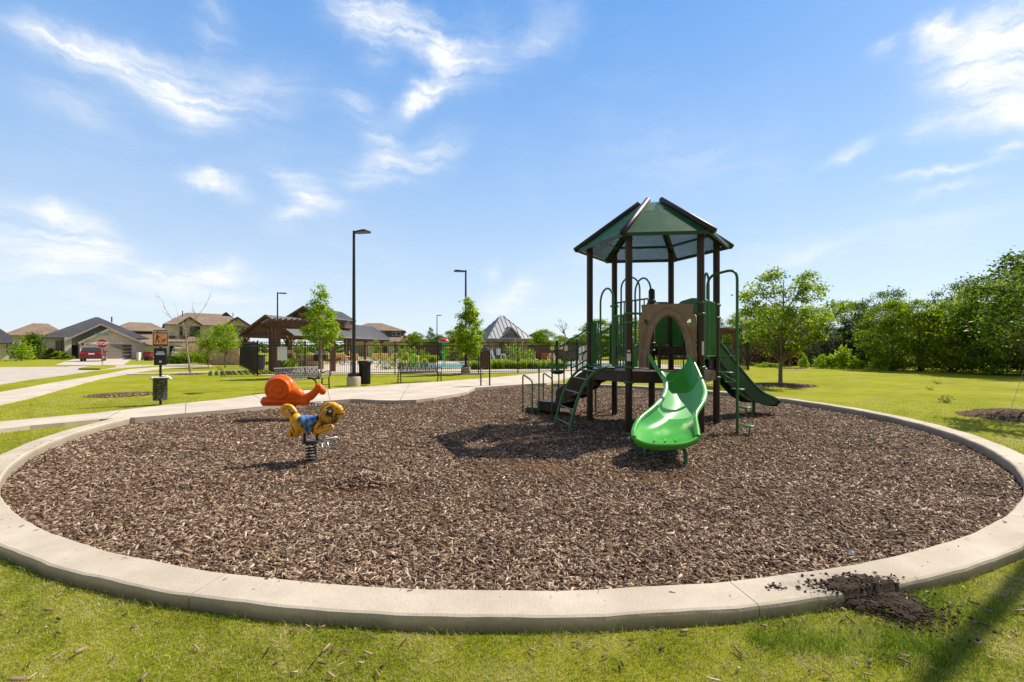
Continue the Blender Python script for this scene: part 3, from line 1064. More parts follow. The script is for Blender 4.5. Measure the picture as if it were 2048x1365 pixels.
def lump(n1, n2, k, seed):                            # smooth random relief
    q = np.random.default_rng(seed).random((k, k))
    a = np.linspace(0, k - 1.001, n1); b_ = np.linspace(0, k - 1.001, n2)
    i0 = a.astype(int); j0 = b_.astype(int); fa = (a - i0)[:, None]; fb = (b_ - j0)[None]
    fa = fa * fa * (3 - 2 * fa); fb = fb * fb * (3 - 2 * fb)
    return (q[i0][:, j0] * (1 - fa) * (1 - fb) + q[i0 + 1][:, j0] * fa * (1 - fb) + q[i0][:, j0 + 1] * (1 - fa) * fb + q[i0 + 1][:, j0 + 1] * fa * fb)


rel = lump(NXs, NYs, 14, 1) * .5 + lump(NXs, NYs, 34, 2) * .32 + lump(NXs, NYs, 75, 3) * .18
sz = sz + (rel - .42) * 0.05 * np.clip(1.25 - np.minimum(d1, d2), 0, 1)
V = np.stack([gx, gy, sz + 0.001], -1).reshape(-1, 3)
keep = (np.minimum(d1, d2) + 1.9 * (.5 - rel)) < 0.66
ii, jj = np.meshgrid(np.arange(NXs - 1), np.arange(NYs - 1), indexing='ij')
kk = keep[:-1, :-1] & keep[1:, 1:] & keep[:-1, 1:] & keep[1:, :-1]
F = np.stack([ii * NYs + jj, (ii + 1) * NYs + jj, (ii + 1) * NYs + jj + 1, ii * NYs + jj + 1], -1)[kk].reshape(-1, 4)
nb = len(V)
used = np.unique(F); remap = -np.ones(nb, dtype=int); remap[used] = np.arange(len(used)); V = V[used]; F = remap[F]; nb = len(V)
M_SOIL = pmat('dark_soil', (0.070, 0.040, 0.022), 0.95, 0, 0.35, 20, 1.0, 120, island=0.4)
# clods
n = 7000
cx_ = np.concatenate([rg.normal(2.06, 0.13, 3600), rg.normal(2.18, 0.11, 2700), rg.normal(1.82, 0.06, 600), rg.normal(1.55, .035, 100)])
cy_ = np.concatenate([rg.normal(2.66, 0.065, 3600), rg.normal(2.50, 0.085, 2700), rg.normal(2.67, 0.035, 600), rg.normal(2.665, .02, 100)])
cz, _, _ = soil_z(cx_, cy_)
rad = 0.0014 + 0.0125 * rg.random(n) ** 7
oc = np.array([(1, 0, 0), (-1, 0, 0), (0, 1, 0), (0, -1, 0), (0, 0, 1), (0, 0, -1)], dtype=float)
Vc = (np.stack([cx_, cy_, cz + rad * .4], -1)[:, None, :] + oc[None] * rad[:, None, None] * (0.35 + 1.1 * rg.random((n, 6, 1))) * np.array([1, 1, .7])).reshape(-1, 3)
t = np.array([(0, 2, 4), (2, 1, 4), (1, 3, 4), (3, 0, 4), (2, 0, 5), (1, 2, 5), (3, 1, 5), (0, 3, 5)])
Fc = (np.arange(n)[:, None, None] * 6 + t[None]).reshape(-1, 3) + nb
F4 = np.concatenate([F[:, [0, 1, 2]], F[:, [0, 2, 3]], Fc])
tag(bulk('soil_heap', np.concatenate([V, Vc]), F4, M_SOIL), 'crumbly dark soil heap spilling over the near curb', 'soil', kind='stuff')

# dandelion by the curb
p = G(264, 1190, LAWN)
t = thing('dandelion', 'small yellow dandelion flowering against the outer side of the curb', 'flower', (p.x, p.y, LAWN))
mb = MB(); mb.tube([(p.x, p.y, LAWN), (p.x + .005, p.y, LAWN + .045)], 0.0016, 5); mb.build('stem', M_LUSH, t)
mb = MB()
for k in range(26):
    a = k * 2.4; rr_ = 0.004 + 0.0009 * k * .6
    c = Vector((p.x + .005 + math.cos(a) * rr_, p.y + math.sin(a) * rr_, LAWN + .05 - 0.0001 * k)); e = Vector((math.cos(a), math.sin(a), .5)) * .007
    s_ = Vector((-math.sin(a), math.cos(a), 0)) * .003
    mb.add([c - s_, c + s_, c + e], [(0, 1, 2)])
mb.build('petals', pmat('dandelion_yellow', (0.85, 0.6, 0.02), 0.6), t)
# scrap of foil on the chips
p = G(1705, 1112, -0.04)
mb = MB()
q = [(p.x + rnd.uniform(-.035, .035), p.y + rnd.uniform(-.03, .03), -0.03 + rnd.uniform(0, .03)) for _ in range(7)]
mb.add(q, [(0, 1, 2), (1, 2, 3), (2, 3, 4), (3, 4, 5), (4, 5, 6)])
o = mb.build('litter_scrap', pmat('pale_plastic_film', (0.65, 0.72, 0.75), 0.3))
tag(o, 'crumpled pale plastic scrap lying on the wood chips by the curb', 'litter')

# ------------------------------------------------------------------ play structure
M_POST = pmat('brown_post_coat', (0.036, 0.017, 0.012), 0.42, 0.1, 0.12, 3, 0.05, 200)
M_DECK = pmat('brown_deck_coat', (0.048, 0.026, 0.020), 0.55, 0, 0.2, 6, 0.2, 120)
M_GRN = pmat('green_powder_coat', (0.030, 0.155, 0.042), 0.35, 0.0, 0.15, 5, 0.05, 90)
M_DGRN = pmat('dark_green_metal', (0.012, 0.06, 0.03), 0.4, 0, 0.15, 5)
M_PANG = pmat('green_panel_plastic', (0.05, 0.22, 0.055), 0.45, 0, 0.15, 3)
M_TAUPE = pmat('taupe_moulded_plastic', (0.27, 0.175, 0.135), 0.5, 0, 0.12, 4, 0.1, 60, c2=(0.33, 0.23, 0.18))
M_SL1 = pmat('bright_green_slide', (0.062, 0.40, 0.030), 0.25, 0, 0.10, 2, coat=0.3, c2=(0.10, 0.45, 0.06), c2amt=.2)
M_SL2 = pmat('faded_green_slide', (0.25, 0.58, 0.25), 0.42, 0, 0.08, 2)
M_SL3 = pmat('dark_green_slide', (0.012, 0.105, 0.062), 0.30, 0, 0.12, 2, coat=0.2)
M_STEEL = pmat('galvanised_steel', (0.45, 0.45, 0.44), 0.35, 0.9, 0.15, 12)
M_BLACK = pmat('black_rubber', (0.012, 0.012, 0.013), 0.45, 0, 0.2, 10)
M_WHITE = pmat('white_label', (0.75, 0.75, 0.74), 0.5, 0, 0.08, 20)


def roofpanel_mat():
    m, g, b = new_mat('perforated_green_sheet')
    uv = g.n('ShaderNodeUVMap')
    vo = g.n('ShaderNodeTexVoronoi'); vo.inputs['Scale'].default_value = 62.0; vo.inputs['Randomness'].default_value = 0.0
    g.l(uv.outputs[0], vo.inputs['Vector'])
    hole = g.m('LESS_THAN', vo.outputs['Distance'], 0.355)
    tc = g.n('ShaderNodeTexCoord')
    n = g.noise(tc.outputs['Object'], 3.5, 5, 0.7)
    g.l(g.mixc(g.rng(n, 0.45, 0.75), (0.010, 0.115, 0.042), (0.045, 0.17, 0.085)), b.inputs['Base Color'])
    b.inputs['Roughness'].default_value = 0.6
    b.inputs['Specular IOR Level'].default_value = 0.25
    g.l(g.m('SUBTRACT', 1.0, hole), b.inputs['Alpha'])
    return m


M_PERF = roofpanel_mat()
PC = Vector((2.82, 9.15)); PR = 1.24
TH = [-126, -66, -6, 54, 114, 174]
PP = [Vector((PC.x + PR * math.cos(R(a)), PC.y + PR * math.sin(R(a)))) for a in TH]   # P1..P6
P1, P2, P3, P4, P5, P6 = PP
GC = Vector((2.84, 9.25))
play = thing('play_structure', 'green and brown climbing tower with six-sided roof, slides and stairs', 'play structure', (PC.x, PC.y, MUL))


def v3(p, z): return Vector((p[0], p[1], z))


for i, p in enumerate(PP):
    mb = MB(); mb.tube([v3(p, MUL - .1), v3(p, 3.52)], 0.0635, 20)
    mb.build('post', M_POST, play)
mb = MB(); mb.tube([v3(GC, MUL - .1), v3(GC, 2.56), v3(GC, 2.58)], [0.0635, 0.0635, 0.05], 20); mb.ball(v3(GC, 2.57), (0.062, 0.062, 0.045), 14)
mb.build('post', M_POST, play)
# clamps
mb = MB()
CL = {0: (.79, 1.06, 2.02, 1.86), 1: (.80, 1.06, 2.0, 2.2), 2: (.82, 1.2, 2.0, 2.25), 3: (.82, 1.4, 2.35), 4: (.82, 1.4, 2.35, 1.9), 5: (.82, 1.06, 1.9, 1.72)}
for i, zs in CL.items():
    for z in zs:
        p = PP[i]
        mb = MB(); mb.lathe([(.066, z - .024), (.082, z - .018), (.085, z), (.082, z + .018), (.066, z + .024)], (p.x, p.y, 0), 18)
        dv = (v3(PC, 0) - v3(p, 0)).normalized()
        for s in (1, -1):
            q = v3(p, z) + dv * .085 * s * .2 + Vector((-dv.y, dv.x, 0)) * .085 * s
            mb.ball(q, 0.022, 8)
        mb.build('clamp', M_GRN, play)
for z in (2.36, 1.5, 1.35):
    mb = MB(); mb.lathe([(.066, z - .024), (.084, z - .016), (.084, z + .016), (.066, z + .024)], (GC.x, GC.y, 0), 18); mb.build('clamp', M_GRN, play)


# decks
def deck(poly, z, skirt=0.17):
    mb = MB()
    mb.prism([(p.x, p.y) for p in poly], z - 0.035, z)
    n = len(poly)
    for i in range(n):
        a, b2 = poly[i], poly[(i + 1) % n]
        mb.bar((a.x, a.y, z - skirt / 2 - .036), (b2.x, b2.y, z - skirt / 2 - .036), 0.03, skirt)
    return mb.build('deck', M_DECK, play)


deck([P5, P6, P1, P2, P3, GC], 0.985)
deck([GC, P3, P4, P5], 1.44, 0.14)
# step up between the two decks
mb = MB()
e = (P3 - GC).normalized(); nn = Vector((e.y, -e.x))
c = (P3 + GC) / 2 + nn * 0.14
mb.box((c.x, c.y, 1.20), (0.98, 0.27, 0.035), math.atan2(e.y, e.x))
for s in (-.49, .49):
    q = c + e * s; mb.box((q.x, q.y, 1.21), (0.03, 0.27, 0.42), math.atan2(e.y, e.x))
mb.build('step', M_DECK, play)


def barrier(a, b, z0, z1, nb, f0=0.06, f1=0.94, mat=None, r=0.014, name='barrier', rf=0.018):
    A = a + (b - a) * f0; B = a + (b - a) * f1
    mb = MB()
    loop = fillet([v3((A + B) / 2, z0), v3(A, z0), v3(A, z1), v3(B, z1), v3(B, z0), v3((A + B) / 2 + (B - A) * .01, z0)], 0.05, 4)
    mb.tube(loop, rf, 8, closed=True)
    for i in range(nb):
        q = A + (B - A) * (i + 1) / (nb + 1)
        mb.tube([v3(q, z0), v3(q, z1)], r, 7, cap=False)
    return mb.build(name, mat or M_GRN, play)


def loop_handle(a, b, f0, f1, z0, z1, name='arch_handle'):
    A = a + (b - a) * f0; B = a + (b - a) * f1
    w = (B - A).length / 2; c = (A + B) / 2; d = (B - A).normalized()
    pts = [v3(A, z0)]
    for k in range(0, 13):
        t = math.pi - math.pi * k / 12
        pts.append(v3(c + d * w * math.cos(t), z1 - w * 1.3 + w * 1.3 * math.sin(t)))
    pts.append(v3(B, z0))
    mb = MB(); mb.tube(pts, 0.019, 10)
    return mb.build(name, M_GRN, play)


barrier(P6, P1, 1.06, 1.93, 3, .07, .30)
barrier(P6, P1, 1.06, 2.00, 4, .62, .93)
loop_handle(P6, P1, .30, .64, 1.0, 2.55)
barrier(GC, P5, 1.50, 2.42, 7, .08, .93)
loop_handle(GC, P5, .02, .42, 1.5, 2.86)
loop_handle(P5, P4, .12, .45, 1.5, 3.0)
barrier(P4, P5, 1.50, 2.42, 3, .05, .42)
barrier(P2, P3, 1.25, 2.28, 4, .30, .93, r=.02)
loop_handle(P2, P3, .22, .48, 1.2, 2.78)
barrier(P6, P5, 1.06, 1.93, 3, .05, .2)
barrier(P5, P6, 1.06, 1.93, 3, .05, .2)
# green plastic bar panel beside P3
mb = MB()
for f in (.52, .66, .80):
    q = P2 + (P3 - P2) * f; mb = MB(); mb.bar(v3(q, 1.3), v3(q, 2.26), .04, .05, up=(1, 0, 0)); mb.build('infill_slat', M_PANG, play)

# six ridge pipes and roof sheets
RT, ZT, RE, ZE = 0.29, 4.29, 1.50, 3.43
for a in TH:
    ca, sa = math.cos(R(a)), math.sin(R(a))
    A = Vector((PC.x + RT * ca, PC.y + RT * sa, ZT)); B = Vector((PC.x + RE * ca, PC.y + RE * sa, ZE))
    mb = MB()
    d = (B - A).normalized()
    mb.tube([A - d * .05, A - d * .035, B + d * .045, B + d * .06], [.04, .056, .056, .04], 16)
    mb.build('roof_pipe', M_POST, play)


def roof_sheet(i):
    a0, a1 = TH[i], TH[(i + 1) % 6]
    if a1 < a0: a1 += 360
    def pt(a, r, z): return Vector((PC.x + r * math.cos(R(a)), PC.y + r * math.sin(R(a)), z))
    dz = -0.03
    q = [pt(a0, RT + .02, ZT + dz), pt(a0, RE, ZE + dz), pt(a1, RE, ZE + dz), pt(a1, RT + .02, ZT + dz)]
    e = (q[2] - q[1]).normalized()
    nrm = (q[2] - q[1]).cross(q[3] - q[1]).normalized()
    if nrm.z < 0: nrm = -nrm
    up = nrm.cross(e)
    me_v = []
    for s in (0, -1):
        for p in q: me_v.append(p + nrm * 0.012 * s)
    fs = [(0, 1, 2, 3), (7, 6, 5, 4)]
    off = OFF[play.name]
    me = bpy.data.meshes.new('roof_panel')
    me.from_pydata([v - off for v in me_v], [], fs)
    uvl = me.uv_layers.new(name='UVMap')
    for poly in me.polygons:
        for li in poly.loop_indices:
            v = me_v[me.loops[li].vertex_index] - q[1]
            uvl.data[li].uv = (v.dot(e), v.dot(up))
    me.materials.append(M_PERF)
    o = bpy.data.objects.new('roof_panel', me); COL.objects.link(o); o.parent = play
    CH.setdefault(play.name, []).append(o)
    CH[o.name] = []; OFF[o.name] = off
    # ribs and edge strip under the sheet
    mb = MB()
    for f, w in ((0.985, .05), (0.70, .035), (0.42, .035)):
        z = ZT + (ZE - ZT) * f - .05; r = RT + (RE - RT) * f
        mb.bar(pt(a0, r - .02, z), pt(a1, r - .02, z), .035, w, up=nrm)
    mb.bar(q[1] - nrm * .012, q[2] - nrm * .012, .02, .055, up=(0, 0, 1))
    for aa_, s in ((a0, 1), (a1, -1)):
        A = pt(aa_, RT, ZT - .05); B = pt(aa_, RE - .02, ZE - .05)
        sh = e * .055 * s
        mb.bar(A + sh * .6, B + sh, .035, .035, up=nrm)
    mb.build('rib', M_DGRN, o)


for i in range(6): roof_sheet(i)
# screws along the front pipes
mb = MB()
for i in (0, 1):
    for k in range(7):
        f = .08 + k * .14
        a = R(TH[i] + (1.5 + 2.6 * (1 - f)) * (1 if i == 0 else -1))
        r = RT + (RE - RT) * f; z = ZT + (ZE - ZT) * f
        mb = MB(); mb.ball((PC.x + r * math.cos(a), PC.y + r * math.sin(a), z - .018), .009, 6); mb.build('screw', M_STEEL, play)

# taupe hood over the front slide
EM = (P1 + P2) / 2; ed = (P2 - P1).normalized(); en = Vector((ed.y, -ed.x))    # en points towards the camera


def H(u, z, f=0.0): return Vector((EM.x + ed.x * u + en.x * f, EM.y + ed.y * u + en.y * f, z))




def archp(t, w, h):
    a = abs(t) * math.pi / 2
    return (math.copysign(w * math.sin(a) ** 1.12, t) if t else 0, 1.05 + h * max(0, math.cos(a)) ** .78)


U0 = 0.055
ol = [(-.50, 1.05), (-.51, 1.3), (-.49, 1.5), (-.505, 1.75), (-.49, 1.95), (-.44, 2.06), (-.455, 2.175), (-.2, 2.19), (0, 2.19), (.2, 2.19), (.445, 2.175), (.43, 2.06), (.48, 1.95), (.50, 1.75), (.48, 1.5), (.505, 1.3), (.50, 1.05)]
il = []
for k in range(17):
    t = k / 16 * 2 - 1
    s = abs(t)
    il.append(archp(t, .335, .92))
mb = MB()
vs = []
for f in (0.012, -0.03):
    vs += [H(u + U0, z, f) for u, z in ol] + [H(u + U0, z, f) for u, z in il]
n = 17; fs = []
for i in range(n - 1):
    fs.append((i, i + 1, n + i + 1, n + i)); fs.append((2 * n + i, 3 * n + i, 3 * n + i + 1, 2 * n + i + 1))
    fs.append((i, 2 * n + i, 2 * n + i + 1, i + 1)); fs.append((n + i, n + i + 1, 3 * n + i + 1, 3 * n + i))
mb.add(vs, fs)
hood = mb.build('slide_hood', M_TAUPE, play)
cut = MB()
for s in (-1, 1):
    c = H(U0 + s * .365, 1.86)
    M = Matrix.Rotation(math.atan2(ed.y, ed.x), 3, 'Z') @ Matrix.Rotation(R(s * 32), 3, 'Y')
    cut.lathe([(.055, -.2), (.055, .2)], c, 16, M=M @ Matrix.Rotation(R(90), 3, 'X'), sx=.62, sy=1.3, smooth=False)
co = cut.build('cutter', M_TAUPE, play)
for o_ in (hood,):
    bo = o_.modifiers.new('b', 'BOOLEAN'); bo.object = co; bo.operation = 'DIFFERENCE'; bo.solver = 'EXACT'
bpy.context.view_layer.update()
dg = bpy.context.evaluated_depsgraph_get()
nm = bpy.data.meshes.new_from_object(hood.evaluated_get(dg))
hood.modifiers.clear(); hood.data = nm
CH[play.name].remove(co); bpy.data.objects.remove(co)
# moulded pointed arch
mb = MB()
vs = []; NA_ = 33; secs = 9
for k in range(NA_):
    t = k / (NA_ - 1) * 2 - 1; s = abs(t)
    ui, zi = archp(t, .33, .915)
    uo, zo = archp(t, .47, 1.08)
    for j in range(secs):
        q = j / (secs - 1)
        vs.append(H(U0 + ui + (uo - ui) * q, zi + (zo - zi) * q, 0.013 + 0.085 * math.sin(math.pi * min(1, q * 1.05)) ** .55 * (1 - .5 * q)))
fs = [(k * secs + j, k * secs + j + 1, (k + 1) * secs + j + 1, (k + 1) * secs + j) for k in range(NA_ - 1) for j in range(secs - 1)]
mb.add(vs, fs, 0, True)
mb.build('hood_arch', M_TAUPE, hood)
mb = MB()
for (u, z) in ((-.42, 1.12), (.42, 1.12), (-.42, 2.1), (.42, 2.1)): mb = MB(); mb.ball(H(U0 + u, z, .014), .014, 8); mb.build('bolt', M_STEEL, hood)
# green side infill by P1 and rail from P1 to hood
mb = MB()
mb.plate([H(-.56, 1.06, -.02), H(-.46, 1.06, -.02), H(-.46, 1.42, -.02), H(-.56, 1.42, -.02)], .015)
mb.build('infill_panel', M_PANG, play)
for a_, b_ in ((-.62, -.40), (.62, .48)): mb = MB(); mb.tube([H(a_, 2.02), H(b_, 2.02)], .02, 8); mb.build('hood_rail', M_GRN, play)


# slide built from rim lines
def tub(Lr, Rr, dep, mat, name, parent, k0, k1, flare=1.0, rim=0.028, end=False):
    """Lr, Rr: splined rim points; dep: bed depth below rims; section k0..k1"""
    mb = MB(); NS = 15; vs = []
    rng_ = range(k0, k1 + 1)
    for side in (0, 1):
        for k in rng_:
            L, Rt = Lr[k], Rr[k]
            m = (L + Rt) / 2; hf = (Rt - L) / 2
            for j in range(NS):
                u = -1 + 2 * j / (NS - 1)
                dd = dep[k] * (1 - abs(u) ** 3.2)
                p = m + hf * u * (1.0 if side == 0 else 1.03) - Vector((0, 0, dd + (0.012 if side else 0)))
                vs.append(p)
    nk = len(list(rng_)); fs = []
    for s in (0, 1):
        b0 = s * nk * NS
        for k in range(nk - 1):
            for j in range(NS - 1):
                q = (b0 + k * NS + j, b0 + k * NS + j + 1, b0 + (k + 1) * NS + j + 1, b0 + (k + 1) * NS + j)
                fs.append(q if s == 0 else q[::-1])
    mb.add(vs, fs, 0, True)
    for side, Rm in ((-1, Lr), (1, Rr)):
        pts = [Rm[k] for k in rng_]
        mb.tube(pts, rim, 10)
    if end:
        k = k1; L, Rt = Lr[k], Rr[k]; m = (L + Rt) / 2; hf = (Rt - L) / 2
        fw = ((Lr[k] + Rr[k]) / 2 - (Lr[k - 1] + Rr[k - 1]) / 2).normalized(); fw.z = 0; fw.normalize()
        lip = []
        for j in range(NS):
            u = -1 + 2 * j / (NS - 1)
            lip.append(m + hf * u - Vector((0, 0, dep[k] * (1 - abs(u) ** 3.2) + .012)) + fw * 0.13 * (1 - abs(u) ** 2.6))
        b0 = [m + hf * (-1 + 2 * j / (NS - 1)) - Vector((0, 0, dep[k] * (1 - abs(-1 + 2 * j / (NS - 1)) ** 3.2))) for j in range(NS)]
        low = [p - Vector((0, 0, .07)) - fw * .05 for p in lip]
        mb.add(b0 + lip + low, [(j, j + 1, NS + j + 1, NS + j) for j in range(NS - 1)] + [(NS + j, NS + j + 1, 2 * NS + j + 1, 2 * NS + j) for j in range(NS - 1)], 0, True)
        mb.tube(lip, rim * .8, 8)
    return mb.build(name, mat, parent)


rp = [(1378, 712, 8.02), (1387, 727, 7.85), (1396, 746, 7.62), (1404, 765, 7.4), (1410, 786, 7.1), (1405, 806, 6.8), (1391, 831, 6.5), (1394, 858, 6.15), (1396, 874, 5.96)]
lp = [(1298, 712, 8.02), (1307, 728, 7.88), (1320, 747, 7.68), (1331, 766, 7.45), (1329, 790, 7.15), (1311, 812, 6.85), (1280, 838, 6.5), (1268, 860, 6.18), (1268, 876, 5.98)]
Rr = cr_spline([AT(*p) for p in rp], 5); Lr = cr_spline([AT(*p) for p in lp], 5)
dp_ = [.29, .29, .28, .27, .25, .22, .17, .10, .07]
dep = [d.x for d in cr_spline([Vector((d, 0, 0)) for d in dp_], 5)]
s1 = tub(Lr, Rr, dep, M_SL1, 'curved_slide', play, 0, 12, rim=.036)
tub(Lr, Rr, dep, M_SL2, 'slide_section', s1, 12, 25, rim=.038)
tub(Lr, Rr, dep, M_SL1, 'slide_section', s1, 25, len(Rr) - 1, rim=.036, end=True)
mb = MB()
for dx in (-.14, 0.0, .14):                       # drain grooves' raised edges near the exit
    c = (Lr[-3] + Rr[-3]) / 2 + Vector((dx, 0, -dep[-3] + .006))
    mb.tube([c + Vector((.03, .06, .012)), c + Vector((0, 0, .004)), c + Vector((-.03, -.07, -.005))], [.003, .008, .011], 8)
mb.build('drain_ridge', M_SL1, s1)
mb = MB()
mb.tube(cr_spline([AT(1352, 893, 5.98), AT(1366, 897, 6.0), AT(1371, 908, 6.0), AT(1371, 928, 5.99)], 4), .026, 10)
mb.build('slide_leg', M_GRN, s1); mb = MB()
mb.tube(cr_spline([AT(1300, 895, 6.25), AT(1292, 900, 6.3), AT(1290, 912, 6.3)], 4), .026, 10)
mb.build('slide_leg', M_GRN, s1)

# dark slide on the far side
d = Vector((.914, .407, 0)); s_ = Vector((-.407, .914, 0))
O = v3((P3 + P4) / 2, 0)
prof2 = [(0.0, 1.46), (.25, 1.40), (.6, 1.14), (1.0, .78), (1.4, .45), (1.75, .26), (2.05, .20), (2.32, .16)]
rimh = [.27, .27, .25, .24, .22, .17, .12, .05]
L2 = cr_spline([O + d * t + s_ * .30 + Vector((0, 0, z + h)) for (t, z), h in zip(prof2, rimh)], 4)
R2 = cr_spline([O + d * t - s_ * .30 + Vector((0, 0, z + h)) for (t, z), h in zip(prof2, rimh)], 4)
dep2 = [q.x for q in cr_spline([Vector((h + .02, 0, 0)) for h in rimh], 4)]
s2 = tub(L2, R2, dep2, M_SL3, 'straight_slide', play, 0, len(L2) - 1, rim=.03, end=True)
# outer shell drop (the moulding is deep on its underside)
mb = MB()
for s in (-1, 1):
    vs = []
    for k in range(len(L2)):
        a = (R2 if s < 0 else L2)[k]
        dz = dep2[k] + .10 * math.sin(math.pi * min(1, k / (len(L2) - 1)))
        vs += [a, a - Vector((0, 0, dz)) + s_ * (-s) * .05]
    mb.add(vs, [(2 * k, 2 * k + 2, 2 * k + 3, 2 * k + 1) for k in range(len(L2) - 1)], 0, True)
mb.build('slide_skirt', M_SL3, s2)
mb = MB()
q = O + d * 1.85; mb.tube([v3(q, MUL - .1), v3(q, .26)], .035, 12); mb.build('slide_leg', M_GRN, s2)


def E3(u, z, f=0.0): return O + s_ * u + d * f + Vector((0, 0, z))


# green slide hood with round-headed opening
mb = MB(); vs = []
ol = [(-.56, 1.46), (-.56, 1.8), (-.56, 2.1), (-.5, 2.3), (-.3, 2.42), (0, 2.46), (.3, 2.42), (.5, 2.3), (.56, 2.1), (.56, 1.8), (.56, 1.46)]
il = [(-.30, 1.46), (-.30, 1.7), (-.30, 1.9), (-.26, 2.03), (-.15, 2.13), (0, 2.17), (.15, 2.13), (.26, 2.03), (.30, 1.9), (.30, 1.7), (.30, 1.46)]
for f in (-.02, .02): vs += [E3(u, z, f) for u, z in ol] + [E3(u, z, f) for u, z in il]
n = 11; fs = []
for i in range(n - 1):
    fs += [(i, i + 1, n + i + 1, n + i), (2 * n + i, 3 * n + i, 3 * n + i + 1, 2 * n + i + 1), (i, 2 * n + i, 2 * n + i + 1, i + 1), (n + i, n + i + 1, 3 * n + i + 1, 3 * n + i)]
mb.add(vs, fs); mb.build('slide_hood', M_PANG, play)
# solid green wall panel on the upper deck, P4 side
mb = MB(); a, b2 = v3(P4 + (P5 - P4) * .06, 0), v3(P4 + (P5 - P4) * .5, 0)
mb.plate([a + Vector((0, 0, 1.5)), b2 + Vector((0, 0, 1.5)), b2 + Vector((0, 0, 2.36)), a + Vector((0, 0, 2.42))], .02)
mb.build('wall_panel', M_PANG, play)

# curved ladder on the left
n1 = Vector((-.914, -.407, 0))
lp_ = [(-.02, 1.03), (.22, 1.03), (.42, .95), (.60, .78), (.75, .52), (.86, .22), (.92, -.02), (.95, -.2)]
E1, E2 = Vector((1.70, 9.25, 0)), Vector((1.87, 8.42, 0))
Ra = cr_spline([E1 + n1 * t + Vector((0, 0, z)) for t, z in lp_], 4); Rb = cr_spline([E2 + n1 * t + Vector((0, 0, z)) for t, z in lp_], 4)
mb = MB(); mb.tube(Ra, .027, 12); mb.tube(Rb, .027, 12)
for k in (3, 7, 11, 15, 19, 23):
    if k < len(Ra): mb.tube([Ra[k], Rb[k]], .015, 8)
mb.build('arched_ladder', M_GRN, play)

# far climber
n4 = Vector((.105, .995, 0))
Ea, Eb = v3(P5 + (P4 - P5) * .15, 0), v3(P5 + (P4 - P5) * .42, 0)
lp_ = [(0, 1.46), (.35, 1.44), (.8, 1.2), (1.2, .8), (1.5, .35), (1.65, -.2)]
Ra = cr_spline([Ea + n4 * t + Vector((0, 0, z)) for t, z in lp_], 4); Rb = cr_spline([Eb + n4 * t + Vector((0, 0, z)) for t, z in lp_], 4)
mb = MB(); mb.tube(Ra, .024, 8); mb.tube(Rb, .024, 8)
for k in (5, 9, 13, 17): mb.tube([Ra[k], Rb[k]], .014, 8)
mb.build('rear_ladder', M_GRN, play)

# transfer steps
T0 = v3((P5 + P6) / 2, 0); td = Vector((-.81, .59, 0)); ts = Vector((.59, .81, 0)); ta = math.atan2(td.y, td.x)
for k, (t, z, ln) in enumerate([(.14, .79, .30), (.42, .60, .30), (.70, .40, .30), (1.13, .21, .58), (1.58, .04, .34)]):
    c = T0 + td * t
    mb = MB(); mb.box((c.x, c.y, z - .018), (ln, .80 if k < 4 else .7, .036), ta)
    mb.box((c.x + td.x * ln * .48, c.y + td.y * ln * .48, z - .10), (.02, .78 if k < 4 else .68, .16 if k != 3 else .2), ta)
    if k >= 3:
        for s in (-1, 1): mb.box((c.x + ts.x * s * .37, c.y + ts.y * s * .37, z - .12), (ln, .02, .20), ta)
    mb.build('step', M_DECK, play, bevel=.006)
for s in (-1, 1):
    mb = MB()
    pts = [(-.02, .98), (.0, .70), (.22, .62), (.30, .50), (.5, .42), (.58, .28), (.80, .22), (.92, .08), (.92, .26), (.90, .48), (.60, .68), (.32, .88), (.05, 1.02)]
    q = [T0 + td * t + ts * s * .41 + Vector((0, 0, z)) for t, z in pts]
    mb.plate(q, .03)
    mb.build('stringer', M_DECK, play)
for s in (-1, 1):
    o_ = ts * s * .44
    def T(t, z): return T0 + td * t + o_ + Vector((0, 0, z))
    mb = MB()
    mb.tube(fillet([T(1.0, MUL - .05), T(1.0, 1.32), T(.02, 1.86)], .08), .018, 8)
    mb.tube([T(1.0, .93), T(.02, 1.42)], .016, 8)
    mb.tube(fillet([T(.70, .22), T(.70, 1.28), T(.40, 1.44)], .08), .016, 8)
    mb.tube(fillet([T(1.0, 1.0), T(1.34, 1.0), T(1.34, MUL - .05)], .06), .016, 8)
    mb.tube(fillet([T(1.52, MUL - .05), T(1.52, .66), T(1.78, .80), T(1.78, MUL - .05)], .07), .018, 8)
    mb.build('handrail', M_GRN, play)
mb = MB()
c = T0 + td * .98 - ts * .44
mb.lathe([(.02, 0), (.10, .01), (.15, .05), (.16, .09), (.145, .09), (.09, .03), (.01, .02)], (c.x + .1, c.y - .05, .83), 20, sx=1.0, sy=1.0)
mb.build('play_bowl', M_DGRN, play)
mb = MB()
mb.tube([(1.12, 11.05, MUL - .05), (1.12, 11.05, .55)], .02, 8); mb.build('leg', M_GRN, play); mb = MB(); mb.tube([(1.95, 10.6, MUL - .05), (1.95, 10.6, .6)], .02, 8)
mb.build('leg', M_GRN, play)

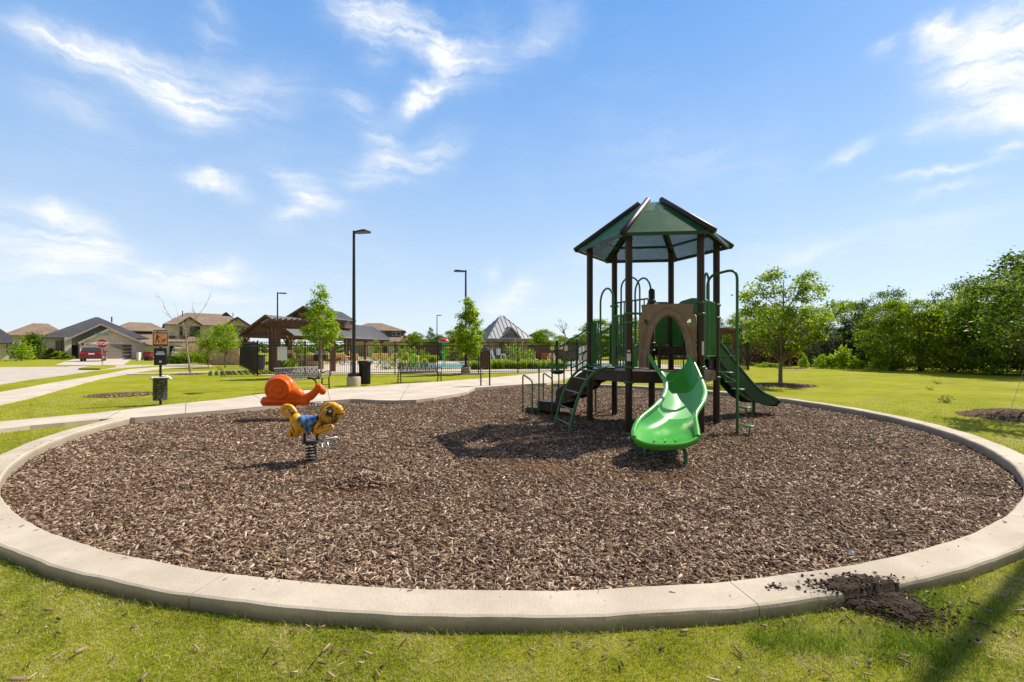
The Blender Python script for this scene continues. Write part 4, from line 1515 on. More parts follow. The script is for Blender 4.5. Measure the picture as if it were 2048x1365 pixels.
# step pole on the right
pb = Vector((3.95, 7.98, 0)); ps = Vector((3.63, 8.45, 0))
mb = MB()
mb.tube(fillet([ps + Vector((0, 0, 1.2)), ps + Vector((0, 0, 2.74)), pb + Vector((0, 0, 2.80)), pb + Vector((0, 0, MUL - .1))], .20, 8), .024, 12)
pole = mb.build('step_pole', M_GRN, play)
for k, (z, an) in enumerate([(.05, -15), (.36, 20), (.67, 60), (.97, 150)]):
    a = R(an); c = pb + Vector((math.cos(a), math.sin(a), 0)) * .17 + Vector((0, 0, z))
    mb = MB(); mb.lathe([(.10, -.012), (.115, -.006), (.115, .006), (.105, .012), (.02, .014)], c, 18)
    q = pb + Vector((0, 0, z - .17))
    mb.tube(fillet([c + Vector((math.cos(a), math.sin(a), 0)) * .03 - Vector((0, 0, .01)), c + Vector((math.cos(a), math.sin(a), 0)) * .03 - Vector((0, 0, .17)), q], .04), .012, 8)
    mb.build('foot_disc', M_GRN, pole)
mb = MB(); mb.tube([v3(P3, 1.22), pb + Vector((0, 0, 1.26))], .014, 8); mb.tube([v3(P3, .95), pb + Vector((0, 0, .8))], .014, 8); mb.build('brace', M_GRN, pole)

# stickers
def sticker(p, z0, z1, w, ang):
    mb = MB(); vs = []
    for k in range(7):
        a = R(ang) + (k / 6 - .5) * w / .065
        for z in (z0, z1): vs.append((p.x + .0655 * math.cos(a), p.y + .0655 * math.sin(a), z))
    mb.add(vs, [(2 * k, 2 * k + 2, 2 * k + 3, 2 * k + 1) for k in range(6)])
    return mb
sticker(P1, 1.17, 1.31, .075, -104).build('sticker', M_WHITE, play)
sticker(P1, 1.335, 1.37, .05, -104).build('sticker', M_WHITE, play)
sticker(P2, 1.28, 1.52, .045, -75).build('sticker', M_WHITE, play)


# ------------------------------------------------------------------ spring riders
def remesh(mb, name, mat, parent, vox, sm=6):
    o = mb.build(name, mat, parent)
    m = o.modifiers.new('r', 'REMESH'); m.mode = 'VOXEL'; m.voxel_size = vox; m.use_smooth_shade = True
    s = o.modifiers.new('s', 'SMOOTH'); s.iterations = sm; s.factor = .5
    bpy.context.view_layer.update()
    dg = bpy.context.evaluated_depsgraph_get()
    nm = bpy.data.meshes.new_from_object(o.evaluated_get(dg))
    o.modifiers.clear(); o.data = nm
    for p in nm.polygons: p.use_smooth = True
    return o


def coil(c, z0, z1, r, turns, wr, mat, parent):
    pts = []
    N = int(turns * 18)
    for i in range(N + 1):
        a = 2 * math.pi * i / 18
        t = i / N
        tt = t if .06 < t < .94 else (.06 if t < .06 else .94)
        pts.append((c[0] + r * math.cos(a), c[1] + r * math.sin(a), z0 + (z1 - z0) * t))
    mb = MB(); mb.tube(pts, wr, 8)
    return mb.build('spring', mat, parent)


M_ORG = pmat('orange_moulded_plastic', (0.93, 0.145, 0.006), 0.36, 0, 0.08, 3, spec=.3)
M_YEL = pmat('yellow_moulded_plastic', (0.86, 0.42, 0.012), 0.33, 0, 0.10, 6, c2=(0.55, 0.26, 0.02), c2amt=.1, coat=.2)
M_MANE = pmat('painted_mane_yellow', (0.80, 0.46, 0.05), 0.42, 0, 0.2, 20, c2=(0.25, 0.13, 0.02), c2amt=.35)
M_BRN = pmat('dark_brown_paint', (0.03, 0.014, 0.006), 0.5, 0, .2, 10)
M_SADL = pmat('worn_blue_saddle', (0.012, 0.10, 0.36), 0.4, 0, .2, 8, c2=(0.30, 0.42, 0.50), c2amt=.55)

# --- snail
YS = 9.7
sx0, sk = 592, YS / FPX
def SN(zx, zy, dy=0.0):
    px, py = 480 + zx / 5.69, 720 + zy / 5.69
    return Vector(((px - 1024) * sk, YS + dy, EYE - (py - HOR) * sk))
k_ = sk / 5.69                        # metres per zoom pixel
snail = thing('spring_rider', 'orange plastic snail on a spring in the wood chips', 'spring rider', (XO(584, YS), YS, MUL))
mb = MB()
mb.ball(SN(462, 335), (178 * k_, .19, 168 * k_), 28)
mb.ball(SN(560, 395), (165 * k_, .16, 108 * k_), 24)
mb.ball(SN(625, 405), (110 * k_, .13, 88 * k_), 20)
for s in (-1, 1):
    pts, rad = [], []
    for i in range(60):
        t = i / 59; a = -2.2 + t * 2 * math.pi * 1.9
        rr_ = (14 + 128 * t ** .9) * k_
        ring = math.sqrt(max(0.0, 1 - (rr_ / (178 * k_)) ** 2))
        c0 = SN(478, 335)
        pts.append(c0 + Vector((rr_ * math.cos(a), s * (.19 * ring - .004), rr_ * math.sin(a) * .93)))
        rad.append(.022 + .026 * t)
    mb.tube(pts, rad, 10)
shell = remesh(mb, 'shell', M_ORG, snail, .011, 3)
mb = MB()
mb.tube(cr_spline([SN(262, 474), SN(330, 468), SN(450, 462), SN(600, 455), SN(700, 440), SN(790, 420), SN(850, 370), SN(885, 320)], 5),
        [q.x for q in cr_spline([Vector((w * k_, 0, 0)) for w in (16, 30, 40, 44, 46, 50, 42, 34)], 5)], 16)
mb.tube([SN(262, 474), SN(780, 466)], .10, 14)
mb.ball(SN(262, 474), (22 * k_, .10, 22 * k_), 14)
mb.ball(SN(500, 468), (250 * k_, .17, 30 * k_), 22)
mb.ball(SN(900, 320), (46 * k_, .085, 52 * k_), 18); mb.ball(SN(938, 352), (42 * k_, .08, 48 * k_), 18); mb.ball(SN(880, 300), (28 * k_, .06, 32 * k_), 14)
remesh(mb, 'body', M_ORG, snail, .012, 5)
mb = MB()
mb.tube([SN(876, 275), SN(848, 226), SN(840, 212)], .017, 8); mb.tube([SN(800, 205, -.06), SN(845, 214, 0), SN(880, 208, .06)], .02, 10)
mb.tube([SN(856, 228, .0), SN(862, 218, -.12)], .02, 10); mb.ball(SN(798, 204, -.06), .03, 10); mb.ball(SN(882, 206, .06), .034, 10)
mb.build('handle', M_BLACK, snail)
mb = MB(); mb.ball(SN(928, 296, -.07), .014, 8); mb.build('eye', M_BRN, snail)
mb = MB()
for s in (-1, 1):
    mb.tube(fillet([SN(600, 496, s * .02), SN(820, 494, s * .02), SN(905, 496, s * .18), SN(900, 548, s * .2), SN(850, 535, s * .1), SN(820, 500, s * .04)], .04), .013, 8)
mb.tube([SN(590, 497, 0), SN(760, 497, 0)], .03, 10)
mb.build('foot_rest', M_STEEL, snail)
coil((XO(584, YS), YS), MUL - .02, .19, .075, 5.5, .012, M_BLACK, snail)

# --- lion
YL = 6.0
lk = YL / FPX
def LN(zx, zy, dy=0.0):
    px, py = 480 + zx / 5.69, 720 + zy / 5.69
    return Vector(((px - 1024) * lk, YL + dy, EYE - (py - HOR) * lk))
k_ = lk / 5.69
lion = thing('spring_rider', 'yellow plastic lion with a blue saddle on a spring in the wood chips', 'spring rider', (XO(622, YL), YL, MUL))
mb = MB()
mb.ball(LN(640, 690), (68 * k_, .085, 86 * k_), 20)                       # rump
mb.ball(LN(655, 770), (54 * k_, .10, 96 * k_), 20)                        # thigh
mb.tube(cr_spline([LN(660, 850), LN(630, 860), LN(600, 815), LN(575, 790)], 5), .030, 12)
mb.tube(cr_spline([LN(578, 780), LN(566, 830), LN(575, 868)], 4), .026, 12)
mb.ball(LN(576, 862), (26 * k_, .035, 22 * k_), 12)
mb.ball(LN(790, 735), (150 * k_, .085, 92 * k_), 22)                      # barrel
mb.ball(LN(890, 745), (58 * k_, .085, 92 * k_), 18)                       # chest
mb.ball(LN(860, 820), (30 * k_, .06, 40 * k_), 12); mb.ball(LN(740, 800), (28 * k_, .06, 38 * k_), 12)
for s in (-1, 1):
    mb.tube(cr_spline([LN(890, 790, s * .05), LN(930, 808, s * .055), LN(975, 785, s * .055), LN(1015, 766, s * .05)], 5), [.040] * 5 + [.034] * 5 + [.028] * 6, 12)
    mb.ball(LN(1025, 776, s * .05), (28 * k_, .034, 34 * k_), 12)
    mb.ball(LN(655, 770, s * .04), (52 * k_, .06, 90 * k_), 16)
remesh(mb, 'body', M_YEL, lion, .0085, 4)
mb = MB()
ring = [LN(555 + 62 * math.cos(a), 588 + 52 * math.sin(a)) for a in np.linspace(2.0, -3.6, 30)]
ring = [LN(600, 650)] + [LN(548 + 58 * math.cos(a), 580 + 52 * math.sin(a)) for a in np.linspace(R(60), R(385), 26)]
mb.tube(cr_spline([LN(600, 650), LN(545, 636), LN(500, 600), LN(488, 560), LN(520, 530), LN(570, 535), LN(600, 560), LN(625, 595)], 5), .034, 14)
mb.ball(LN(625, 598), (.034, .034, .034), 12)
remesh(mb, 'tail', M_YEL, lion, .007, 3)
# mane: brown-painted core with raised locks
mb = MB()
mb.ball(LN(1010, 610), (96 * k_, .095, 116 * k_), 22); mb.ball(LN(980, 680), (60 * k_, .08, 60 * k_), 16); mb.ball(LN(1060, 650), (60 * k_, .085, 80 * k_), 16)
mane = mb.build('mane', pmat('mane_core_paint', (.20, .09, .015), .5), lion)
for s in (-1, 1):
    mb = MB()
    for i, (x0, y0, x1, y1, x2, y2) in enumerate([(1030, 498, 960, 520, 918, 590), (1040, 515, 975, 560, 935, 640), (1020, 560, 965, 610, 950, 680), (1010, 590, 975, 650, 985, 715), (1020, 620, 1000, 670, 1015, 725), (1040, 630, 1025, 680, 1045, 722),
                                                  (1060, 640, 1055, 680, 1075, 705), (1085, 640, 1085, 665, 1100, 682), (1050, 492, 1000, 500, 940, 560), (940, 610, 925, 660, 940, 690), (960, 660, 950, 695, 968, 715), (1000, 530, 990, 570, 975, 600), (1100, 560, 1090, 600, 1085, 640)]):
        def dep_(x, y): 
            q = 1 - ((x - 1010) / 106) ** 2 - ((y - 610) / 126) ** 2
            return .097 * math.sqrt(max(.05, q))
        P_ = cr_spline([LN(x0, y0, s * dep_(x0, y0)), LN(x1, y1, s * dep_(x1, y1)), LN(x2, y2, s * dep_(x2, y2))], 5)
        mb.tube(P_, [.006, .011, .0145, .0155, .016, .015, .0135, .012, .0095, .006, .003][:len(P_)], 8)
    mb.build('mane_lock', M_MANE, mane)
mb = MB()
mb.ball(LN(1100, 560), (66 * k_, .06, 58 * k_), 18); mb.ball(LN(1150, 596), (42 * k_, .042, 28 * k_), 14); mb.ball(LN(1125, 640), (34 * k_, .038, 24 * k_), 12); mb.ball(LN(1050, 515), (62 * k_, .06, 36 * k_), 14)
mb.ball(LN(1160, 578), (30 * k_, .032, 22 * k_), 12)
remesh(mb, 'face', M_YEL, lion, .006, 3)
mb = MB(); mb.ball(LN(1184, 572), (12 * k_, .02, 12 * k_), 8); mb.ball(LN(1140, 618), (36 * k_, .036, 6 * k_), 8)
for s in (-1, 1): mb.ball(LN(1122, 545, s * .05), (10 * k_, .01, 9 * k_), 8)
mb.build('nose_and_eyes', M_BRN, lion)
mb = MB(); mb.tube([LN(1062, 583, -.20), LN(1062, 583, .20)], .017, 14); mb.ball(LN(1064, 584, -.155), (.037, .05, .037), 18); mb.ball(LN(1064, 584, .155), (.037, .05, .037), 18); mb.build('handle_bar', M_BLACK, lion)
# saddle
mb = MB(); vs = []; na, nb_ = 15, 13
for i in range(na):
    u = i / (na - 1)
    for j in range(nb_):
        t = -1 + 2 * j / (nb_ - 1)
        zx = 700 + 205 * u
        low = 768 - 46 * abs(2 * u - 1) ** 1.6 * 1.6
        zy = 632 + 14 * math.sin(u * math.pi) + (low - 640) * (abs(t) ** 1.7)
        q = math.sqrt(max(.02, 1 - ((zx - 800) / 175) ** 2 - ((zy - 738) / 115) ** 2))
        dy = math.copysign(1, t) * min(.094, .02 + .10 * abs(t) ** .55) if t else 0
        vs.append(LN(zx, zy, dy * -1))
mb.add(vs, [(i * nb_ + j, (i + 1) * nb_ + j, (i + 1) * nb_ + j + 1, i * nb_ + j + 1) for i in range(na - 1) for j in range(nb_ - 1)], 0, True)
sd_ = mb.build('saddle', M_SADL, lion); so = sd_.modifiers.new('t', 'SOLIDIFY'); so.thickness = .014; so.offset = 0
mb = MB()
for s in (-1, 1): mb.plate([LN(772, 755, s * .092), LN(850, 755, s * .092), LN(828, 842, s * .062), LN(796, 842, s * .062)], .012)
mb.build('girth', M_SADL, lion)
mb = MB()                                                                # painted outlines
for s in (-1, 1):
    for pl in ([(612, 735), (635, 760), (652, 795), (650, 812)], [(600, 812), (606, 850), (600, 872)], [(697, 640), (712, 690), (728, 745), (760, 765), (785, 785)], [(905, 640), (898, 700), (868, 745), (845, 790), (838, 830)], [(905, 780), (930, 735), (965, 742)], [(640, 600), (615, 590), (595, 640)]):
        def dd_(x, y):
            a_ = 1 - ((x - 790) / 160) ** 2 - ((y - 735) / 100) ** 2
            b_ = 1 - ((x - 655) / 60) ** 2 - ((y - 770) / 104) ** 2
            c_ = 1 - ((x - 890) / 62) ** 2 - ((y - 745) / 98) ** 2
            return max(.085 * math.sqrt(max(0, a_)), .098 * math.sqrt(max(0, b_)), .085 * math.sqrt(max(0, c_)), .03)
        mb.tube([LN(x, y, s * (dd_(x, y) + .002)) for x, y in pl], .0075, 6)
mb.build('painted_outline', M_BRN, lion)
mb = MB()
for x in (735, 876): mb.tube([LN(x, 800), LN(x, 925)], .017, 10)
mb.box(LN(805, 935), (.17, .10, .03))
mb.build('support_legs', M_BLACK, lion)
mb = MB()
mb.tube([LN(700, 960, 0), LN(720, 950, 0), LN(960, 912, 0)], .017, 10)
for s in (-1, 1):
    mb.tube(fillet([LN(760, 945, s * .03), LN(950, 912, s * .03), LN(1050, 905, s * .16), LN(1075, 960, s * .2), LN(1058, 1018, s * .19), LN(975, 985, s * .12), LN(955, 940, s * .06)], .03), .011, 8)
mb.build('foot_rest', M_STEEL, lion)
coil((XO(622, YL), YL), MUL - .03, .125, .064, 6.5, .011, M_BLACK, lion)

# ------------------------------------------------------------------ site furniture
M_IRON = pmat('black_iron', (0.016, 0.016, 0.018), 0.4, 0.2, 0.15, 8)
M_LAMP = pmat('dark_bronze_pole', (0.028, 0.030, 0.030), 0.42, 0.3, 0.15, 3)
M_WOODB = pmat('brown_stained_timber', (0.115, 0.055, 0.032), 0.75, 0, 0.3, 5, 0.3, 40, c2=(0.20, 0.105, 0.06), c2amt=.5)
M_METR = pmat('galvalume_roof', (0.42, 0.42, 0.43), 0.42, 0.5, 0.06, 1)
M_LENS = pmat('lamp_lens', (0.55, 0.48, 0.33), 0.3, 0, 0.1, 30)
M_TAN = pmat('tan_sling_fabric', (0.72, 0.43, 0.18), 0.7, 0, .1, 5)
M_RUST = pmat('rust_red_fabric', (0.30, 0.085, 0.035), 0.7, 0, .15, 5)
M_STONE = brickmat('rubble_stone', (0.20, 0.13, 0.085), (0.36, 0.25, 0.16), (0.30, 0.25, 0.19), .34, .16, .02, var=.45)
M_REDB = brickmat('orange_brick', (0.50, 0.27, 0.17), (0.62, 0.37, 0.25), (0.55, 0.48, 0.40), .22, .08, .01)
M_WHT = pmat('white_paint', (0.78, 0.78, 0.76), 0.5, 0, .06, 5)
M_FENCEW = pmat('weathered_cedar', (0.10, 0.065, 0.052), 0.85, 0, .35, 3)


def fence_run(a, b, label, group, name='iron_fence', h=1.83, bay=2.4, npk=None):
    a, b = Vector(a), Vector(b); L = (b - a).length; d = (b - a).normalized()
    t = thing(name, label, 'fence', (a.x, a.y, LAWN), group=group)
    nb = max(1, round(L / bay))
    z0 = LAWN
    for i in range(nb + 1):
        p = a + d * L * i / nb
        mb = MB(); mb.box((p.x, p.y, z0 + h / 2 + .02), (.065, .065, h + .04), math.atan2(d.y, d.x))
        mb.lathe([(.045, h + .04 + z0), (.045, h + .055 + z0), (.015, h + .085 + z0)], (p.x, p.y, 0), 6)
        mb.build('post', M_IRON, t)
    for i in range(nb):
        p = a + d * L * i / nb; q = a + d * L * (i + 1) / nb
        mb = MB()
        for z in (.10, h - .20, h - .02):
            mb.bar((p.x, p.y, z0 + z), (q.x, q.y, z0 + z), .028, .036)
        n = round((q - p).length / .115)
        for k in range(1, n):
            r = p + (q - p) * k / n
            mb.box((r.x, r.y, z0 + .04 + h / 2 - .03), (.018, .018, h - .08), math.atan2(d.y, d.x))
        mb.build('picket_panel', M_IRON, t)
    return t


def fpt(px):                       # point of the front fence line under a pixel column
    k = (px - 1024) / FPX
    t = (k * FA.y - FA.x) / (fd.x - k * fd.y)
    return FA + fd * t


GFEN = 'black iron fences around the pool'
fence_run(FA, fpt(1112), 'long black iron picket fence between the benches and the pool', GFEN)
fence_run(fpt(1155), FB, 'black iron fence behind the climbing tower, right of the pool gate', GFEN)
FL = Vector((-18.8, 32.2))
fence_run(FA, FL, 'black iron fence running back beside the timber pergola', GFEN)
fence_run(FL, Vector((-22.6, 37.8)), 'short black iron fence ending at the brick screen wall', GFEN)
fence_run(FB, Vector((20.6, 40)), 'black iron fence running back toward the purple-leaved tree', GFEN)
# gate
ga, gb = fpt(1112), fpt(1155)
gate = thing('pool_gate', 'black iron double gate with signs where the path meets the pool', 'gate', (ga.x, ga.y, LAWN))
for p in (ga, gb):
    mb = MB(); p2 = p - fn * .03 + fd * (.06 if p is ga else -.06); mb.box((p2.x, p2.y, LAWN + .98), (.1, .1, 1.96), math.atan2(fd.y, fd.x)); mb.build('post', M_IRON, gate)
mid = (ga + gb) / 2
for (p, q) in ((ga + fd * .14, mid - fd * .02), (mid + fd * .02, gb - fd * .14)):
    mb = MB()
    for z in (.10, .8, 1.62, 1.80): mb.bar((p.x, p.y, LAWN + z), (q.x, q.y, LAWN + z), .03, .04)
    for k in range(6):
        r = p + (q - p) * k / 5; mb.box((r.x, r.y, LAWN + .95), (.02, .02, 1.74), math.atan2(fd.y, fd.x))
    mb.build('gate_leaf', M_IRON, gate)
M_LIME = pmat('lime_sign', (0.55, 0.72, 0.05), .5); M_PINK = pmat('pink_sign', (0.75, 0.5, 0.47), .5); M_GREY = pmat('mid_grey', (0.25, 0.25, 0.26), .6)
fa_ = math.atan2(fd.y, fd.x)
fo = -fn * 0.05


def fsign(px, py0, py1, w, label, mat, round_=False, plain=False):
    p = fpt(px) + fo * 1.0
    z1, z0 = ZO(py0, p.y), ZO(py1, p.y)
    t = thing('notice', label, 'sign', (p.x, p.y, (z0 + z1) / 2), group='notices on the pool fence')
    mb = MB()
    if round_:
        mb.lathe([(w / 2, -.006), (w / 2, .006)], (p.x, p.y, (z0 + z1) / 2), 20, M=Matrix.Rotation(fa_, 3, 'Z') @ Matrix.Rotation(R(90), 3, 'X'))
    else:
        mb.box((p.x, p.y, (z0 + z1) / 2), (w, .012, z1 - z0), fa_)
    mb.build('panel', mat, t)
    if plain: return
    mb = MB(); q = p - fn * .009
    if round_:
        mb.lathe([(w * .2, -.004), (w * .2, .004)], (q.x, q.y, (z0 + z1) / 2), 12, M=Matrix.Rotation(fa_, 3, 'Z') @ Matrix.Rotation(R(90), 3, 'X'))
    else:
        for f in (.3, .5, .7): mb.box((q.x, q.y, z0 + (z1 - z0) * f), (w * .75, .004, (z1 - z0) * .09), fa_)
    mb.build('markings', M_GREY, t)


fsign(1104, 693, 700.5, .26, 'round lime-green notice on the iron fence', M_LIME, True)
fsign(1119.5, 692.5, 698.5, .34, 'wide white notice on the left gate leaf', M_WHT)
fsign(1124.5, 685.5, 690.5, .22, 'small white notice at the top of the gate', M_WHT)
fsign(1131.5, 692.5, 701.5, .21, 'pale pink notice on the gate', M_PINK)
M_SHEET, g, b = new_mat('thin_white_sheet')
b.inputs['Base Color'].default_value = (.82, .82, .82, 1)
tr = g.n('ShaderNodeBsdfTranslucent'); tr.inputs[0].default_value = (.9, .9, .9, 1)
mx = g.n('ShaderNodeMixShader'); mx.inputs[0].default_value = .55
g.l(b.outputs[0], mx.inputs[1]); g.l(tr.outputs[0], mx.inputs[2]); g.l(mx.outputs[0], g.nt.nodes['Material Output'].inputs['Surface'])
fsign(565, 694, 721, .50, 'large white board on the iron fence near the pergola', M_SHEET, plain=True)
fsign(582, 701, 706.5, .30, 'low white notice beside the large white board', M_PINK)

# lamp posts
def lamp(x, y, label, ang, ped=True, h=6.1, z=LAWN):
    t = thing('lamp_post', label, 'lamp post', (x, y, z), ang, 'tall lamp posts around the pool', False)
    if ped:
        mb = MB(); mb.lathe([(.27, -.1), (.27, .34), (.25, .37), (.18, .375)], (0, 0, 0), 24); mb.build('pedestal', M_CURB, t)
        mb = MB(); mb.box((0, 0, .43), (.33, .33, .12)); mb.build('base_cover', M_LAMP, t, bevel=.01)
    mb = MB(); mb.tube([(0, 0, 0 if not ped else .4), (0, 0, h * .97), (0, 0, h)], [.075, .05, .048], 16); mb.build('pole', M_LAMP, t)
    hd = MB()
    hd.box((.09, 0, h - .08), (.16, .09, .08))
    hd.prism([(.12, -.12), (.12, .12), (.55, .21), (.68, .19), (.68, -.19), (.55, -.21)], h - .12, h - .04)
    head = hd.build('lamp_head', M_LAMP, t, bevel=.008)
    mb = MB(); mb.box((.42, 0, h - .113), (.26, .24, .012)); mb.build('lens', M_LENS, head)
    return t


lamp(-6.22, 17.9, 'tall lamp post on a concrete pedestal beside the black litter bin', R(-22))
lamp(XO(931.5, 26.9), 26.9, 'lamp post rising behind the young tree at the iron fence', R(200))
lamp(XO(555, 37.9), 37.9, 'lamp post rising behind the timber pergola', R(10), h=6.15)
lamp(XO(874, 63), 63, 'most distant lamp post, beyond the splash mushroom', R(-30), h=6.1)
lamp(6.84, 5.19, 'lamp post on the lawn outside the curb, casting its shadow over the grass', R(160), h=7.9)

# litter bin
bx, by = XO(729.5, 18.2), 18.2
t = thing('litter_bin', 'black ribbed steel litter bin beside the lamp pedestal', 'litter bin', (bx, by, LAWN))
mb = MB()
for k in range(26):
    a = 2 * math.pi * k / 26; c, s = math.cos(a), math.sin(a)
    pts = [Vector((bx + r * c, by + r * s, LAWN + z)) for r, z in ((.215, .06), (.22, .5), (.225, .78), (.265, .94))]
    for i in range(3): mb.bar(pts[i], pts[i + 1], .034, .008, up=(c, s, 0))
for z, r in ((.07, .21), (.5, .217), (.80, .225)):
    mb.lathe([(r, z - .02), (r, z + .02)], (bx, by, LAWN), 26)
mb.build('slatted_body', M_IRON, t)
mb = MB(); mb.lathe([(.19, .05), (.20, .86)], (bx, by, LAWN), 22); mb.build('liner', M_BLACK, t)
mb = MB(); mb.lathe([(.26, .90), (.285, .93), (.285, .96), (.22, .99), (.14, .995)], (bx, by, LAWN), 24); mb.build('rim', M_IRON, t)


# benches (local: x along the bench, -y is the front)
def bench():
    t = thing('bench', 'black slatted metal bench on the grass edge left of the lamp post', 'bench', (0, 0, 0), 0, 'black metal benches by the path', False)
    L = 1.83
    prof = [(-.24, .42), (-.20, .445), (0, .43), (.16, .41), (.22, .45), (.26, .56), (.31, .70), (.345, .80), (.37, .815)]
    P_ = cr_spline([Vector((0, y, z)) for y, z in prof], 3)
    for part, k0, k1 in (('seat', 0, 12), ('backrest', 12, len(P_) - 1)):
        mb = MB(); n = 30
        for i in range(n):
            x = -L / 2 + .05 + (L - .1) * i / (n - 1)
            for k in range(k0, k1):
                mb.bar(P_[k] + Vector((x, 0, 0)), P_[k + 1] + Vector((x, 0, 0)), .036, .007)
        for k in (k0, k1):
            mb.tube([P_[k] + Vector((-L / 2, 0, 0)), P_[k] + Vector((L / 2, 0, 0))], .014, 8)
        mb.build(part, M_IRON, t)
    for s in (-1, 1):
        x = s * L / 2
        mb = MB()
        mb.bar((x, -.20, 0), (x, -.17, .43), .035, .035); mb.bar((x, .20, 0), (x, .15, .42), .035, .035)
        mb.bar((x, -.185, .16), (x, .18, .16), .03, .02)
        mb.box((x, -.215, .012), (.06, .10, .024)); mb.box((x, .215, .012), (.06, .10, .024))
        mb.build('leg_frame', M_IRON, t)
        mb = MB(); mb.tube(cr_spline([Vector((x, -.18, .43)), Vector((x, -.27, .55)), Vector((x, -.22, .64)), Vector((x, -.05, .645)), Vector((x, .12, .60)), Vector((x, .27, .63))], 5), .019, 8)
        mb.tube([(x, -.23, .52), (x, -.16, .57), (x, -.20, .61)], .012, 6)
        mb.build('armrest', M_IRON, t)
    return t


b1 = bench(); b1.location = (-7.2, 15.75, LAWN); b1.rotation_euler = (0, 0, R(64))
b2 = copy_thing(b1, (-4.02, 19.85, LAWN), R(32), label='black slatted metal bench between the litter bin and the arched board')

# arched board
sx_, sy_ = XO(970.5, 17.1), 17.1
t = thing('notice_board', 'brown arched notice board on two posts at the edge of the wood chips', 'sign', (sx_, sy_, MUL))
mb = MB(); w = .165
arc = [Vector((sx_ - w, sy_, MUL - .1)), Vector((sx_ - w, sy_, 1.24))] + [Vector((sx_ + w * math.cos(a), sy_, 1.24 + w * math.sin(a))) for a in np.linspace(math.pi, 0, 11)] + [Vector((sx_ + w, sy_, 1.24)), Vector((sx_ + w, sy_, MUL - .1))]
mb.tube(arc, .028, 12); mb.build('frame', M_POST, t)
mb = MB(); pl = [Vector((sx_ + .135 * math.cos(a), sy_ - .01, 1.22 + .135 * math.sin(a))) for a in np.linspace(0, math.pi, 13)] + [Vector((sx_ - .135, sy_ - .01, .70)), Vector((sx_ + .135, sy_ - .01, .70))]
mb.plate(pl, .02); pan = mb.build('panel', pmat('brown_board', (0.10, 0.045, 0.028), .5), t)
mb = MB()
for (u, z) in ((-.12, .76), (.12, .76), (-.12, 1.1), (.12, 1.1), (0, 1.31)): mb.ball((sx_ + u, sy_ - .022, z), .012, 8)
mb.build('screws', M_STEEL, pan)

# pet waste station
wx, wy = XO(321, 12.0), 12.0
wa = 0.62                              # turned towards the path
t = thing('pet_waste_station', 'pet waste station with orange sign, black bag box and steel bin', 'waste station', (wx, wy, LAWN), wa, None, False)
M_SGO = pmat('orange_sign_face', (0.78, 0.36, 0.14), .5); M_SGB = pmat('brown_sign_face', (0.075, 0.028, 0.015), .5)
mb = MB(); mb.box((0, 0, .90), (.055, .03, 1.9)); mb.build('post', M_POST, t)
sg = MB()
z0, z1, hw = 1.52, 1.97, .165
def rrect(hw, z0, z1, r, y): 
    P_ = []
    for (cx_, cz, a0) in ((hw - r, z1 - r, 0), (-hw + r, z1 - r, 90), (-hw + r, z0 + r, 180), (hw - r, z0 + r, 270)):
        for k in range(5): P_.append(Vector((cx_ + r * math.cos(R(a0 + k * 22.5)), y, cz + r * math.sin(R(a0 + k * 22.5)))))
    return P_
sg.plate(rrect(hw, z0, z1, .03, -.028), .004); so_ = sg.build('sign_panel', M_WHT, t)
mb = MB(); mb.plate(rrect(hw - .008, z0 + .008, z1 - .008, .025, -.031), .0015); mb.build('border', M_SGB, so_)
mb = MB(); mb.plate([Vector((-.140, -.0335, 1.585)), Vector((.140, -.0335, 1.585)), Vector((.140, -.0335, 1.885)), Vector((-.140, -.0335, 1.885))], .001); mb.build('face', M_SGO, so_)
put_text('PET WASTE', .062, M_WHT, so_, (0, -.034, 1.915), 0, bold=.001)
put_text('CLEAN UP AFTER YOUR DOG', .017, M_SGB, so_, (0.0, -.0355, 1.868), 0)
put_text('IT\'S THE LAW', .022, M_SGO, so_, (0, -.034, 1.555), 0)
mb = MB(); y_ = -.0355
def sil(pl): mb.plate([Vector((x, y_, z)) for x, z in pl], .001)
sil([(-.075, 1.822), (-.058, 1.822), (-.052, 1.835), (-.058, 1.848), (-.072, 1.848), (-.08, 1.835)])
sil([(-.085, 1.815), (-.05, 1.815), (-.045, 1.74), (-.09, 1.74)])
sil([(-.05, 1.81), (-.042, 1.81), (.0, 1.765), (-.005, 1.757), (-.048, 1.785)])
sil([(-.09, 1.74), (-.067, 1.74), (-.092, 1.62), (-.112, 1.62)]); sil([(-.068, 1.74), (-.045, 1.74), (-.022, 1.62), (-.042, 1.62)])
sil([(.03, 1.70), (.09, 1.705), (.09, 1.67), (.03, 1.665)]); sil([(.08, 1.705), (.10, 1.735), (.125, 1.725), (.12, 1.71), (.10, 1.70)])
sil([(.03, 1.67), (.042, 1.67), (.036, 1.62), (.024, 1.62)]); sil([(.078, 1.672), (.09, 1.672), (.096, 1.62), (.084, 1.62)]); sil([(.03, 1.70), (.012, 1.72), (.015, 1.728), (.034, 1.705)])
sil([(-.002, 1.762), (.085, 1.712), (.083, 1.708), (-.005, 1.757)])
mb.build('pictogram', M_SGB, so_)
mb = MB(); mb.box((0, -.02, 1.26), (.27, .13, .45)); bxo = mb.build('bag_box', M_BLACK, t, bevel=.012)
mb = MB(); mb.box((0, -.09, 1.38), (.15, .008, .03)); mb.box((.0, -.09, 1.33), (.19, .008, .045)); mb.box((.0, -.09, 1.13), (.05, .008, .05)); mb.build('decal', pmat('pale_blue_decal', (.45, .55, .68), .5), bxo)
M_BIN = pmat('scuffed_bin_steel', (0.055, 0.06, 0.065), .5, .4, .35, 9, 0, 40, c2=(.28, .32, .38), c2amt=.35)
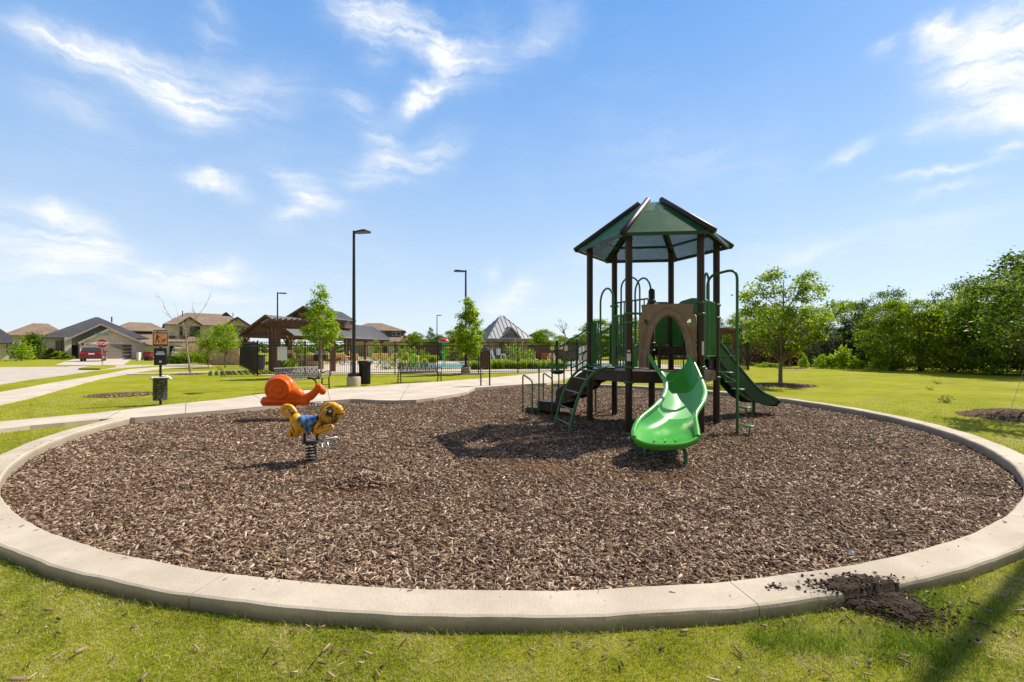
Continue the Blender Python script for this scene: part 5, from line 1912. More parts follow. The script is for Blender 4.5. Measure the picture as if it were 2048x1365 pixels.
mb = MB(); mb.lathe([(.155, .13), (.155, .70), (.162, .70), (.162, .72), (.145, .72), (.14, .2)], (0, -.17, 0), 28); bo_ = mb.build('bin', M_BIN, t)
mb = MB(); mb.lathe([(.158, .405), (.158, .435)], (0, -.17, 0), 28); mb.build('band', M_BLACK, bo_)
mb = MB()
for (a, r, dz) in ((0.3, .18, -.01), (.0, .2, -.03), (-.3, .19, .0), (.7, .17, .02), (3.1, .175, -.02), (2.8, .17, 0), (3.5, .17, .0), (1.2, .15, .03)):
    mb.ball((r * math.cos(a), -.17 + r * math.sin(a), .71 + dz), (.05, .045, .035), 8)
mb.tube([(.16 * math.cos(a), -.17 + .16 * math.sin(a), .722) for a in np.linspace(0, 2 * math.pi, 22)[:-1]], .012, 6, closed=True)
mb.build('bag_liner', pmat('white_bag', (.8, .8, .8), .4), bo_)

# stop sign with street name blade
px_, py_ = XO(204.5, 37.4), 37.4
ang = math.atan2(-px_, py_) * 1.0      # faces the photographer
t = thing('stop_sign', 'red STOP sign with green street name blades on a steel post', 'sign', (px_, py_, LAWN), ang, None, False)
mb = MB(); mb.tube([(0, 0.03, 0), (0, 0.03, 2.62)], .03, 8); mb.build('post', M_STEEL, t)
zc = ZO(687.5, 37.4) - LAWN
def octa(r, y): return [Vector((r * math.cos(R(22.5 + 45 * k)), y, zc + r * math.sin(R(22.5 + 45 * k)))) for k in range(8)]
mb = MB(); mb.plate(octa(.405, -.012), .004); pn = mb.build('panel', M_WHT, t)
mb = MB(); mb.plate(octa(.378, -.0165), .002); mb.build('face', pmat('stop_red', (0.42, 0.006, 0.012), .45), pn)
put_text('STOP', .34, M_WHT, pn, (0, -.021, zc), 0, bold=.012, sx=.86)
M_SGN = pmat('sign_green', (0.0, 0.20, 0.12), .45)
mb = MB(); mb.box((0, 0, zc + .77), (.90, .01, .17)); bl = mb.build('name_blade', M_SGN, t)
put_text('Savannah Ruby Ct', .12, M_WHT, bl, (0, -.008, zc + .77), 0)
mb = MB(); mb.box((0, 0, zc + .56), (.01, .75, .16)); mb.build('name_blade', M_SGN, t)

# splash mushroom
mx_, my_ = XO(888, 37.5), 37.5
t = thing('splash_mushroom', 'red mushroom water sprayer on twin green stems in the pool', 'water sprayer', (mx_, my_, LAWN))
mb = MB(); mb.lathe([(.44, 1.92), (.455, 1.97), (.40, 2.10), (.24, 2.19), (.05, 2.22)], (mx_, my_, 0), 28); mb.build('cap', pmat('red_gelcoat', (.55, .03, .02), .3), t)
mb = MB(); mb.lathe([(.435, 1.90), (.452, 1.92)], (mx_, my_, 0), 28); mb.build('rim', M_PINK, t)
M_LG = pmat('bright_green_pipe', (.02, .42, .10), .35)
for s in (-.08, .08):
    mb = MB(); mb.tube([(mx_ + s, my_, LAWN), (mx_ + s, my_, 1.92)], .045, 12); mb.build('stem', M_LG, t)


# ------------------------------------------------------------------ pavilion, pergolas, pool house
def frame(ox, oy, ax):
    ax = Vector(ax).normalized(); bx_ = Vector((ax.y, -ax.x))
    def f(u, v, z): return Vector((ox + ax.x * v + bx_.x * u, oy + ax.y * v + bx_.y * u, z))
    return f, ax, bx_


def seam_slope(mb, p0, p1, p2, p3, th=.06, step=.42, mi=0):
    """roof plane p0-p1 eave, p3-p2 ridge, ribs running from eave to ridge"""
    mb.plate([p0, p1, p2, p3], th, mi)
    n = (p1 - p0).cross(p3 - p0).normalized()
    if n.z < 0: n = -n
    k = int((p1 - p0).length / step)
    for i in range(k + 1):
        t = i / k
        a = p0.lerp(p1, t) + n * .02; b2 = p3.lerp(p2, t) + n * .02
        mb.bar(a, b2, .04, .10, mi, up=n)


pf, pax, pbx = frame(-22.75, 42.0, (.11, 1))
pav = thing('pavilion', 'open timber pavilion with grey standing-seam metal roof by the pool', 'pavilion', (-22.75, 42, LAWN))
Lp, hw_, ze_, zr_ = 24.0, 2.75, 2.62, 4.48
mb = MB()
mb_r = MB()
for s in (-1, 1):
    a = pf(s * hw_, 0, ze_); b2 = pf(s * hw_, Lp, ze_); c = pf(0, Lp, zr_); d_ = pf(0, 0, zr_)
    if s > 0: seam_slope(mb_r, a, b2, c, d_)
    else: seam_slope(mb_r, b2, a, d_, c)
mb_r.build('roof', M_METR, pav)
for s in (-1, 1):
    for i in range(10):
        v = .1 + i * (Lp - .2) / 9
        mb.bar(pf(s * hw_ * .97, v, ze_ - .10), pf(0, v, zr_ - .12), .06, .14)
    mb.bar(pf(s * 2.35, 0.05, ze_ - .1), pf(s * 2.35, Lp - .05, ze_ - .1), .14, .26)
    mb.bar(pf(s * hw_, -.02, ze_ - .06), pf(0, -.02, zr_ - .06), .05, .2)
for v in (.1, 5.9, 11.8, 17.7, 23.8):
    mb.bar(pf(-2.5, v, ze_ - .12), pf(2.5, v, ze_ - .12), .13, .26)
mb.bar(pf(0, 0, zr_ - .14), pf(0, Lp, zr_ - .14), .08, .2)
mb.plate([pf(-2.5, .25, ze_), pf(2.5, .25, ze_), pf(0, .25, zr_ - .1)], .03)
mb.build('roof_timbers', M_WOODB, pav)
for s in (-1, 1):
    for v in (.3, 5.6, 10.9, 16.2, 21.5) if s > 0 else (.3, 7, 14, 21):
        mb = MB(); p = pf(s * 2.35, v, 0); mb.box((p.x, p.y, 1.22), (.24, .24, 2.6), math.atan2(pbx.y, pbx.x))
        for q in (-1, 1):
            mb.bar(pf(s * 2.35, v, 1.75), pf(s * 2.35, v + q * .75, 2.5), .09, .12)
        mb.build('post', M_WOODB, pav)
# raised lantern
v0, v1 = 6.7, 14.0
lan = MB()
for s in (-1, 1):
    a = pf(s * 1.95, v0 - .5, 4.72); b2 = pf(s * 1.95, v1 + .5, 4.72); c = pf(0, v1 + .5, 5.86); d_ = pf(0, v0 - .5, 5.86)
    if s > 0: seam_slope(lan, a, b2, c, d_, .05)
    else: seam_slope(lan, b2, a, d_, c, .05)
lan.build('upper_roof', M_METR, pav)
mb = MB()
for s in (-1, 1):
    mb.bar(pf(s * 1.6, v0, 4.3), pf(s * 1.6, v1, 4.3), .08, 1.0)
for v in (v0, v1):
    mb.plate([pf(-1.62, v, 3.7), pf(1.62, v, 3.7), pf(1.62, v, 4.75), pf(0, v, 5.75), pf(-1.62, v, 4.75)], .05)
for s in (-1, 1): mb.bar(pf(s * 1.98, v0 - .55, 4.66), pf(0, v0 - .55, 5.80), .05, .18)
ring_ = [pf(.22 * math.cos(a), v0 - .06, 5.0) + Vector((0, 0, .22 * math.sin(a))) for a in np.linspace(0, 2 * math.pi, 17)[:-1]]
mb.tube(ring_, .03, 6, closed=True)
upw = mb.build('upper_wall', M_WOODB, pav)
for i in range(4):
    v = v0 + 1.0 + i * 1.75
    mb = MB(); a, b2 = pf(1.655, v - .45, 4.38), pf(1.655, v + .45, 4.38); mb.bar(a, b2, .02, .55)
    mb.build('window', pmat('dark_glass_%d' % i, (.04, .045, .05), .12) if i == 0 else bpy.data.materials['dark_glass_0'], upw)

# near pergola
uf, ua, ub = frame(-13.9, 27.0, (-.55, .83))        # v runs back beside the fence, u to the right
per = thing('pergola', 'dark timber pergola with heavy square posts inside the iron fence', 'pergola', (-13.9, 27.0, LAWN))
for (u, v) in ((0, 0), (3.1, 0), (0, 3.6), (3.1, 3.6), (-.0, 1.5)):
    mb = MB(); p = uf(u, v, 0); mb.box((p.x, p.y, 1.42), (.28, .28, 3.0), math.atan2(ub.y, ub.x)); mb.build('post', M_WOODB, per)
mb = MB()
for v in (0, 3.6):
    for o2 in (-.16, .16): mb.bar(uf(-.6, v + o2, 2.86), uf(3.8, v + o2, 2.86), .06, .30)
mb.bar(uf(0, -.5, 2.62), uf(0, 4.1, 2.62), .1, .26); mb.bar(uf(3.1, -.5, 2.62), uf(3.1, 4.1, 2.62), .1, .26)
mb.build('beam', M_WOODB, per)
for i in range(15):
    mb = MB(); u = -.5 + i * .30; mb.bar(uf(u, -.75, 3.08), uf(u, 4.3, 3.08), .05, .15); mb.build('rafter', M_WOODB, per)
# far pergola beyond the climbing tower
qx, qy = XO(1460, 36), 36.0
per2 = thing('pergola', 'small timber pergola half hidden behind the tower and the tree', 'pergola', (qx, qy, LAWN))
for (u, v) in ((-1.6, 0), (.35, 0), (-1.6, 2.5), (.35, 2.5)):
    mb = MB(); mb.box((qx + u, qy + v, 1.35), (.22, .22, 2.8)); mb.build('post', M_WOODB, per2)
mb = MB()
for v in (0, 2.5): mb.span((qx - 2.3, qy + v - .08, 2.55), (qx + .9, qy + v + .08, 2.85))
mb.build('beam', M_WOODB, per2)
for i in range(9):
    mb = MB(); mb.span((qx - 2.2 + i * .36, qy - .6, 2.852), (qx - 2.13 + i * .36, qy + 3.1, 3.02)); mb.build('rafter', M_WOODB, per2)

# stone pool house
hf, ha, hb = frame(-2.25, 45.0, (-.34, .94))         # u to the right, v back
ph = thing('pool_house', 'stone pool house with a peaked grey metal roof and small gable', 'pool house', (-2.25, 45, LAWN))
W_, D_, ze2, zr2 = 4.35, 5.2, 2.38, 4.85
mb = MB()
q = [hf(.25, .3, 0), hf(W_ - .25, .3, 0), hf(W_ - .25, D_ - .3, 0), hf(.25, D_ - .3, 0)]
mb.prism([(p.x, p.y) for p in q], LAWN, ze2 - .02)
wl = mb.build('wall', M_STONE, ph)
mb = MB()
cA, cB, cC, cD = hf(-.2, -.2, ze2), hf(W_ + .2, -.2, ze2), hf(W_ + .2, D_ + .2, ze2), hf(-.2, D_ + .2, ze2)
rA, rB = hf(W_ / 2 - .15, D_ / 2, zr2), hf(W_ / 2 + .15, D_ / 2, zr2)
for (a, b2, c, d_) in ((cA, cB, rB, rA), (cB, cC, rB, rB), (cC, cD, rA, rB), (cD, cA, rA, rA)):
    if (c - d_).length < 1e-5: mb.plate([a, b2, c], .05)
    else: mb.plate([a, b2, c, d_], .05)
    n = (b2 - a).cross(c - a).normalized(); n = n if n.z > 0 else -n
    k = int((b2 - a).length / .42)
    for i in range(1, k):
        t_ = i / k; s0 = a.lerp(b2, t_)
        up = (n.cross(b2 - a)).normalized(); up = up if up.z > 0 else -up
        # run up to the hip
        hgt = (rA - a).dot(up) * (1 - abs(2 * t_ - 1) * (.93 if (c - d_).length > .01 else 1))
        mb.bar(s0 + n * .02, s0 + up * hgt + n * .02, .03, .05, up=n)
for (a, b2) in ((cA, rA), (cB, rB)): mb.bar(a, b2, .10, .05)
mb.build('roof', M_METR, ph)
gz = 3.55
g0, g1 = 1.45, 3.05
mb = MB()
mb.plate([hf(g0, .27, ze2 - .1), hf(g1, .27, ze2 - .1), hf(g1, .27, ze2 + .15), hf((g0 + g1) / 2, .27, gz - .1), hf(g0, .27, ze2 + .15)], .05)
mb.build('gable_wall', M_STONE, ph)
mb = MB()
gm = (g0 + g1) / 2
for s in (-1, 1):
    e0 = hf(gm + s * 1.1, -.15, ze2 + .05); e1 = hf(gm + s * 1.1, 1.3, ze2 + .05); r0 = hf(gm, -.15, gz); r1 = hf(gm, 1.5, gz)
    seam_slope(mb, e0, e1, r1, r0, .04, .4) if s > 0 else seam_slope(mb, e1, e0, r0, r1, .04, .4)
mb.build('gable_roof', M_METR, ph)
mb = MB(); mb.bar(hf(1.2, .25, .95), hf(2.2, .25, .95), .06, 2.1); mb.build('door', M_FENCEW, ph)

def xbox(name, label, cat, px0, px1, py0, py1, Y, th, mat, group=None, parts='panel'):
    x0, x1 = XO(px0, Y), XO(px1, Y); z1, z0 = ZO(py0, Y), ZO(py1, Y)
    t = thing(name, label, cat, ((x0 + x1) / 2, Y, z0), group=group)
    mb = MB(); mb.span((x0, Y, z0), (x1, Y + th, z1)); mb.build(parts, mat, t)
    return t


# poster and life ring on the pool house side
xbox('poster', 'white framed pool rules poster on the dark wood by the life ring', 'sign', 993, 1001, 697.5, 710.5, 44.0, .05, M_WHT)
lx, ly = XO(1006.5, 43.6), 43.6
t = thing('life_ring', 'white life ring hanging beside the pool rules poster', 'life ring', (lx, ly, 0.5))
mb = MB(); zc_ = ZO(714.5, ly); mb.tube([(lx + .21 * math.cos(a), ly, zc_ + .28 * math.sin(a)) for a in np.linspace(0, 2 * math.pi, 25)[:-1]], .06, 10, closed=True); mb.build('ring', M_WHT, t)
mb = MB(); mb.tube([(lx, ly + .08, LAWN), (lx, ly + .08, zc_ + .35)], .03, 8); mb.build('stand', M_FENCEW, t)
lx, ly = XO(984, 42.5), 42.5
t = thing('guard_chair', 'white slanting lifeguard ladder in front of the pool house', 'ladder', (lx, ly, LAWN))
mb = MB()
for s in (-.22, .22): mb.bar((lx + s * .3 - .1, ly + s, 1.35), (lx + .35, ly + s, LAWN), .06, .09); mb.bar((lx - .15, ly + s, 1.35), (lx - .2, ly + s, LAWN), .06, .09)
for z in (.25, .6, .95): mb.bar((lx + .25 - z * .25, ly - .22, z), (lx + .25 - z * .25, ly + .22, z), .08, .03)
mb.build('side_rails', M_WHT, t)

# cedar fence and white fence beyond the pool
def board_fence(px0, px1, Y0, Y1, ztop, label, mat, bw=.14, gap=.006, name='board_fence'):
    a = Vector((XO(px0, Y0), Y0)); b2 = Vector((XO(px1, Y1), Y1)); L = (b2 - a).length; d_ = (b2 - a).normalized()
    t = thing(name, label, 'fence', (a.x, a.y, LAWN))
    nbay = max(1, round(L / 2.4))
    for i in range(nbay):
        mb = MB(); n = int(L / nbay / bw)
        for k in range(n):
            s0 = L * i / nbay + (k + .5) * L / nbay / n
            p = a + d_ * s0
            mb.box((p.x, p.y + rnd.uniform(-.008, .008), (LAWN + ztop) / 2 + rnd.uniform(-.01, .01)), (L / nbay / n - gap, .02, ztop - LAWN), math.atan2(d_.y, d_.x))
        mb.build('board_panel', mat, t)
    return t


board_fence(800, 1150, 56, 50, 1.75, 'dark weathered cedar fence behind the pool and pool house', M_FENCEW)
board_fence(1157, 1184, 47, 47, ZO(691, 47), 'short white board fence seen between the tower rails', M_WHT, .28, .07)


# loungers and chairs on the terrace
def lounger(mat, label, group):
    t = thing('sun_lounger', label, 'sun lounger', (0, 0, 0), 0, group, False)
    mb = MB(); mb.box((0, -.35, .33), (.62, 1.15, .05)); mb.build('seat', mat, t, bevel=.015)
    mb = MB(); mb.plate([Vector((-.31, .22, .34)), Vector((.31, .22, .34)), Vector((.31, .62, .98)), Vector((-.31, .62, .98))], .05); mb.build('backrest', mat, t)
    mb = MB()
    for x in (-.31, .31):
        mb.bar((x, -.93, .30), (x, .3, .30), .04, .05)
        for y in (-.85, .25): mb.bar((x, y, 0), (x, y, .3), .04, .04)
        mb.bar((x, .55, .04), (x, .45, .75), .04, .04); mb.bar((x, .2, .04), (x, .55, .04), .04, .04)
    mb.build('frame', M_WHT, t)
    return t


spots = [(697, 731, 150, 'tan sun lounger just left of the lamp post'), (716, 729, 170, 'tan sun lounger seen behind the lamp post'), (752, 728, 195, 'tan sun lounger right of the lamp post under the pavilion edge'), (768, 727.5, 200, 'tan sun lounger nearest the last pavilion post'), (784, 729, 215, 'tan sun lounger by the rose bushes'),
         (1092, 726, 160, 'rust-red lounger before the cedar fence, left of the gate'), (1066, 726, 165, 'rust-red lounger farther from the gate'), (1108, 727, 150, 'tan lounger by the green strip next to the gate')]
lt = lounger(M_TAN, spots[0][3], 'sun loungers on the pool terrace'); lr = None
for i, (px, py, a, lab) in enumerate(spots):
    p = G(px, py, LAWN)
    if i == 0: lt.location = (p.x, p.y, LAWN + .02); lt.rotation_euler = (0, 0, R(a))
    elif 'rust' in lab:
        if lr is None: lr = lounger(M_RUST, lab, 'sun loungers on the pool terrace'); lr.location = (p.x, p.y, LAWN + .02); lr.rotation_euler = (0, 0, R(a))
        else: copy_thing(lr, (p.x, p.y, LAWN + .02), R(a), label=lab)
    else: copy_thing(lt, (p.x, p.y, LAWN + .02), R(a), label=lab)


def armchair(label, mat):
    t = thing('patio_chair', label, 'chair', (0, 0, 0), 0, 'patio chairs under the pavilion', False)
    mb = MB(); mb.box((0, 0, .40), (.56, .52, .12)); mb.build('seat', mat, t, bevel=.02)
    mb = MB(); mb.plate([Vector((-.28, .24, .40)), Vector((.28, .24, .40)), Vector((.28, .36, .92)), Vector((-.28, .36, .92))], .05); mb.build('backrest', mat, t)
    for s in (-1, 1):
        mb = MB(); mb.box((s * .30, 0, .62), (.06, .52, .04)); mb.bar((s * .30, -.23, 0), (s * .30, -.23, .62), .05, .05); mb.bar((s * .30, .23, 0), (s * .30, .23, .62), .05, .05); mb.build('side_frame', mat, t)
    return t


ch = None
for (px, py, a, lab) in [(612, 729.5, 20, 'rust-brown patio chair behind the bench, left one'), (624, 729, 150, 'rust-brown patio chair beside the pavilion corner post'), (634, 729.5, 200, 'rust-brown patio chair right next to the young tree trunk'), (681, 728, 60, 'rust-brown patio chair by the round terrace table'), (697, 727, 240, 'rust-brown patio chair on the far side of the round table')]:
    p = G(px, py, LAWN)
    if ch is None: ch = armchair(lab, M_RUST); ch.location = (p.x, p.y, LAWN + .02); ch.rotation_euler = (0, 0, R(a))
    else: copy_thing(ch, (p.x, p.y, LAWN + .02), R(a), label=lab)
p = G(689, 728, LAWN)
t = thing('round_table', 'small round terrace table between two patio chairs', 'table', (p.x, p.y, LAWN))
mb = MB(); mb.lathe([(.5, .68), (.52, .70), (.5, .72)], (p.x, p.y, LAWN), 20); mb.build('tabletop', M_WHT, t)
mb = MB(); mb.tube([(p.x, p.y, LAWN), (p.x, p.y, LAWN + .68)], .04, 8); mb.build('pedestal', M_IRON, t)
# brick counter and steps under the pavilion
xa = XO(597, 38); xb = XO(640, 38)
t = thing('brick_counter', 'low brick grill counter with a pale stone top behind the bench', 'counter', ((xa + xb) / 2, 38, LAWN))
mb = MB(); mb.span((xa, 38, LAWN), (xb, 39, .32)); mb.span((xa, 38.3, .32), (xa + 1.1, 39, .80)); mb.build('base', M_REDB, t)
mb = MB(); mb.span((xa - .1, 38.2, .802), (xa + 1.2, 39.1, .88)); mb.build('worktop', M_PATH, t)
t = thing('grill', 'steel and black grill standing on the brick counter', 'grill', (xa + 1.6, 38.4, .32))
mb = MB(); mb.span((xa + 1.25, 38.15, .33), (xa + 2.2, 38.75, .85)); mb.build('cabinet', M_BLACK, t, bevel=.02)
mb = MB(); mb.tube([(xa + 1.25, 38.45, .9), (xa + 2.2, 38.45, .9)], .26, 14); mb.build('hood', M_STEEL, t)
# stair rails
p = G(590, 738, LAWN)
t = thing('stair_railing', 'black sloping stair railing beside the white board', 'railing', (p.x, p.y, LAWN))
mb = MB()
for o2 in (0, .5):
    for z in (0, .22, .44): mb.bar((p.x - 1.6, p.y + o2, 1.0 + z * .8), (p.x + .4, p.y + o2, .05 + z * .8), .04, .04)
    mb.bar((p.x - 1.6, p.y + o2, LAWN), (p.x - 1.6, p.y + o2, 1.4), .04, .04); mb.bar((p.x + .4, p.y + o2, LAWN), (p.x + .4, p.y + o2, .45), .04, .04)
mb.build('rails', M_IRON, t)
# grey wheeled bin inside the fence
p = G(521, 742, LAWN)
t = thing('wheeled_bin', 'blue-grey wheeled rubbish bin inside the fence corner', 'rubbish bin', (p.x, p.y, LAWN))
mb = MB(); mb.lathe([(.25, .05), (.33, .95)], (p.x, p.y, LAWN), 4, smooth=False, M=Matrix.Rotation(R(50), 3, 'Z')); M_BG = pmat('blue_grey_plastic', (.16, .18, .25), .5); mb.build('body', M_BG, t, bevel=.02)
mb = MB(); mb.box((p.x, p.y, LAWN + 1.0), (.52, .56, .08), R(5)); mb.build('lid', M_BLACK, t, bevel=.02)
# yellow and green pool toys
for (px, py, w, h, col, lab) in [(810, 733, .5, 1.1, (.80, .42, .08), 'orange-yellow upright pool slide panel by the roses'), (823, 732, .45, .95, (.30, .50, .06), 'lime green spray post by the pool'), (832, 732, .4, .8, (.80, .50, .10), 'yellow spray arch at the pool edge'), (849, 734, .42, .6, (.80, .48, .05), 'low yellow arch sprayer in the pool')]:
    p = G(px, py, LAWN)
    t = thing('pool_toy', lab, 'pool toy', (p.x, p.y, LAWN))
    mb = MB(); mb.tube(fillet([(p.x - w / 2, p.y, LAWN), (p.x - w / 2, p.y, LAWN + h), (p.x + w / 2, p.y, LAWN + h), (p.x + w / 2, p.y, LAWN)], w * .45, 8), .085, 10)
    mb.build('arch', pmat('toy_paint', col, .4), t)
    mb = MB(); mb.tube([(p.x, p.y + .1, LAWN), (p.x, p.y + .1, LAWN + h * .8)], .06, 8); mb.build('stem', M_LG, t)

# ------------------------------------------------------------------ houses along the street
M_SHB = shinglemat('charcoal_shingle', (0.035, 0.036, 0.042), (0.075, 0.075, 0.085))
M_SHT = shinglemat('tan_shingle', (0.17, 0.115, 0.075), (0.30, 0.215, 0.15))
M_WBR = brickmat('white_brick', (0.74, 0.69, 0.61), (0.84, 0.80, 0.73), (0.62, 0.58, 0.51), .3, .1, .015, var=.15)
M_GBR = brickmat('pale_grey_stone', (0.44, 0.39, 0.34), (0.66, 0.60, 0.53), (0.46, 0.43, 0.38), .45, .2, .02, var=.3)
M_SID = pmat('taupe_siding', (0.26, 0.235, 0.22), .8, 0, .06, .6)
M_SIDG = pmat('blue_grey_siding', (0.17, 0.175, 0.185), .8, 0, .06, .6)
M_TRIM = pmat('dark_trim', (0.05, 0.042, 0.038), .6)
M_TRML = pmat('tan_trim', (0.42, 0.36, 0.30), .6)
M_GAR = pmat('taupe_garage_door', (0.30, 0.26, 0.23), .55, 0, .05, 1)
M_GARD = pmat('charcoal_garage_door', (0.045, 0.05, 0.055), .45, 0, .05, 1)
M_GLASS = pmat('window_glass', (0.045, 0.055, 0.065), .08, 0, .1, 1, spec=.8)


_XO, _ZO, _AT = XO, ZO, AT
CUR = {'on': False}


def _s(px, Y):
    c = CUR; m = (px - 1024) / FPX; k = Y - c['Y']
    return (m * (c['O'].y + c['b'].y * k) - c['O'].x - c['b'].x * k) / (c['t'].x - m * c['t'].y)


def XO(px, Y):
    return _s(px, Y) if CUR['on'] else _XO(px, Y)


def _dep(px, Y):
    return CUR['O'].y + CUR['t'].y * _s(px, Y) + CUR['b'].y * (Y - CUR['Y'])


def ZO(py, Y, px=None):
    return _ZO(py, _dep(CUR['px'] if px is None else px, Y)) if CUR['on'] else _ZO(py, Y)


def AT(px, py, Y):
    return Vector((_s(px, Y), Y, ZO(py, Y, px))) if CUR['on'] else _AT(px, py, Y)


def hip(mb, x0, x1, y0, y1, ze, zr, rx0, rx1, ry, th=.12):
    A, B, C, D = (Vector((x0, y0, ze)), Vector((x1, y0, ze)), Vector((x1, y1, ze)), Vector((x0, y1, ze)))
    E_, F_ = Vector((rx0, ry, zr)), Vector((rx1, ry, zr))
    vs = [A, B, C, D, E_, F_] + [v - Vector((0, 0, th)) for v in (A, B, C, D)]
    mb.add(vs, [(0, 1, 5, 4), (1, 2, 5), (2, 3, 4, 5), (3, 0, 4), (0, 6, 7, 1), (1, 7, 8, 2), (2, 8, 9, 3), (3, 9, 6, 0), (6, 9, 8, 7)])
    return mb


class House:
    def __init__(s, label, Y, px0, px1, name='house', cat='house', ang=48):
        s.Y = Y; pc = (px0 + px1) / 2
        t = Vector((math.cos(R(ang)), math.sin(R(ang)))); b = Vector((-t.y, t.x))
        CUR.update(on=True, Y=Y, px=pc, t=t, b=b, O=Vector((_XO(pc, Y), Y)))
        s.t = thing(name, label, cat, (_XO(pc, Y), Y, LAWN), R(ang))
        OFF[s.t.name] = Vector((0, Y, LAWN))

    def wall(s, px0, px1, py0, py1, Y, D, mat, name='wall'):
        mb = MB(); mb.span((XO(px0, Y), Y, max(LAWN, ZO(py1, Y)) if py1 is not None else LAWN), (XO(px1, Y), Y + D, ZO(py0, Y)))
        return mb.build(name, mat, s.t)

    def gable(s, L, A, Rr, Yf, Yb, rmat, wmat, trim, oh=.35, zb=None):
        """asymmetric front gable from three pixel points at depth Yf"""
        l, a, r = AT(L[0], L[1], Yf), AT(A[0], A[1], Yf), AT(Rr[0], Rr[1], Yf)
        back = Vector((0, Yb - Yf, 0)); f = Vector((0, -oh, 0))
        mb = MB()
        mb.plate([l + f, a + f, a + back, l + back], .12); mb.plate([a + f, r + f, r + back, a + back], .12)
        ro = mb.build('gable_roof', rmat, s.t)
        mb = MB()
        mb.bar(l + f * 1.1 - Vector((0, 0, .14)), a + f * 1.1 - Vector((0, 0, .14)), .04, .24); mb.bar(a + f * 1.1 - Vector((0, 0, .14)), r + f * 1.1 - Vector((0, 0, .14)), .04, .24)
        mb.build('fascia', trim, ro)
        dn = Vector((0, 0, .13)); k = .04
        li = l + (a - l) * k - dn; ri = r + (a - r) * k - dn
        zb_ = min(li.z, ri.z) - .05 if zb is None else zb
        mb = MB(); mb.plate([Vector((li.x, Yf + .1, zb_)), Vector((ri.x, Yf + .1, zb_)), ri + Vector((0, .1, 0)), a - dn + Vector((0, .1, 0)), li + Vector((0, .1, 0))], .1)
        mb.build('gable_wall', wmat, s.t)
        return ro

    def window(s, px0, px1, py0, py1, Y, fr=M_TRML, div=True):
        x0, x1, z0, z1 = XO(px0, Y), XO(px1, Y), ZO(py1, Y), ZO(py0, Y)
        mb = MB(); w = .09; y0, y1 = Y - .06, Y + .03
        mb.span((x0 - w, y0, z0 - w), (x1 + w, y1, z0)); mb.span((x0 - w, y0, z1), (x1 + w, y1, z1 + w))
        mb.span((x0 - w, y0, z0), (x0, y1, z1)); mb.span((x1, y0, z0), (x1 + w, y1, z1))
        if div: mb.span(((x0 + x1) / 2 - .04, y0 + .01, z0), ((x0 + x1) / 2 + .04, y1, z1)); mb.span((x0, y0 + .012, (z0 + z1) / 2 - .03), (x1, y1, (z0 + z1) / 2 + .03))
        wn = mb.build('window', fr, s.t)
        mb = MB(); mb.span((x0, Y - .02, z0), (x1, Y - .005, z1)); mb.build('pane', M_GLASS, wn)
        return wn

    def garage(s, px0, px1, py0, py1, Y, mat, glz=None):
        x0, x1, z0, z1 = XO(px0, Y), XO(px1, Y), max(LAWN, ZO(py1, Y)), ZO(py0, Y)
        mb = MB(); n = 4
        for i in range(n):
            a = z0 + (z1 - z0) * i / n; b2 = z0 + (z1 - z0) * (i + 1) / n
            mb.span((x0, Y - .05, a + .012), (x1, Y - .005, b2 - .012))
        g_ = mb.build('garage_door', mat, s.t)
        if glz:
            for i in range(n):
                a = z0 + (z1 - z0) * i / n; b2 = z0 + (z1 - z0) * (i + 1) / n
                mb = MB(); mb.span((XO(glz[0], Y), Y - .062, a + (b2 - a) * .3), (XO(glz[1], Y), Y - .045, b2 - (b2 - a) * .25)); mb.build('pane', M_GLASS, g_)
        return g_


# dark-roofed single-storey house
h = House('single-storey pale brick house with charcoal roof and taupe garage door', 64, 82, 290)
h.wall(82, 131, 676, None, 66, 12, M_WBR)
h.wall(131, 162, 676, None, 68, 10, M_WBR)
h.wall(130, 143, 676, None, 63.6, 2, M_WBR, 'pillar')
h.wall(160, 172.5, 684, None, 62, 6, M_WBR); h.wall(263, 291, 684, None, 62, 12, M_WBR)
h.wall(172.5, 263, 684, 689, 62, 6, M_WBR, 'lintel'); h.wall(172.5, 263, 689, None, 62.2, .3, M_GAR, 'garage_back')
mb = MB(); hip(mb, XO(77, 65.3), XO(296, 66), 65.3, 82, ZO(676, 65.3), ZO(634.5, 74), XO(190, 74), XO(197, 74), 74); mb.build('roof', M_SHB, h.t)
h.gable((128, 680), (201, 647), (297, 690), 63.6, 76, M_SHB, M_SID, M_TRML)
h.gable((156, 685), (218, 656.5), (300, 691), 62, 75, M_SHB, pmat('cream_stone', (.72, .62, .50), .85, 0, .15, 4, c2=(.80, .7, .6)), M_TRML, zb=ZO(688, 62))
h.garage(172.5, 263, 689, 717, 62, M_GAR, (245, 262))
h.window(112, 118, 683, 708, 66); h.window(121, 129, 683, 708, 66)
mb = MB(); Y = 68; mb.span((XO(152, Y), Y - .06, LAWN), (XO(159, Y), Y, ZO(686, Y))); mb.build('door', M_TRIM, h.t)
mb = MB(); mb.box((XO(165, 62), 61.9, ZO(689.5, 62)), (.18, .12, .35)); mb.build('wall_light', M_TRIM, h.t)
mb = MB(); p = AT(223.5, 645, 74); mb.tube([p, p + Vector((0, 0, .9))], .09, 8); mb.build('vent_pipe', M_TRIM, h.t)
h2_ = h
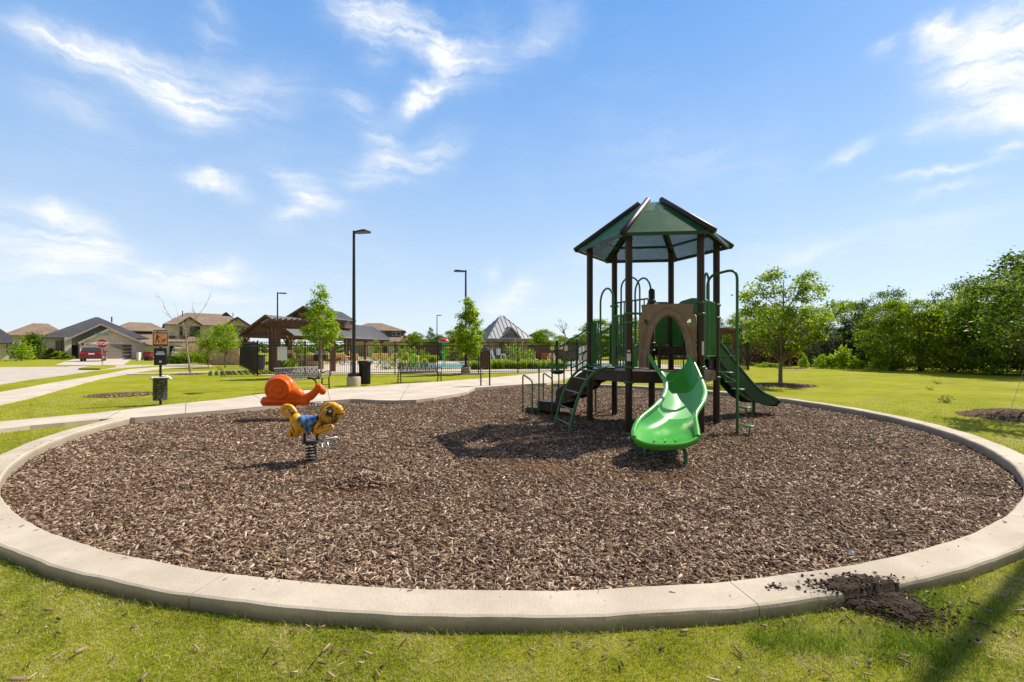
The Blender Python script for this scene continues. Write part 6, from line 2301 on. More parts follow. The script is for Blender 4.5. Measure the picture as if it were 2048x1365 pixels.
# white house at the left edge
h = House('white brick house with charcoal roof cut off at the far left edge', 58, -20, 40)
h.wall(-170, 36, 686, None, 58, 14, M_WBR)
mb = MB(); hip(mb, XO(-180, 57.5), XO(44, 57.5), 57.5, 74, ZO(686, 57.5), ZO(630, 66), XO(-120, 66), XO(-45, 66), 66); mb.build('roof', M_SHB, h.t)
h.window(12.5, 15.5, 689, 706, 58, M_WHT, False); h.window(31, 33, 689, 712, 58, M_WHT, False)
# tan-roofed house behind
h = House('tan-roofed house showing above the two charcoal roofs', 95, 10, 130)
h.wall(10, 128, 670, None, 96, 12, M_GBR)
mb = MB(); hip(mb, XO(2, 95), XO(140, 95), 95, 110, ZO(671, 95), ZO(647, 101), XO(66, 101), XO(96, 101), 101); mb.build('roof', M_SHT, h.t)
h = House('grey two-storey house with tan hip roof right of the charcoal roof', 86, 228, 338)
h.wall(262, 334, 661, None, 86, 9, M_SIDG); h.wall(262, 338, 688, None, 82, 4, M_GBR)
mb = MB(); hip(mb, XO(226, 85), XO(340, 85), 85, 97, ZO(662, 85), ZO(645.5, 91), XO(258, 91), XO(302, 91), 91); mb.build('roof', M_SHT, h.t)
mb = MB(); mb.plate([AT(258, 690, 81), AT(342, 690, 81), AT(338, 665, 86), AT(272, 665, 86)], .12); mb.build('lower_roof', M_SHT, h.t)
h.window(300, 308, 666, 672, 86, M_WHT)
# two-storey tan house
h = House('two-storey stone house with tan roof, dark shutters and charcoal garage door', 64, 331, 500, ang=38)
Y = 64
h.wall(331, 449, 650, None, Y, 12, M_WBR); h.wall(449, 500, 650, None, Y - 1, 12, M_GBR)
mb = MB(); hip(mb, XO(325.5, 63.4), XO(492, 63.4), 63.4, 77, ZO(650.5, 63.4), ZO(627.5, 70), XO(372, 70), XO(452, 70), 70); mb.build('roof', M_SHT, h.t)
h.gable((353, 650), (379, 633.5), (404, 650), 62.6, 69, M_SHT, M_GBR, M_TRIM, .3)
h.gable((448, 650), (474.5, 634), (501, 651), 62.4, 70, M_SHT, M_GBR, M_TRIM, .3)
h.gable((430, 645), (452, 624.5), (470, 640), 69, 76, M_SHT, M_SID, M_TRIM, .2)
h.window(381, 395, 654, 671, 63.9, M_TRIM)
mb = MB()
for (a, b2) in ((359, 365), (396.5, 400)): mb.span((XO(a, Y), Y - .08, ZO(672, Y)), (XO(b2, Y), Y, ZO(652, Y)))
mb.build('shutters', M_TRIM, h.t)
h.window(430, 438, 656, 668, 63.9, M_TRIM); h.window(466, 474, 655, 667, 62.9, M_TRML); h.window(477, 488, 655, 667, 62.9, M_TRML)
mb = MB(); mb.plate([AT(331, 683.5, 61.5), AT(500, 683.5, 61.5), AT(500, 672, 64), AT(331, 672, 64)], .15); mb.build('porch_roof', M_SHT, h.t)
mb = MB(); mb.span((XO(331, 61.5), 61.5, ZO(686, 61.5)), (XO(500, 61.5), 61.6, ZO(684, 61.5))); mb.build('fascia', M_TRIM, h.t)
h.wall(331, 339, 684.5, None, 62, 2, M_WBR); h.wall(412, 500, 684.5, None, 62, 2, M_WBR); h.wall(339, 412, 684.5, 692, 62, 2, M_WBR, 'lintel')
h.garage(339, 412, 692, 717, 62.4, M_GARD)
h.window(478, 490, 690, 705, 62, M_TRML)
mb = MB(); p = AT(365, 633, 68); mb.tube([p, p + Vector((0, 0, .8))], .06, 8); p = AT(466, 634, 70); mb.tube([p, p + Vector((0, 0, .6))], .06, 8); mb.build('vent_pipe', M_TRIM, h.t)
# house behind the pavilion
h = House('blue-grey two-storey house with tan roof beyond the pavilion', 84, 735, 812, ang=12)
h.wall(700, 808, 661, None, 85, 9, M_SIDG); h.wall(700, 822, 683, None, 80, 5, M_WBR)
mb = MB(); hip(mb, XO(695, 84.2), XO(811, 84.2), 84.2, 96, ZO(661.5, 84.2), ZO(647, 90), XO(735, 90), XO(764, 90), 90); mb.build('roof', M_SHT, h.t)
mb = MB(); mb.plate([AT(698, 687, 79.4), AT(824, 687, 79.4), AT(812, 672, 85), AT(704, 672, 85)], .12); mb.build('lower_roof', M_SHT, h.t)
h.gable((793, 688), (808, 676), (823, 688), 78.8, 84, M_SHT, M_WBR, M_TRML, .3)
h.window(785, 791.5, 665, 671, 85, M_WHT, False); h.window(794, 800.5, 665, 671, 85, M_WHT, False); h.window(762, 768, 665, 671, 85, M_WHT, False)
h.garage(700, 735, 693, 712, 80, M_SID); h.garage(748, 775, 693, 712, 80, M_GARD); h.window(790, 796, 692, 703, 80)

CUR['on'] = False
# brick screen wall
a = Vector((XO(424, 41.5), 41.5)); b2 = Vector((XO(476, 40.5), 40.5))
t = thing('screen_wall', 'orange brick screen wall behind the two small street trees', 'wall', (a.x, a.y, LAWN))
mb = MB(); mb.bar((a.x, a.y, .62), (b2.x, b2.y, .62), .25, 1.42); mb.build('wall', M_REDB, t)
mb = MB(); mb.bar((a.x - .05, a.y, 1.36), (b2.x + .05, b2.y, 1.36), .33, .06); mb.build('coping', M_REDB, t)
for p in (a, b2): mb = MB(); mb.box((p.x, p.y, .66), (.42, .42, 1.5)); mb.build('pier', M_REDB, t)


# ------------------------------------------------------------------ cars
def suv(label, loc, rz, col, L=4.5, Wd=1.82, Hh=1.62):
    t = thing('parked_car', label, 'car', loc, rz, None, False)          # local: +y is forward
    paint = pmat('car_paint', col, .25, .2, .04, 2, coat=.6)
    h2 = L / 2
    body = [(-h2, .42), (-h2 + .02, .78), (-h2 + .06, .98), (-h2 + .16, 1.04), (h2 - 1.25, 1.0), (h2 - .35, .86), (h2 - .05, .68), (h2, .40), (h2 - .1, .26), (-h2 + .1, .28)]
    mb = MB(); vs = []
    for x, k in ((-Wd / 2, 1), (Wd / 2, 1)):
        vs += [Vector((x, y, z)) for y, z in body]
    n = len(body)
    mb.add(vs, [tuple(range(n)), tuple(range(2 * n - 1, n - 1, -1))] + [(i, n + i, n + (i + 1) % n, (i + 1) % n) for i in range(n)])
    bo = mb.build('body', paint, t, bevel=.07)
    cab = [(-h2 + .14, 1.02), (-h2 + .42, Hh - .06), (-h2 + .75, Hh), (.25, Hh - .02), (.95, 1.0)]
    mb = MB(); vs = []
    for s in (-1, 1):
        for y, z in cab: vs.append(Vector((s * (Wd / 2 - .04 - (z - 1.0) * .28), y, z)))
    n = len(cab)
    mb.add(vs, [tuple(range(n - 1, -1, -1)), tuple(range(n, 2 * n))] + [(i, (i + 1) % n, n + (i + 1) % n, n + i) for i in range(n)])
    mb.build('cabin', paint, t, bevel=.05)
    mb = MB()
    def cx__(z): return Wd / 2 - .04 - (z - 1.0) * .28
    y0, y1 = -h2 + .165, -h2 + .40
    mb.plate([Vector((-cx__(1.08) + .08, y0 - .035, 1.08)), Vector((cx__(1.08) - .08, y0 - .035, 1.08)), Vector((cx__(1.5) - .08, y1 - .035, Hh - .12)), Vector((-cx__(1.5) + .08, y1 - .035, Hh - .12))], .01)
    mb.build('rear_window', M_GLASS, t)
    for s in (-1, 1):
        mb = MB(); mb.plate([Vector((s * (cx__(1.08) + .012), -h2 + .5, 1.08)), Vector((s * (cx__(1.08) + .012), .75, 1.08)), Vector((s * (cx__(1.5) + .012), .28, Hh - .12)), Vector((s * (cx__(1.5) + .012), -h2 + .72, Hh - .12))][::s], .01); mb.build('side_window', M_GLASS, t)
        mb = MB(); mb.box((s * (Wd / 2 - .2), -h2 + .035, .88), (.36, .09, .16)); mb.build('tail_light', pmat('tail_light', (.45, .02, .02), .25) if 'tail_light' not in bpy.data.materials else bpy.data.materials['tail_light'], t, bevel=.02)
        mb = MB(); mb.box((s * (Wd / 2 + .08), .75, 1.08), (.2, .1, .14)); mb.build('mirror', paint, t, bevel=.02)
        for y in (-h2 + .85, h2 - .85):
            mb = MB(); M = Matrix.Rotation(R(90), 3, 'Y'); mb.lathe([(.18, -.11), (.33, -.10), (.34, 0), (.33, .10), (.18, .11)], (s * (Wd / 2 - .10), y, .34), 20, M=M)
            wh = mb.build('wheel', M_BLACK, t)
            mb = MB(); mb.lathe([(.2, -.01), (.21, .0), (.05, .02)], (s * (Wd / 2 + .015), y, .34), 14, M=Matrix.Rotation(R(90 * s), 3, 'Y')); mb.build('rim', M_STEEL, wh)
    mb = MB(); mb.box((0, -h2 - .005, .84), (.5, .03, .16)); mb.build('number_plate', M_WHT, t)
    mb = MB(); mb.box((0, -h2 + .01, .42), (Wd - .1, .12, .2)); mb.build('bumper', M_TRIM, t, bevel=.03)
    return t


suv('dark red crossover parked on the driveway of the charcoal-roofed house', (XO(179, 51), 51.5, LAWN + .03), R(38), (.26, .012, .016), Wd=1.9)
suv('white crossover parked behind the feathery grasses of the two-storey house', (XO(354, 59), 60, LAWN), R(30), (.78, .77, .74), Wd=1.9)
# bins and pedestal by the street
p = G(297, 722.5, LAWN); p = Vector((XO(297, 54), 54, LAWN))
t = thing('recycling_bin', 'dark red bin lying open beside the charcoal-roofed house', 'rubbish bin', tuple(p))
mb = MB(); mb.prism([(p.x - .45, p.y - .3), (p.x + .35, p.y - .3), (p.x + .45, p.y + .3), (p.x - .4, p.y + .3)], .35, .92); mb.build('body', pmat('dark_red_plastic', (.25, .015, .02), .5), t, bevel=.05)
mb = MB(); mb.box((p.x, p.y, .96), (.95, .7, .06)); mb.build('lid', pmat('red_lid', (.30, .02, .025), .5), t, bevel=.02)
mb = MB(); mb.box((p.x - .25, p.y, .15), (.12, .5, .46)); mb.box((p.x + .25, p.y, .15), (.12, .5, .46)); mb.build('wheels', M_BLACK, t)
xbox('utility_pedestal', 'white utility post beside the dark red bin', 'utility post', 273, 277.5, 705, 722, 53, .35, M_WHT, parts='casing')

# ------------------------------------------------------------------ trees and plants
L_PEAR = leafmat('pear_leaf', [(0.0, (0.04, 0.085, 0.006)), (0.35, (0.15, 0.25, 0.014)), (0.7, (0.32, 0.42, 0.025)), (1.0, (0.50, 0.58, 0.08))], .48)
L_OAK = leafmat('oak_leaf', [(0.0, (0.035, 0.07, 0.006)), (0.4, (0.12, 0.19, 0.014)), (0.75, (0.27, 0.36, 0.03)), (1.0, (0.46, 0.52, 0.09))], .48)
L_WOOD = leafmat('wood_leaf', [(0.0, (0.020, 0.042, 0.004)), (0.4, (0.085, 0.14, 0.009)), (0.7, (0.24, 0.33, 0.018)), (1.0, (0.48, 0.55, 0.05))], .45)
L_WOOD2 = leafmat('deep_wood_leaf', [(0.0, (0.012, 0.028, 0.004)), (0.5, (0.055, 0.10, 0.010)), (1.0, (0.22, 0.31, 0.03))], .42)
L_CED = leafmat('cedar_needle', [(0.0, (0.010, 0.022, 0.008)), (0.6, (0.025, 0.045, 0.014)), (1.0, (0.05, 0.08, 0.02))], .15)
L_PUR = leafmat('purple_leaf', [(0.0, (0.02, 0.008, 0.008)), (0.6, (0.07, 0.025, 0.022)), (1.0, (0.15, 0.06, 0.045))], .3)
L_STRAP = leafmat('strap_leaf', [(0.0, (0.07, 0.13, 0.01)), (0.5, (0.22, 0.33, 0.02)), (1.0, (0.42, 0.50, 0.06))], .45)
L_PLUME = leafmat('plume', [(0.0, (0.30, 0.20, 0.14)), (1.0, (0.62, 0.46, 0.36))], .4)
M_BARK = pmat('grey_bark', (0.17, 0.125, 0.095), .9, 0, .3, 14, 1.0, 50, c2=(.27, .21, .17))
M_BARKP = pmat('pale_bark', (0.34, 0.28, 0.22), .9, 0, .3, 14, .6, 50)


def leaves(C, size, rg, up=.35, aspect=.5):
    """folded diamond leaves at points C"""
    n = len(C)
    d = rg.normal(0, 1, (n, 3)); d[:, 2] = d[:, 2] * .6 - .15; d /= np.linalg.norm(d, axis=1)[:, None]
    nn = rg.normal(0, 1, (n, 3)); nn[:, 2] = np.abs(nn[:, 2]) + up; s = np.cross(d, nn); s /= np.linalg.norm(s, axis=1)[:, None] + 1e-9
    nn = np.cross(s, d)
    L = (size * (.6 + .8 * rg.random(n)))[:, None]
    V = np.stack([C - d * L * .5, C + s * L * aspect * .5 + nn * L * .10, C + d * L * .5, C - s * L * aspect * .5 + nn * L * .10], 1).reshape(-1, 3)
    F = np.arange(n * 4).reshape(n, 4)
    return V, F


def crown_clusters(prof, n, rg, inner=.12):
    """prof: (z, r) list; returns cluster centres relative to the axis"""
    z = np.array([p[0] for p in prof]); r = np.array([p[1] for p in prof])
    out = []
    while len(out) < n:
        t = rg.uniform(z[0], z[-1]); rr = np.interp(t, z, r)
        if rg.random() > (rr / r.max()) ** 1.1 + .05: continue
        a = rg.uniform(0, 2 * np.pi); q = rr * math.sqrt(rg.uniform(inner, 1))
        out.append((q * math.cos(a), q * math.sin(a), t))
    return np.array(out)


def tree(name, label, x, y, prof, trunk_r, trunk_top, ncl, nleaf, lsize, csd, mat, seed, bark=M_BARK, cat='tree', group=None, zb=LAWN, lean=(0, 0), flat=.7, limbs=.6, wob=.04, up=.35, world=True):
    rg = np.random.default_rng(seed); rn = random.Random(seed)
    t = thing(name, label, cat, (x, y, zb), group=group, world_coords=False)
    C = crown_clusters(prof, ncl, rg)
    zt = prof[-1][0]
    C[:, 0] += lean[0] * C[:, 2] / zt; C[:, 1] += lean[1] * C[:, 2] / zt
    C += rg.normal(0, .12 * csd, C.shape)
    # trunk and limbs
    mb = MB(); tp = []; k = 7
    for i in range(k + 1):
        f = i / k; z = f * trunk_top
        tp.append(Vector((lean[0] * z / zt + rn.uniform(-wob, wob) * (f > 0), lean[1] * z / zt + rn.uniform(-wob, wob) * (f > 0), z - (.1 if i == 0 else 0))))
    TP = cr_spline(tp, 3)
    mb.tube(TP, [trunk_r * (1.25 if i == 0 else 1) * (1 - .85 * i / (len(TP) - 1)) for i in range(len(TP))], 10)
    z0 = prof[0][0]
    for c in C:
        if rn.random() > limbs: continue
        rad = math.hypot(c[0], c[1])
        zs = min(max(z0 * .75, c[2] - rad * rn.uniform(.6, 1.1)), trunk_top * .96)
        f = zs / trunk_top; b = TP[min(len(TP) - 1, int(f * (len(TP) - 1)))]
        e = Vector(c); m = b.lerp(e, .5) + Vector((rn.uniform(-.1, .1), rn.uniform(-.1, .1), rad * .10))
        r0 = trunk_r * (1 - .8 * f) * .42
        mb.tube(cr_spline([b, m, e], 4), [r0 * (1 - .85 * i / 8) for i in range(9)], 5, cap=False)
    mb.build('trunk', bark, t)
    per = nleaf // ncl
    w = .6 + .8 * rg.random(ncl)
    idx = np.repeat(np.arange(ncl), np.maximum(3, (per * w).astype(int)))
    P = C[idx] + rg.normal(0, 1, (len(idx), 3)) * np.array([csd, csd, csd * flat]) * (.7 + .6 * rg.random(ncl))[idx][:, None]
    P = P[P[:, 2] > .04]
    V, F = leaves(P, lsize, rg, up)
    OFF[t.name] = Vector((0, 0, 0))
    bulk('crown', V, F, mat, t)
    return t


def tz(py, Y): return ZO(py, Y) - LAWN


# young pear-like trees
Y = 23.0; x = XO(642, Y)
k = Y / FPX
tree('young_tree', 'slender young tree with bright leaves behind the bench, its tip above the pavilion', x, Y, [(tz(694, Y), 25 * k), (tz(672, Y), 40 * k), (tz(640, Y), 33 * k), (tz(615, Y), 20 * k), (tz(590, Y), 11 * k), (tz(572, Y), 4 * k)], .045, tz(580, Y), 90, 6600, .115, .115, L_PEAR, 1, M_BARKP, lean=(.0, 0), group=None)
Y = 25.8; x = XO(938, Y); k = Y / FPX
tree('young_tree', 'young tree in a chip ring at the iron fence, in front of the pool house', x, Y, [(tz(706, Y), 14 * k), (tz(690, Y), 26 * k), (tz(668, Y), 29 * k), (tz(645, Y), 22 * k), (tz(622, Y), 11 * k), (tz(601, Y), 4 * k)], .05, tz(612, Y), 95, 6800, .125, .13, L_PEAR, 2, M_BARKP)
Y = 19.0; x = XO(1561, Y); k = Y / FPX
tree('shade_tree', 'spreading shade tree with an open crown in a chip ring right of the tower', x, Y, [(tz(705, Y), 22 * k), (tz(672, Y), 72 * k), (tz(640, Y), 88 * k), (tz(600, Y), 86 * k), (tz(565, Y), 66 * k), (tz(538, Y), 34 * k)], .085, tz(560, Y), 112, 8800, .125, .14, L_OAK, 3, M_BARK, lean=(.12, 0), limbs=.8)
Y = 34.5; x = XO(451, Y); k = Y / FPX
tree('street_tree', 'small round-headed street tree in front of the brick screen wall', x, Y, [(tz(705, Y), 8 * k), (tz(690, Y), 24 * k), (tz(670, Y), 24 * k), (tz(651, Y), 9 * k)], .06, tz(665, Y), 60, 3600, .13, .2, L_PEAR, 4)
Y = 37; x = XO(416, Y); k = Y / FPX
tree('street_tree', 'smaller dark street tree at the left end of the brick screen wall', x, Y, [(tz(712, Y), 7 * k), (tz(695, Y), 19 * k), (tz(678, Y), 18 * k), (tz(664, Y), 7 * k)], .05, tz(676, Y), 50, 2800, .13, .2, L_OAK, 5)
Y = 58; x = XO(66, Y); k = Y / FPX
tree('yard_tree', 'dark dense tree between the two charcoal-roofed houses', x, Y, [(tz(712, Y), 6 * k), (tz(695, Y), 12 * k), (tz(682, Y), 10 * k), (tz(671, Y), 4 * k)], .1, tz(680, Y), 60, 3600, .22, .35, L_WOOD2, 6)
Y = 53; x = XO(43, Y); k = Y / FPX
tree('yard_tree', 'light green staked young tree in front of the white house', x, Y, [(tz(716, Y), 14 * k), (tz(705, Y), 18 * k), (tz(695, Y), 12 * k), (tz(684, Y), 4 * k)], .06, tz(690, Y), 40, 1100, .24, .3, L_PEAR, 7)
Y = 37; x = XO(1580, Y); k = Y / FPX
tree('small_tree', 'small pale-trunked tree against the dark wood behind the shade tree', x, Y, [(tz(715, Y), 12 * k), (tz(700, Y), 22 * k), (tz(688, Y), 10 * k)], .10, tz(695, Y), 20, 700, .14, .2, L_WOOD, 8, M_BARKP)
Y = 39; x = XO(1545, Y); k = Y / FPX
tree('purple_tree', 'low purple-leaved tree at the wood edge beside the pool fence corner', x, Y, [(.1, 48 * k), (tz(715, Y), 56 * k), (tz(698, Y), 44 * k), (tz(684, Y), 20 * k)], .1, 1.2, 60, 6500, .14, .3, L_PUR, 9)
# near tree at the right edge
tree('near_tree', 'dark-leaved staked tree partly cut off by the right edge', 11.02, 9.7, [(1.55, .5), (2.0, .85), (2.7, .95), (3.2, .7), (3.55, .3)], .035, 3.2, 60, 2900, .095, .12, L_WOOD2, 10)
t = thing('guy_wires', 'thin guy wires staked into the lawn for the tree at the right edge', 'tree stake', (10.7, 9.5, LAWN))
mb = MB(); mb.tube([(11.02, 9.7, 1.25), (10.0, 9.2, LAWN)], .003, 4); mb.tube([(11.02, 9.7, 1.25), (10.75, 8.9, LAWN)], .003, 4); mb.build('wires', M_STEEL, t)

# leafless tree
Y = 27.0
t = thing('bare_tree', 'nearly leafless young tree in a chip ring before the two-storey house', 'tree', (XO(381, Y), Y, LAWN))
mb = MB(); rn = random.Random(4)
def q3(px, py, dy=0): return AT(px, py, Y + dy)
mb.tube(cr_spline([q3(381, 748), q3(378, 725), q3(374, 700), q3(372, 672), q3(368, 655), q3(364, 628)], 4), [.06, .058, .055, .052, .05, .048, .046, .044, .042, .04, .038, .035, .032, .03, .026, .022, .018, .014, .01, .008, .006][:21], 8)
def twig(a, b2, r, lvl):
    a, b2 = Vector(a), Vector(b2)
    m = a.lerp(b2, .5) + Vector((rn.uniform(-.08, .08), rn.uniform(-.1, .1), rn.uniform(-.02, .08)))
    mb.tube([a, m, b2], [r, r * .7, r * .35], 5, cap=False)
    if lvl > 0:
        for _ in range(3):
            f = rn.uniform(.3, .95); s = a.lerp(b2, f); d = (b2 - a) * rn.uniform(.25, .45)
            d = Matrix.Rotation(rn.uniform(-.8, .8), 3, 'Y') @ Matrix.Rotation(rn.uniform(-.8, .8), 3, 'Z') @ d
            twig(s, s + d, r * .5, lvl - 1)
for (a0, a1, b0, b1, r) in [(372, 672, 326, 612, .022), (373, 668, 412, 610, .022), (371, 660, 345, 638, .014), (371, 664, 392, 632, .016), (374, 690, 352, 668, .014), (374, 692, 396, 680, .012), (375, 700, 358, 694, .01), (372, 680, 388, 660, .012), (376, 705, 392, 700, .009), (368, 655, 352, 622, .01), (370, 655, 384, 622, .01), (372, 676, 350, 676, .01)]:
    twig(q3(a0, a1), q3(b0, b1, rn.uniform(-.8, .8)), r, 2)
mb.build('trunk', M_BARKP, t)
rg = np.random.default_rng(3)
P = np.array([q3(378 + rg.normal(0, 3), 738 + rg.normal(0, 3)) for _ in range(60)]); V, F = leaves(P, .07, rg); bulk('shoots', V, F, L_PEAR, t)

# chip rings
def ring(px, py, rx, hgt, label, z=LAWN, seed=1, xy=None, ry=None):
    p = G(px, py, z) if xy is None else Vector((xy[0], xy[1], z))
    ry = ry or rx
    t = thing('mulch_ring', label, 'mulch ring', (p.x, p.y, z), group='wood chip rings on the lawn')
    rr_ = np.linspace(.01, 1, 9); aa_ = np.linspace(0, 2 * np.pi, 36, endpoint=False)
    Rg, Ag = np.meshgrid(rr_, aa_, indexing='ij')
    wv = 1 + .08 * np.sin(Ag * 3 + seed) + .05 * np.sin(Ag * 7 + seed * 2)
    X = p.x + Rg * wv * rx * np.cos(Ag); Yy = p.y + Rg * wv * ry * np.sin(Ag)
    Z = z + .004 + hgt * (1 - Rg ** 2)
    V = np.stack([X, Yy, Z], -1).reshape(-1, 3)
    ii, jj = np.meshgrid(np.arange(8), np.arange(36), indexing='ij')
    F = np.stack([ii * 36 + jj, (ii + 1) * 36 + jj, (ii + 1) * 36 + (jj + 1) % 36, ii * 36 + (jj + 1) % 36], -1).reshape(-1, 4)
    bulk('mound', V, F, M_MBED, t, smooth=True)
    rg = np.random.default_rng(seed); n = int(950 * rx * ry)
    a = rg.random(n) * 2 * np.pi; r = np.sqrt(rg.random(n)) * 1.08
    x = p.x + r * rx * np.cos(a); y = p.y + r * ry * np.sin(a)
    V, F = chips(x, y, lambda X_, Y_: z + .006 + hgt * np.clip(1 - ((X_ - p.x) / rx) ** 2 - ((Y_ - p.y) / ry) ** 2, 0, 1), .03, .09, .35, seed=seed)
    o = bulk('wood_chips', V, F, M_CHIP, t); o['kind'] = 'stuff'
    return t


ring(1561, 771, 1.15, .07, 'wood chip ring under the spreading shade tree', seed=2)
ring(938, 748.5, .85, .05, 'wood chip ring under the young tree at the iron fence', seed=3)
ring(381, 749, .85, .05, 'wood chip ring under the leafless tree', seed=4)
ring(247, 790, .90, .03, 'bare wood chip patch on the lawn left of the pet waste station', seed=5)
ring(0, 0, .85, .17, 'dark heaped wood chip ring at the right edge', xy=(10.75, 9.75), seed=6)
ring(1581, 737.5, .9, .05, 'wood chip ring under the small pale-trunked tree', seed=7)

# the wood along the right edge: individual trees sharing four shapes
GW = 'trees of the wood beyond the lawn'
protos = []
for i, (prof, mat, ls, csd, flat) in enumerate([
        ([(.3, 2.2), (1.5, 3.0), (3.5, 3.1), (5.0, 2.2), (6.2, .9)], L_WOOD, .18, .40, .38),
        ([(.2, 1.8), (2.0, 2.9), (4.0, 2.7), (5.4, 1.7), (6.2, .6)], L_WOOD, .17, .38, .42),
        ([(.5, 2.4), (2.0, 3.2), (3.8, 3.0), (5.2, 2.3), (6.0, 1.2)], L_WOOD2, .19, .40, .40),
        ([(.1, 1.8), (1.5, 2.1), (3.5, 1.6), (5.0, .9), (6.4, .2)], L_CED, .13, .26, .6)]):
    protos.append((prof, mat, ls, csd, flat))
WOODS = [  # px, depth, top py, proto, width factor, label
    (1985, 25.6, 566, 0, .9, 'tall bright tree at the wood edge near the right border of the photo'),
    (2070, 24.6, 512, 2, .95, 'tallest tree of the wood, its dark crown cut by the right border'),
    (1905, 28.2, 604, 0, .85, 'light green bushy tree in the wood below the two dark tufts'),
    (1838, 29.5, 600, 1, .9, 'yellow-green tree filling the middle of the wood'),
    (1785, 31.0, 602, 0, .8, 'bright tree whose foliage overhangs the dark gap in the wood'),
    (1722, 37.5, 606, 3, 1.0, 'dark conical cedar in the gap of the wood'),
    (1690, 38.0, 640, 3, 1.3, 'black-green cedar filling the dark gap of the wood'),
    (1630, 47.0, 612, 1, .9, 'green wood tree directly behind the right side of the shade tree'),
    (1590, 40.0, 640, 3, 1.3, 'black-green cedar behind the small pale-trunked tree'),
    (1648, 37.0, 655, 3, 1.2, 'shadowy cedar at the left end of the dark gap'),
    (1535, 43.5, 615, 0, 1.0, 'bright wood tree behind the left side of the shade tree'),
    (1483, 46.0, 622, 1, 1.0, 'green tree behind the step pole of the tower'),
    (1690, 48.0, 604, 0, 1.0, 'far bright tree showing over the dark cedar'),
    (1772, 35.0, 576, 2, .6, 'sparse-topped dark tree rising over the middle of the wood'),
    (1918, 31.0, 558, 2, .55, 'dark tufted tree standing up over the wood skyline'),
    (1440, 52.0, 640, 3, 1.0, 'dark cedar tip showing between the tower posts'),
    (2150, 27.0, 500, 0, 1.2, 'bright wood tree just past the right border'),
    (1350, 62.0, 640, 0, 1.1, 'leafy tree behind the taupe slide hood'),
    (1255, 60.0, 630, 1, 1.1, 'bright leafy tree seen through the tower railings'),
    (1195, 62.0, 640, 0, 1.1, 'leafy tree behind the left tower post'),
    (1160, 57.0, 668, 2, .9, 'dark tree above the transfer steps handrail'),
    (1300, 66.0, 632, 2, 1.1, 'dark leafy tree behind the centre tower post'),
    (1400, 64.0, 632, 1, 1.1, 'leafy tree right of the slide hood'),
    (1088, 70.0, 660, 0, 1.1, 'rounded bright tree beyond the cedar fence, right of the pool house'),
    (1050, 66.0, 668, 1, 1.1, 'green tree touching the right end of the pool house roof'),
    (1120, 74.0, 672, 0, 1.0, 'low bright tree between pool house and climbing tower'),
    (905, 72.0, 662, 0, 1.1, 'bright tree behind the splash mushroom'),
    (862, 74.0, 656, 3, .9, 'dark cedar left of the most distant lamp post'),
    (835, 70.0, 664, 1, 1.0, 'green tree beyond the pool next to the blue-grey house'),
    (870, 66.0, 668, 2, 1.0, 'shaded tree directly under the distant lamp head'),
    (950, 74.0, 668, 1, 1.0, 'green tree seen behind the young tree at the fence'),
    (1015, 78.0, 676, 2, 1.2, 'dark tree mostly hidden by the pool house'),
]
PROTO_T = {}
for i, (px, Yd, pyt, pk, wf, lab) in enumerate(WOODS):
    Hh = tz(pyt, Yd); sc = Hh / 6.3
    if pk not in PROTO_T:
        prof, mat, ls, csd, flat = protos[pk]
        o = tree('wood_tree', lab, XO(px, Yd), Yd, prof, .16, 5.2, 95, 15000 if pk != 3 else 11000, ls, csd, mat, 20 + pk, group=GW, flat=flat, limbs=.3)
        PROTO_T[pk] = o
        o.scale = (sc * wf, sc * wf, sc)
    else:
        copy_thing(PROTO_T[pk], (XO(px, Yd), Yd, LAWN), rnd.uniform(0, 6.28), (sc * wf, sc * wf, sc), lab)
# a far mass closing the view behind them
rg = np.random.default_rng(8)
n = 26000
ax = rg.uniform(-20, 75, n); row = rg.random(n)
ay = 84 + row * 6 - np.clip(ax - 20, 0, 60) * .80
az_ = rg.random(n) ** .8 * (4.3 + 1.0 * np.sin(ax * .5) + .7 * np.sin(ax * 1.3 + 1)) * np.where(ax < 25, .8, 1.0)
V, F = leaves(np.stack([ax, ay, az_], -1), .75, rg, .3, .6)
tag(bulk('far_woodland', V, F, L_WOOD2), 'far belt of woodland closing the view behind the pool and lawn', 'woodland', kind='stuff')
rg = np.random.default_rng(18)
n = 9000
ax = rg.uniform(-330, -30, n); ay = 150 + rg.random(n) * 12 + ax * .12; az_ = rg.random(n) ** .8 * (2.6 + .6 * np.sin(ax * .21) + .4 * np.sin(ax * .57))
V, F = leaves(np.stack([ax, ay, az_], -1), 1.3, rg, .3, .6)
tag(bulk('far_treeline', V, F, L_WOOD2), 'low distant tree belt on the horizon behind the houses', 'woodland', kind='stuff')
# small bushes at the wood edge
bush0 = None
for (px, py, wpx, hpx, lab) in [(1685, 738, 52, 40, 'largest of the light green saplings at the foot of the dark wood'), (1644, 737.5, 34, 26, 'middle light green sapling at the foot of the dark wood'), (1607, 737, 20, 24, 'narrow light green sapling nearest the small pale trunk'),
                               (1715, 739, 30, 18, 'low leafy shoot right of the largest sapling'), (1765, 741, 44, 34, 'leafy skirt of green growth under the overhanging bright tree'), (1530, 735, 40, 9, 'flat green plant bed beside the pool fence corner'), (1552, 735.5, 26, 8, 'small low plant left of the pale-trunked tree')]:
    p = G(px, py, LAWN); kk = p.y / FPX; w = wpx * kk / 2; hh = hpx * kk
    if bush0 is None:
        bush0 = tree('bush', lab, p.x, p.y, [(.05, .75), (.35, .95), (.8, .5), (1.05, .12)], .02, .8, 40, 1500, .17, .13, L_PEAR, 31, cat='bush', group='saplings along the wood edge')
        bush0.scale = (w, w, hh)
    else: copy_thing(bush0, (p.x, p.y, LAWN), rnd.uniform(0, 6), (w, w, hh), lab)


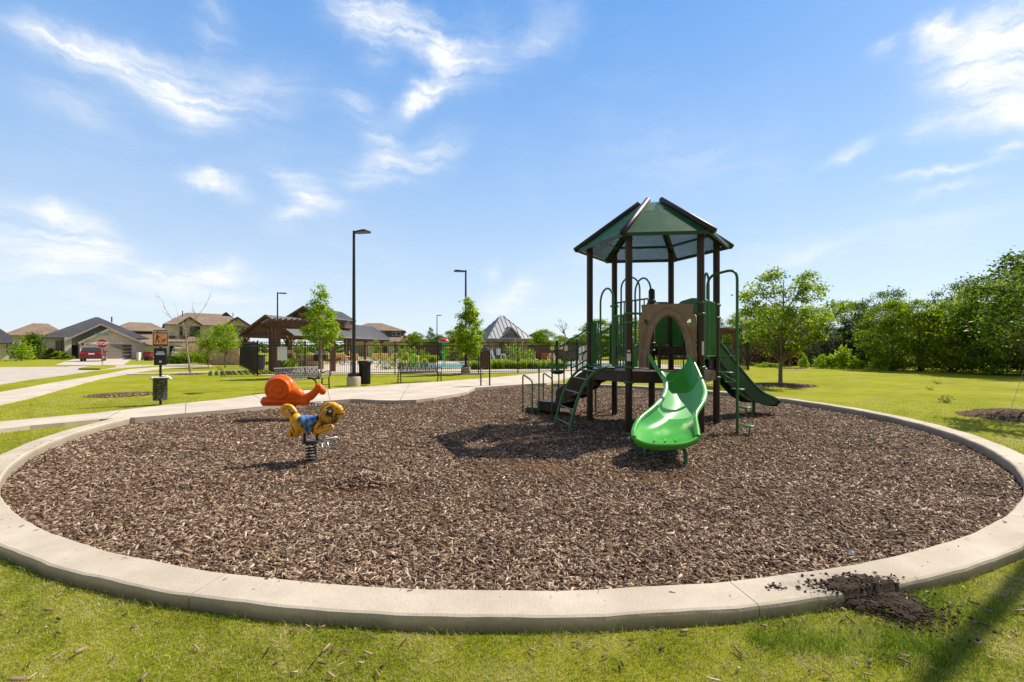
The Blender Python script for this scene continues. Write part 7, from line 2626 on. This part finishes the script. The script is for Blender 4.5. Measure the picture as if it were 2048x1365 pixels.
# strappy plants along the pool
def tuft(name, label, n, h, sp, mat, seed, cat='plant', group=None, w=.012, plume=0):
    rg = np.random.default_rng(seed)
    t = thing(name, label, cat, (0, 0, 0), 0, group, False)
    r = np.abs(rg.normal(0, .10, n)); a = rg.random(n) * 6.28
    x, y = r * np.cos(a), r * np.sin(a)
    H = h * (.6 + .5 * rg.random(n)); ln = sp * (.3 + .9 * rg.random(n)); b = a + rg.normal(0, .6, n)
    dx, dy = np.cos(b), np.sin(b); sx, sy = -dy * w, dx * w
    rows = []
    for f, hz, ww in ((0, 0, 1), (.25, .55, 1), (.62, .98, .8), (1.0, .80, .15)):
        cx_ = x + dx * ln * f; cy_ = y + dy * ln * f; cz_ = H * hz
        rows += [np.stack([cx_ - sx * ww, cy_ - sy * ww, cz_], -1), np.stack([cx_ + sx * ww, cy_ + sy * ww, cz_], -1)]
    V = np.stack(rows, 1).reshape(-1, 3); q = np.arange(n)[:, None] * 8
    F = np.concatenate([q + np.array([[0, 1, 3, 2]]), q + np.array([[2, 3, 5, 4]]), q + np.array([[4, 5, 7, 6]])])
    bulk('leaves', V, F, mat, t)
    if plume:
        C = []
        for _ in range(plume):
            a_ = rg.random() * 6.28; l_ = rg.uniform(.1, .45)
            base = np.array([math.cos(a_) * l_, math.sin(a_) * l_, h * rg.uniform(.9, 1.4)])
            C.append(base + rg.normal(0, 1, (40, 3)) * np.array([.05, .05, .14]))
        V, F = leaves(np.concatenate(C), .09, rg, 0, .25); bulk('plumes', V, F, L_PLUME, t)
    return t


GT = 'bright strap-leaved plants along the pool fence'
tf = None
LB = 'strap-leaved yellow-green plant in the row along the inside of the pool fence'
idx = 0
ORD = ['first', 'second', 'third', 'fourth', 'fifth', 'sixth', 'seventh', 'eighth', 'ninth', 'tenth', 'eleventh', 'twelfth', 'thirteenth', 'fourteenth', 'fifteenth', 'sixteenth', 'seventeenth', 'eighteenth', 'nineteenth', 'twentieth', 'twenty-first', 'twenty-second', 'twenty-third']
pxs = list(range(942, 1136, 9))
for px in pxs:
    nl_ = [q for q in pxs if q < 938]
    LB = ('strap-leaved plant inside the pool fence, %s to the left of the young tree trunk' % ORD[len([q for q in nl_ if q > px])]) if px < 938 else ('strap-leaved plant inside the pool fence, %s to the right of the young tree trunk' % ORD[len([q for q in pxs if 938 < q < px])])
    for row in (0,):
        Yd = 31.6 + .206 * (XO(px, 32)) * .5 + rnd.uniform(-.25, .25) + (px > 985) * .6
        if tf is None: tf = tuft('strap_plant', LB, 190, .60, .34, L_STRAP, 5, group=GT, w=.014); tf.location = (XO(px, Yd), Yd, LAWN)
        else: copy_thing(tf, (XO(px, Yd), Yd, LAWN), rnd.uniform(0, 6), rnd.uniform(.85, 1.2), LB)
for px in range(822, 878, 8):
    copy_thing(tf, (XO(px, 47), 47, LAWN), rnd.uniform(0, 6), rnd.uniform(1.0, 1.3), '%s strap-leaved plant from the left in the low bed beyond the pool' % ORD[(px - 822) // 8])
for (px, Yd, lab) in ((572, 29, 'bright strap-leaved plant nearest the fence under the large white board'), (580, 30, 'bright strap-leaved plant at the right edge of the large white board'), (563, 31, 'bright strap-leaved plant at the back, beneath the left half of the white board')):
    copy_thing(tf, (XO(px, Yd), Yd, LAWN), rnd.uniform(0, 6), 1.3, lab)
# feathery grasses and shrubs by the two-storey house
og = None
for (px, Yd, s, lab) in [(378, 45, 1.5, 'pink-plumed grass clump behind the leafless tree trunk'), (404, 44, 1.6, 'tallest pink-plumed grass clump left of the dark street tree'), (362, 47, 1.3, 'pink-plumed grass clump in front of the white crossover'), (392, 47, 1.4, 'pink-plumed grass clump between its two larger neighbours'), (418, 43, 1.3, 'pink-plumed grass clump at the foot of the dark street tree')]:
    if og is None: og = tuft('feather_grass', lab, 260, .8, .6, L_STRAP, 9, group='feathery grasses before the two-storey house', w=.012, plume=26); og.location = (XO(px, Yd), Yd, LAWN); og.scale = (s, s, s)
    else: copy_thing(og, (XO(px, Yd), Yd, LAWN), rnd.uniform(0, 6), s, lab)


def shrub_row(items, group, mat, seed, lsize=.12, name='shrub', nl=1100):
    b0 = None
    for (px, Yd, w, hh, lab) in items:
        if b0 is None:
            b0 = tree(name, lab, XO(px, Yd), Yd, [(.02, .8), (.4, 1.0), (.8, .8), (1.0, .3)], .03, .7, 40, nl, lsize / w, .14, mat, seed, cat='shrub', group=group); b0.scale = (w, w, hh)
        else: copy_thing(b0, (XO(px, Yd), Yd, LAWN), rnd.uniform(0, 6), (w, w, hh), lab)


shrub_row([(336, 43, .7, .75, 'dark shrub right of the pet waste station post'), (350, 43, .7, .7, 'dark shrub below the white crossover'), (364, 43, .6, .6, 'dark shrub left of the leafless tree'), (425, 42, .6, .6, 'dark shrub at the left pier of the brick wall')], 'dark shrubs before the two-storey house', L_WOOD2, 51)
shrub_row([(88, 62, .6, .9, 'shrub at the left corner of the charcoal-roofed house'), (97, 62, .8, 1.2, 'dark round shrub under the pale brick wall'), (108, 61, .6, .7, 'low shrub below the double window'), (116, 61, .8, .9, 'flowering shrub in front of the double window'), (127, 61, .7, .7, 'shrub beside the entrance pillar'), (136, 60, .6, .5, 'low shrub at the foot of the entrance pillar')], 'shrubs along the charcoal-roofed house', L_OAK, 52, .2)
shrub_row([(771, 31.5, .75, 1.0, 'rose bush inside the fence above the left end of the second bench'), (800, 33.0, .6, 1.7, 'tall loose rose bush inside the fence by the pool'), (819, 34.0, .6, 1.7, 'slim rose bush beside the lime green spray post'), (848, 46, .6, 1.5, 'slim shrub at the far side of the pool'), (1025, 42, .9, 2.2, 'tall climbing shrub on the dark pool house wall'), (1040, 41, .9, 2.0, 'leafy shrub right of the life ring'), (1062, 42, .6, 1.5, 'shrub before the left end of the cedar fence'), (962, 44, .8, 2.0, 'shrub at the left corner of the pool house'), (750, 52, .8, 2.6, 'potted tree under the pavilion'), (905, 52, 1.4, 2.0, 'shaded shrub behind the splash mushroom'), (930, 52, 1.4, 2.2, 'shaded shrub behind the young tree')], 'shrubs around the pool terrace', L_OAK, 53, .11, nl=480)
shrub_row([(594, 60, 1.5, 2.6, 'leafy shrub seen under the pavilion gable'), (505, 46, .9, 1.6, 'shrub behind the side fence by the screen wall')], 'shrubs seen through the pavilion', L_WOOD, 54, .2)
# weeds on the lawn to the right
wd = None
for (px, py, s, lab) in [(1890, 806, .16, 'weed tuft standing on the lawn near the guy wires'), (1875, 769, .12, 'small weed farther back on the lawn'), (1860, 781, .1, 'faint weed beside the bare line in the lawn')]:
    p = G(px, py, LAWN)
    if wd is None:
        wd = tree('weed', lab, p.x, p.y, [(.05, .5), (.5, 1.0), (1.0, .8)], .01, .6, 12, 160, .3, .2, L_WOOD2, 61, cat='weed', group='weeds on the lawn'); wd.scale = (s, s, s)
    else: copy_thing(wd, (p.x, p.y, LAWN), 1.0, (s, s, s), lab)
# dead tree on the skyline
p = AT(1128, 672, 66)
t = thing('dead_tree', 'leafless tree standing above the low trees between pool house and tower', 'tree', (p.x, p.y, LAWN))
mb = MB(); rn = random.Random(9)
mb.tube([(p.x, p.y, LAWN), (p.x + .2, p.y, 3.2), tuple(AT(1124, 650, 66))], [.14, .1, .03], 6)
for (px, py) in ((1117, 642), (1122, 641), (1132, 644), (1136, 648), (1113, 650)): twig(AT(1127, 668, 66), AT(px, py, 66), .04, 2)
mb.build('branches', M_BARKP, t)
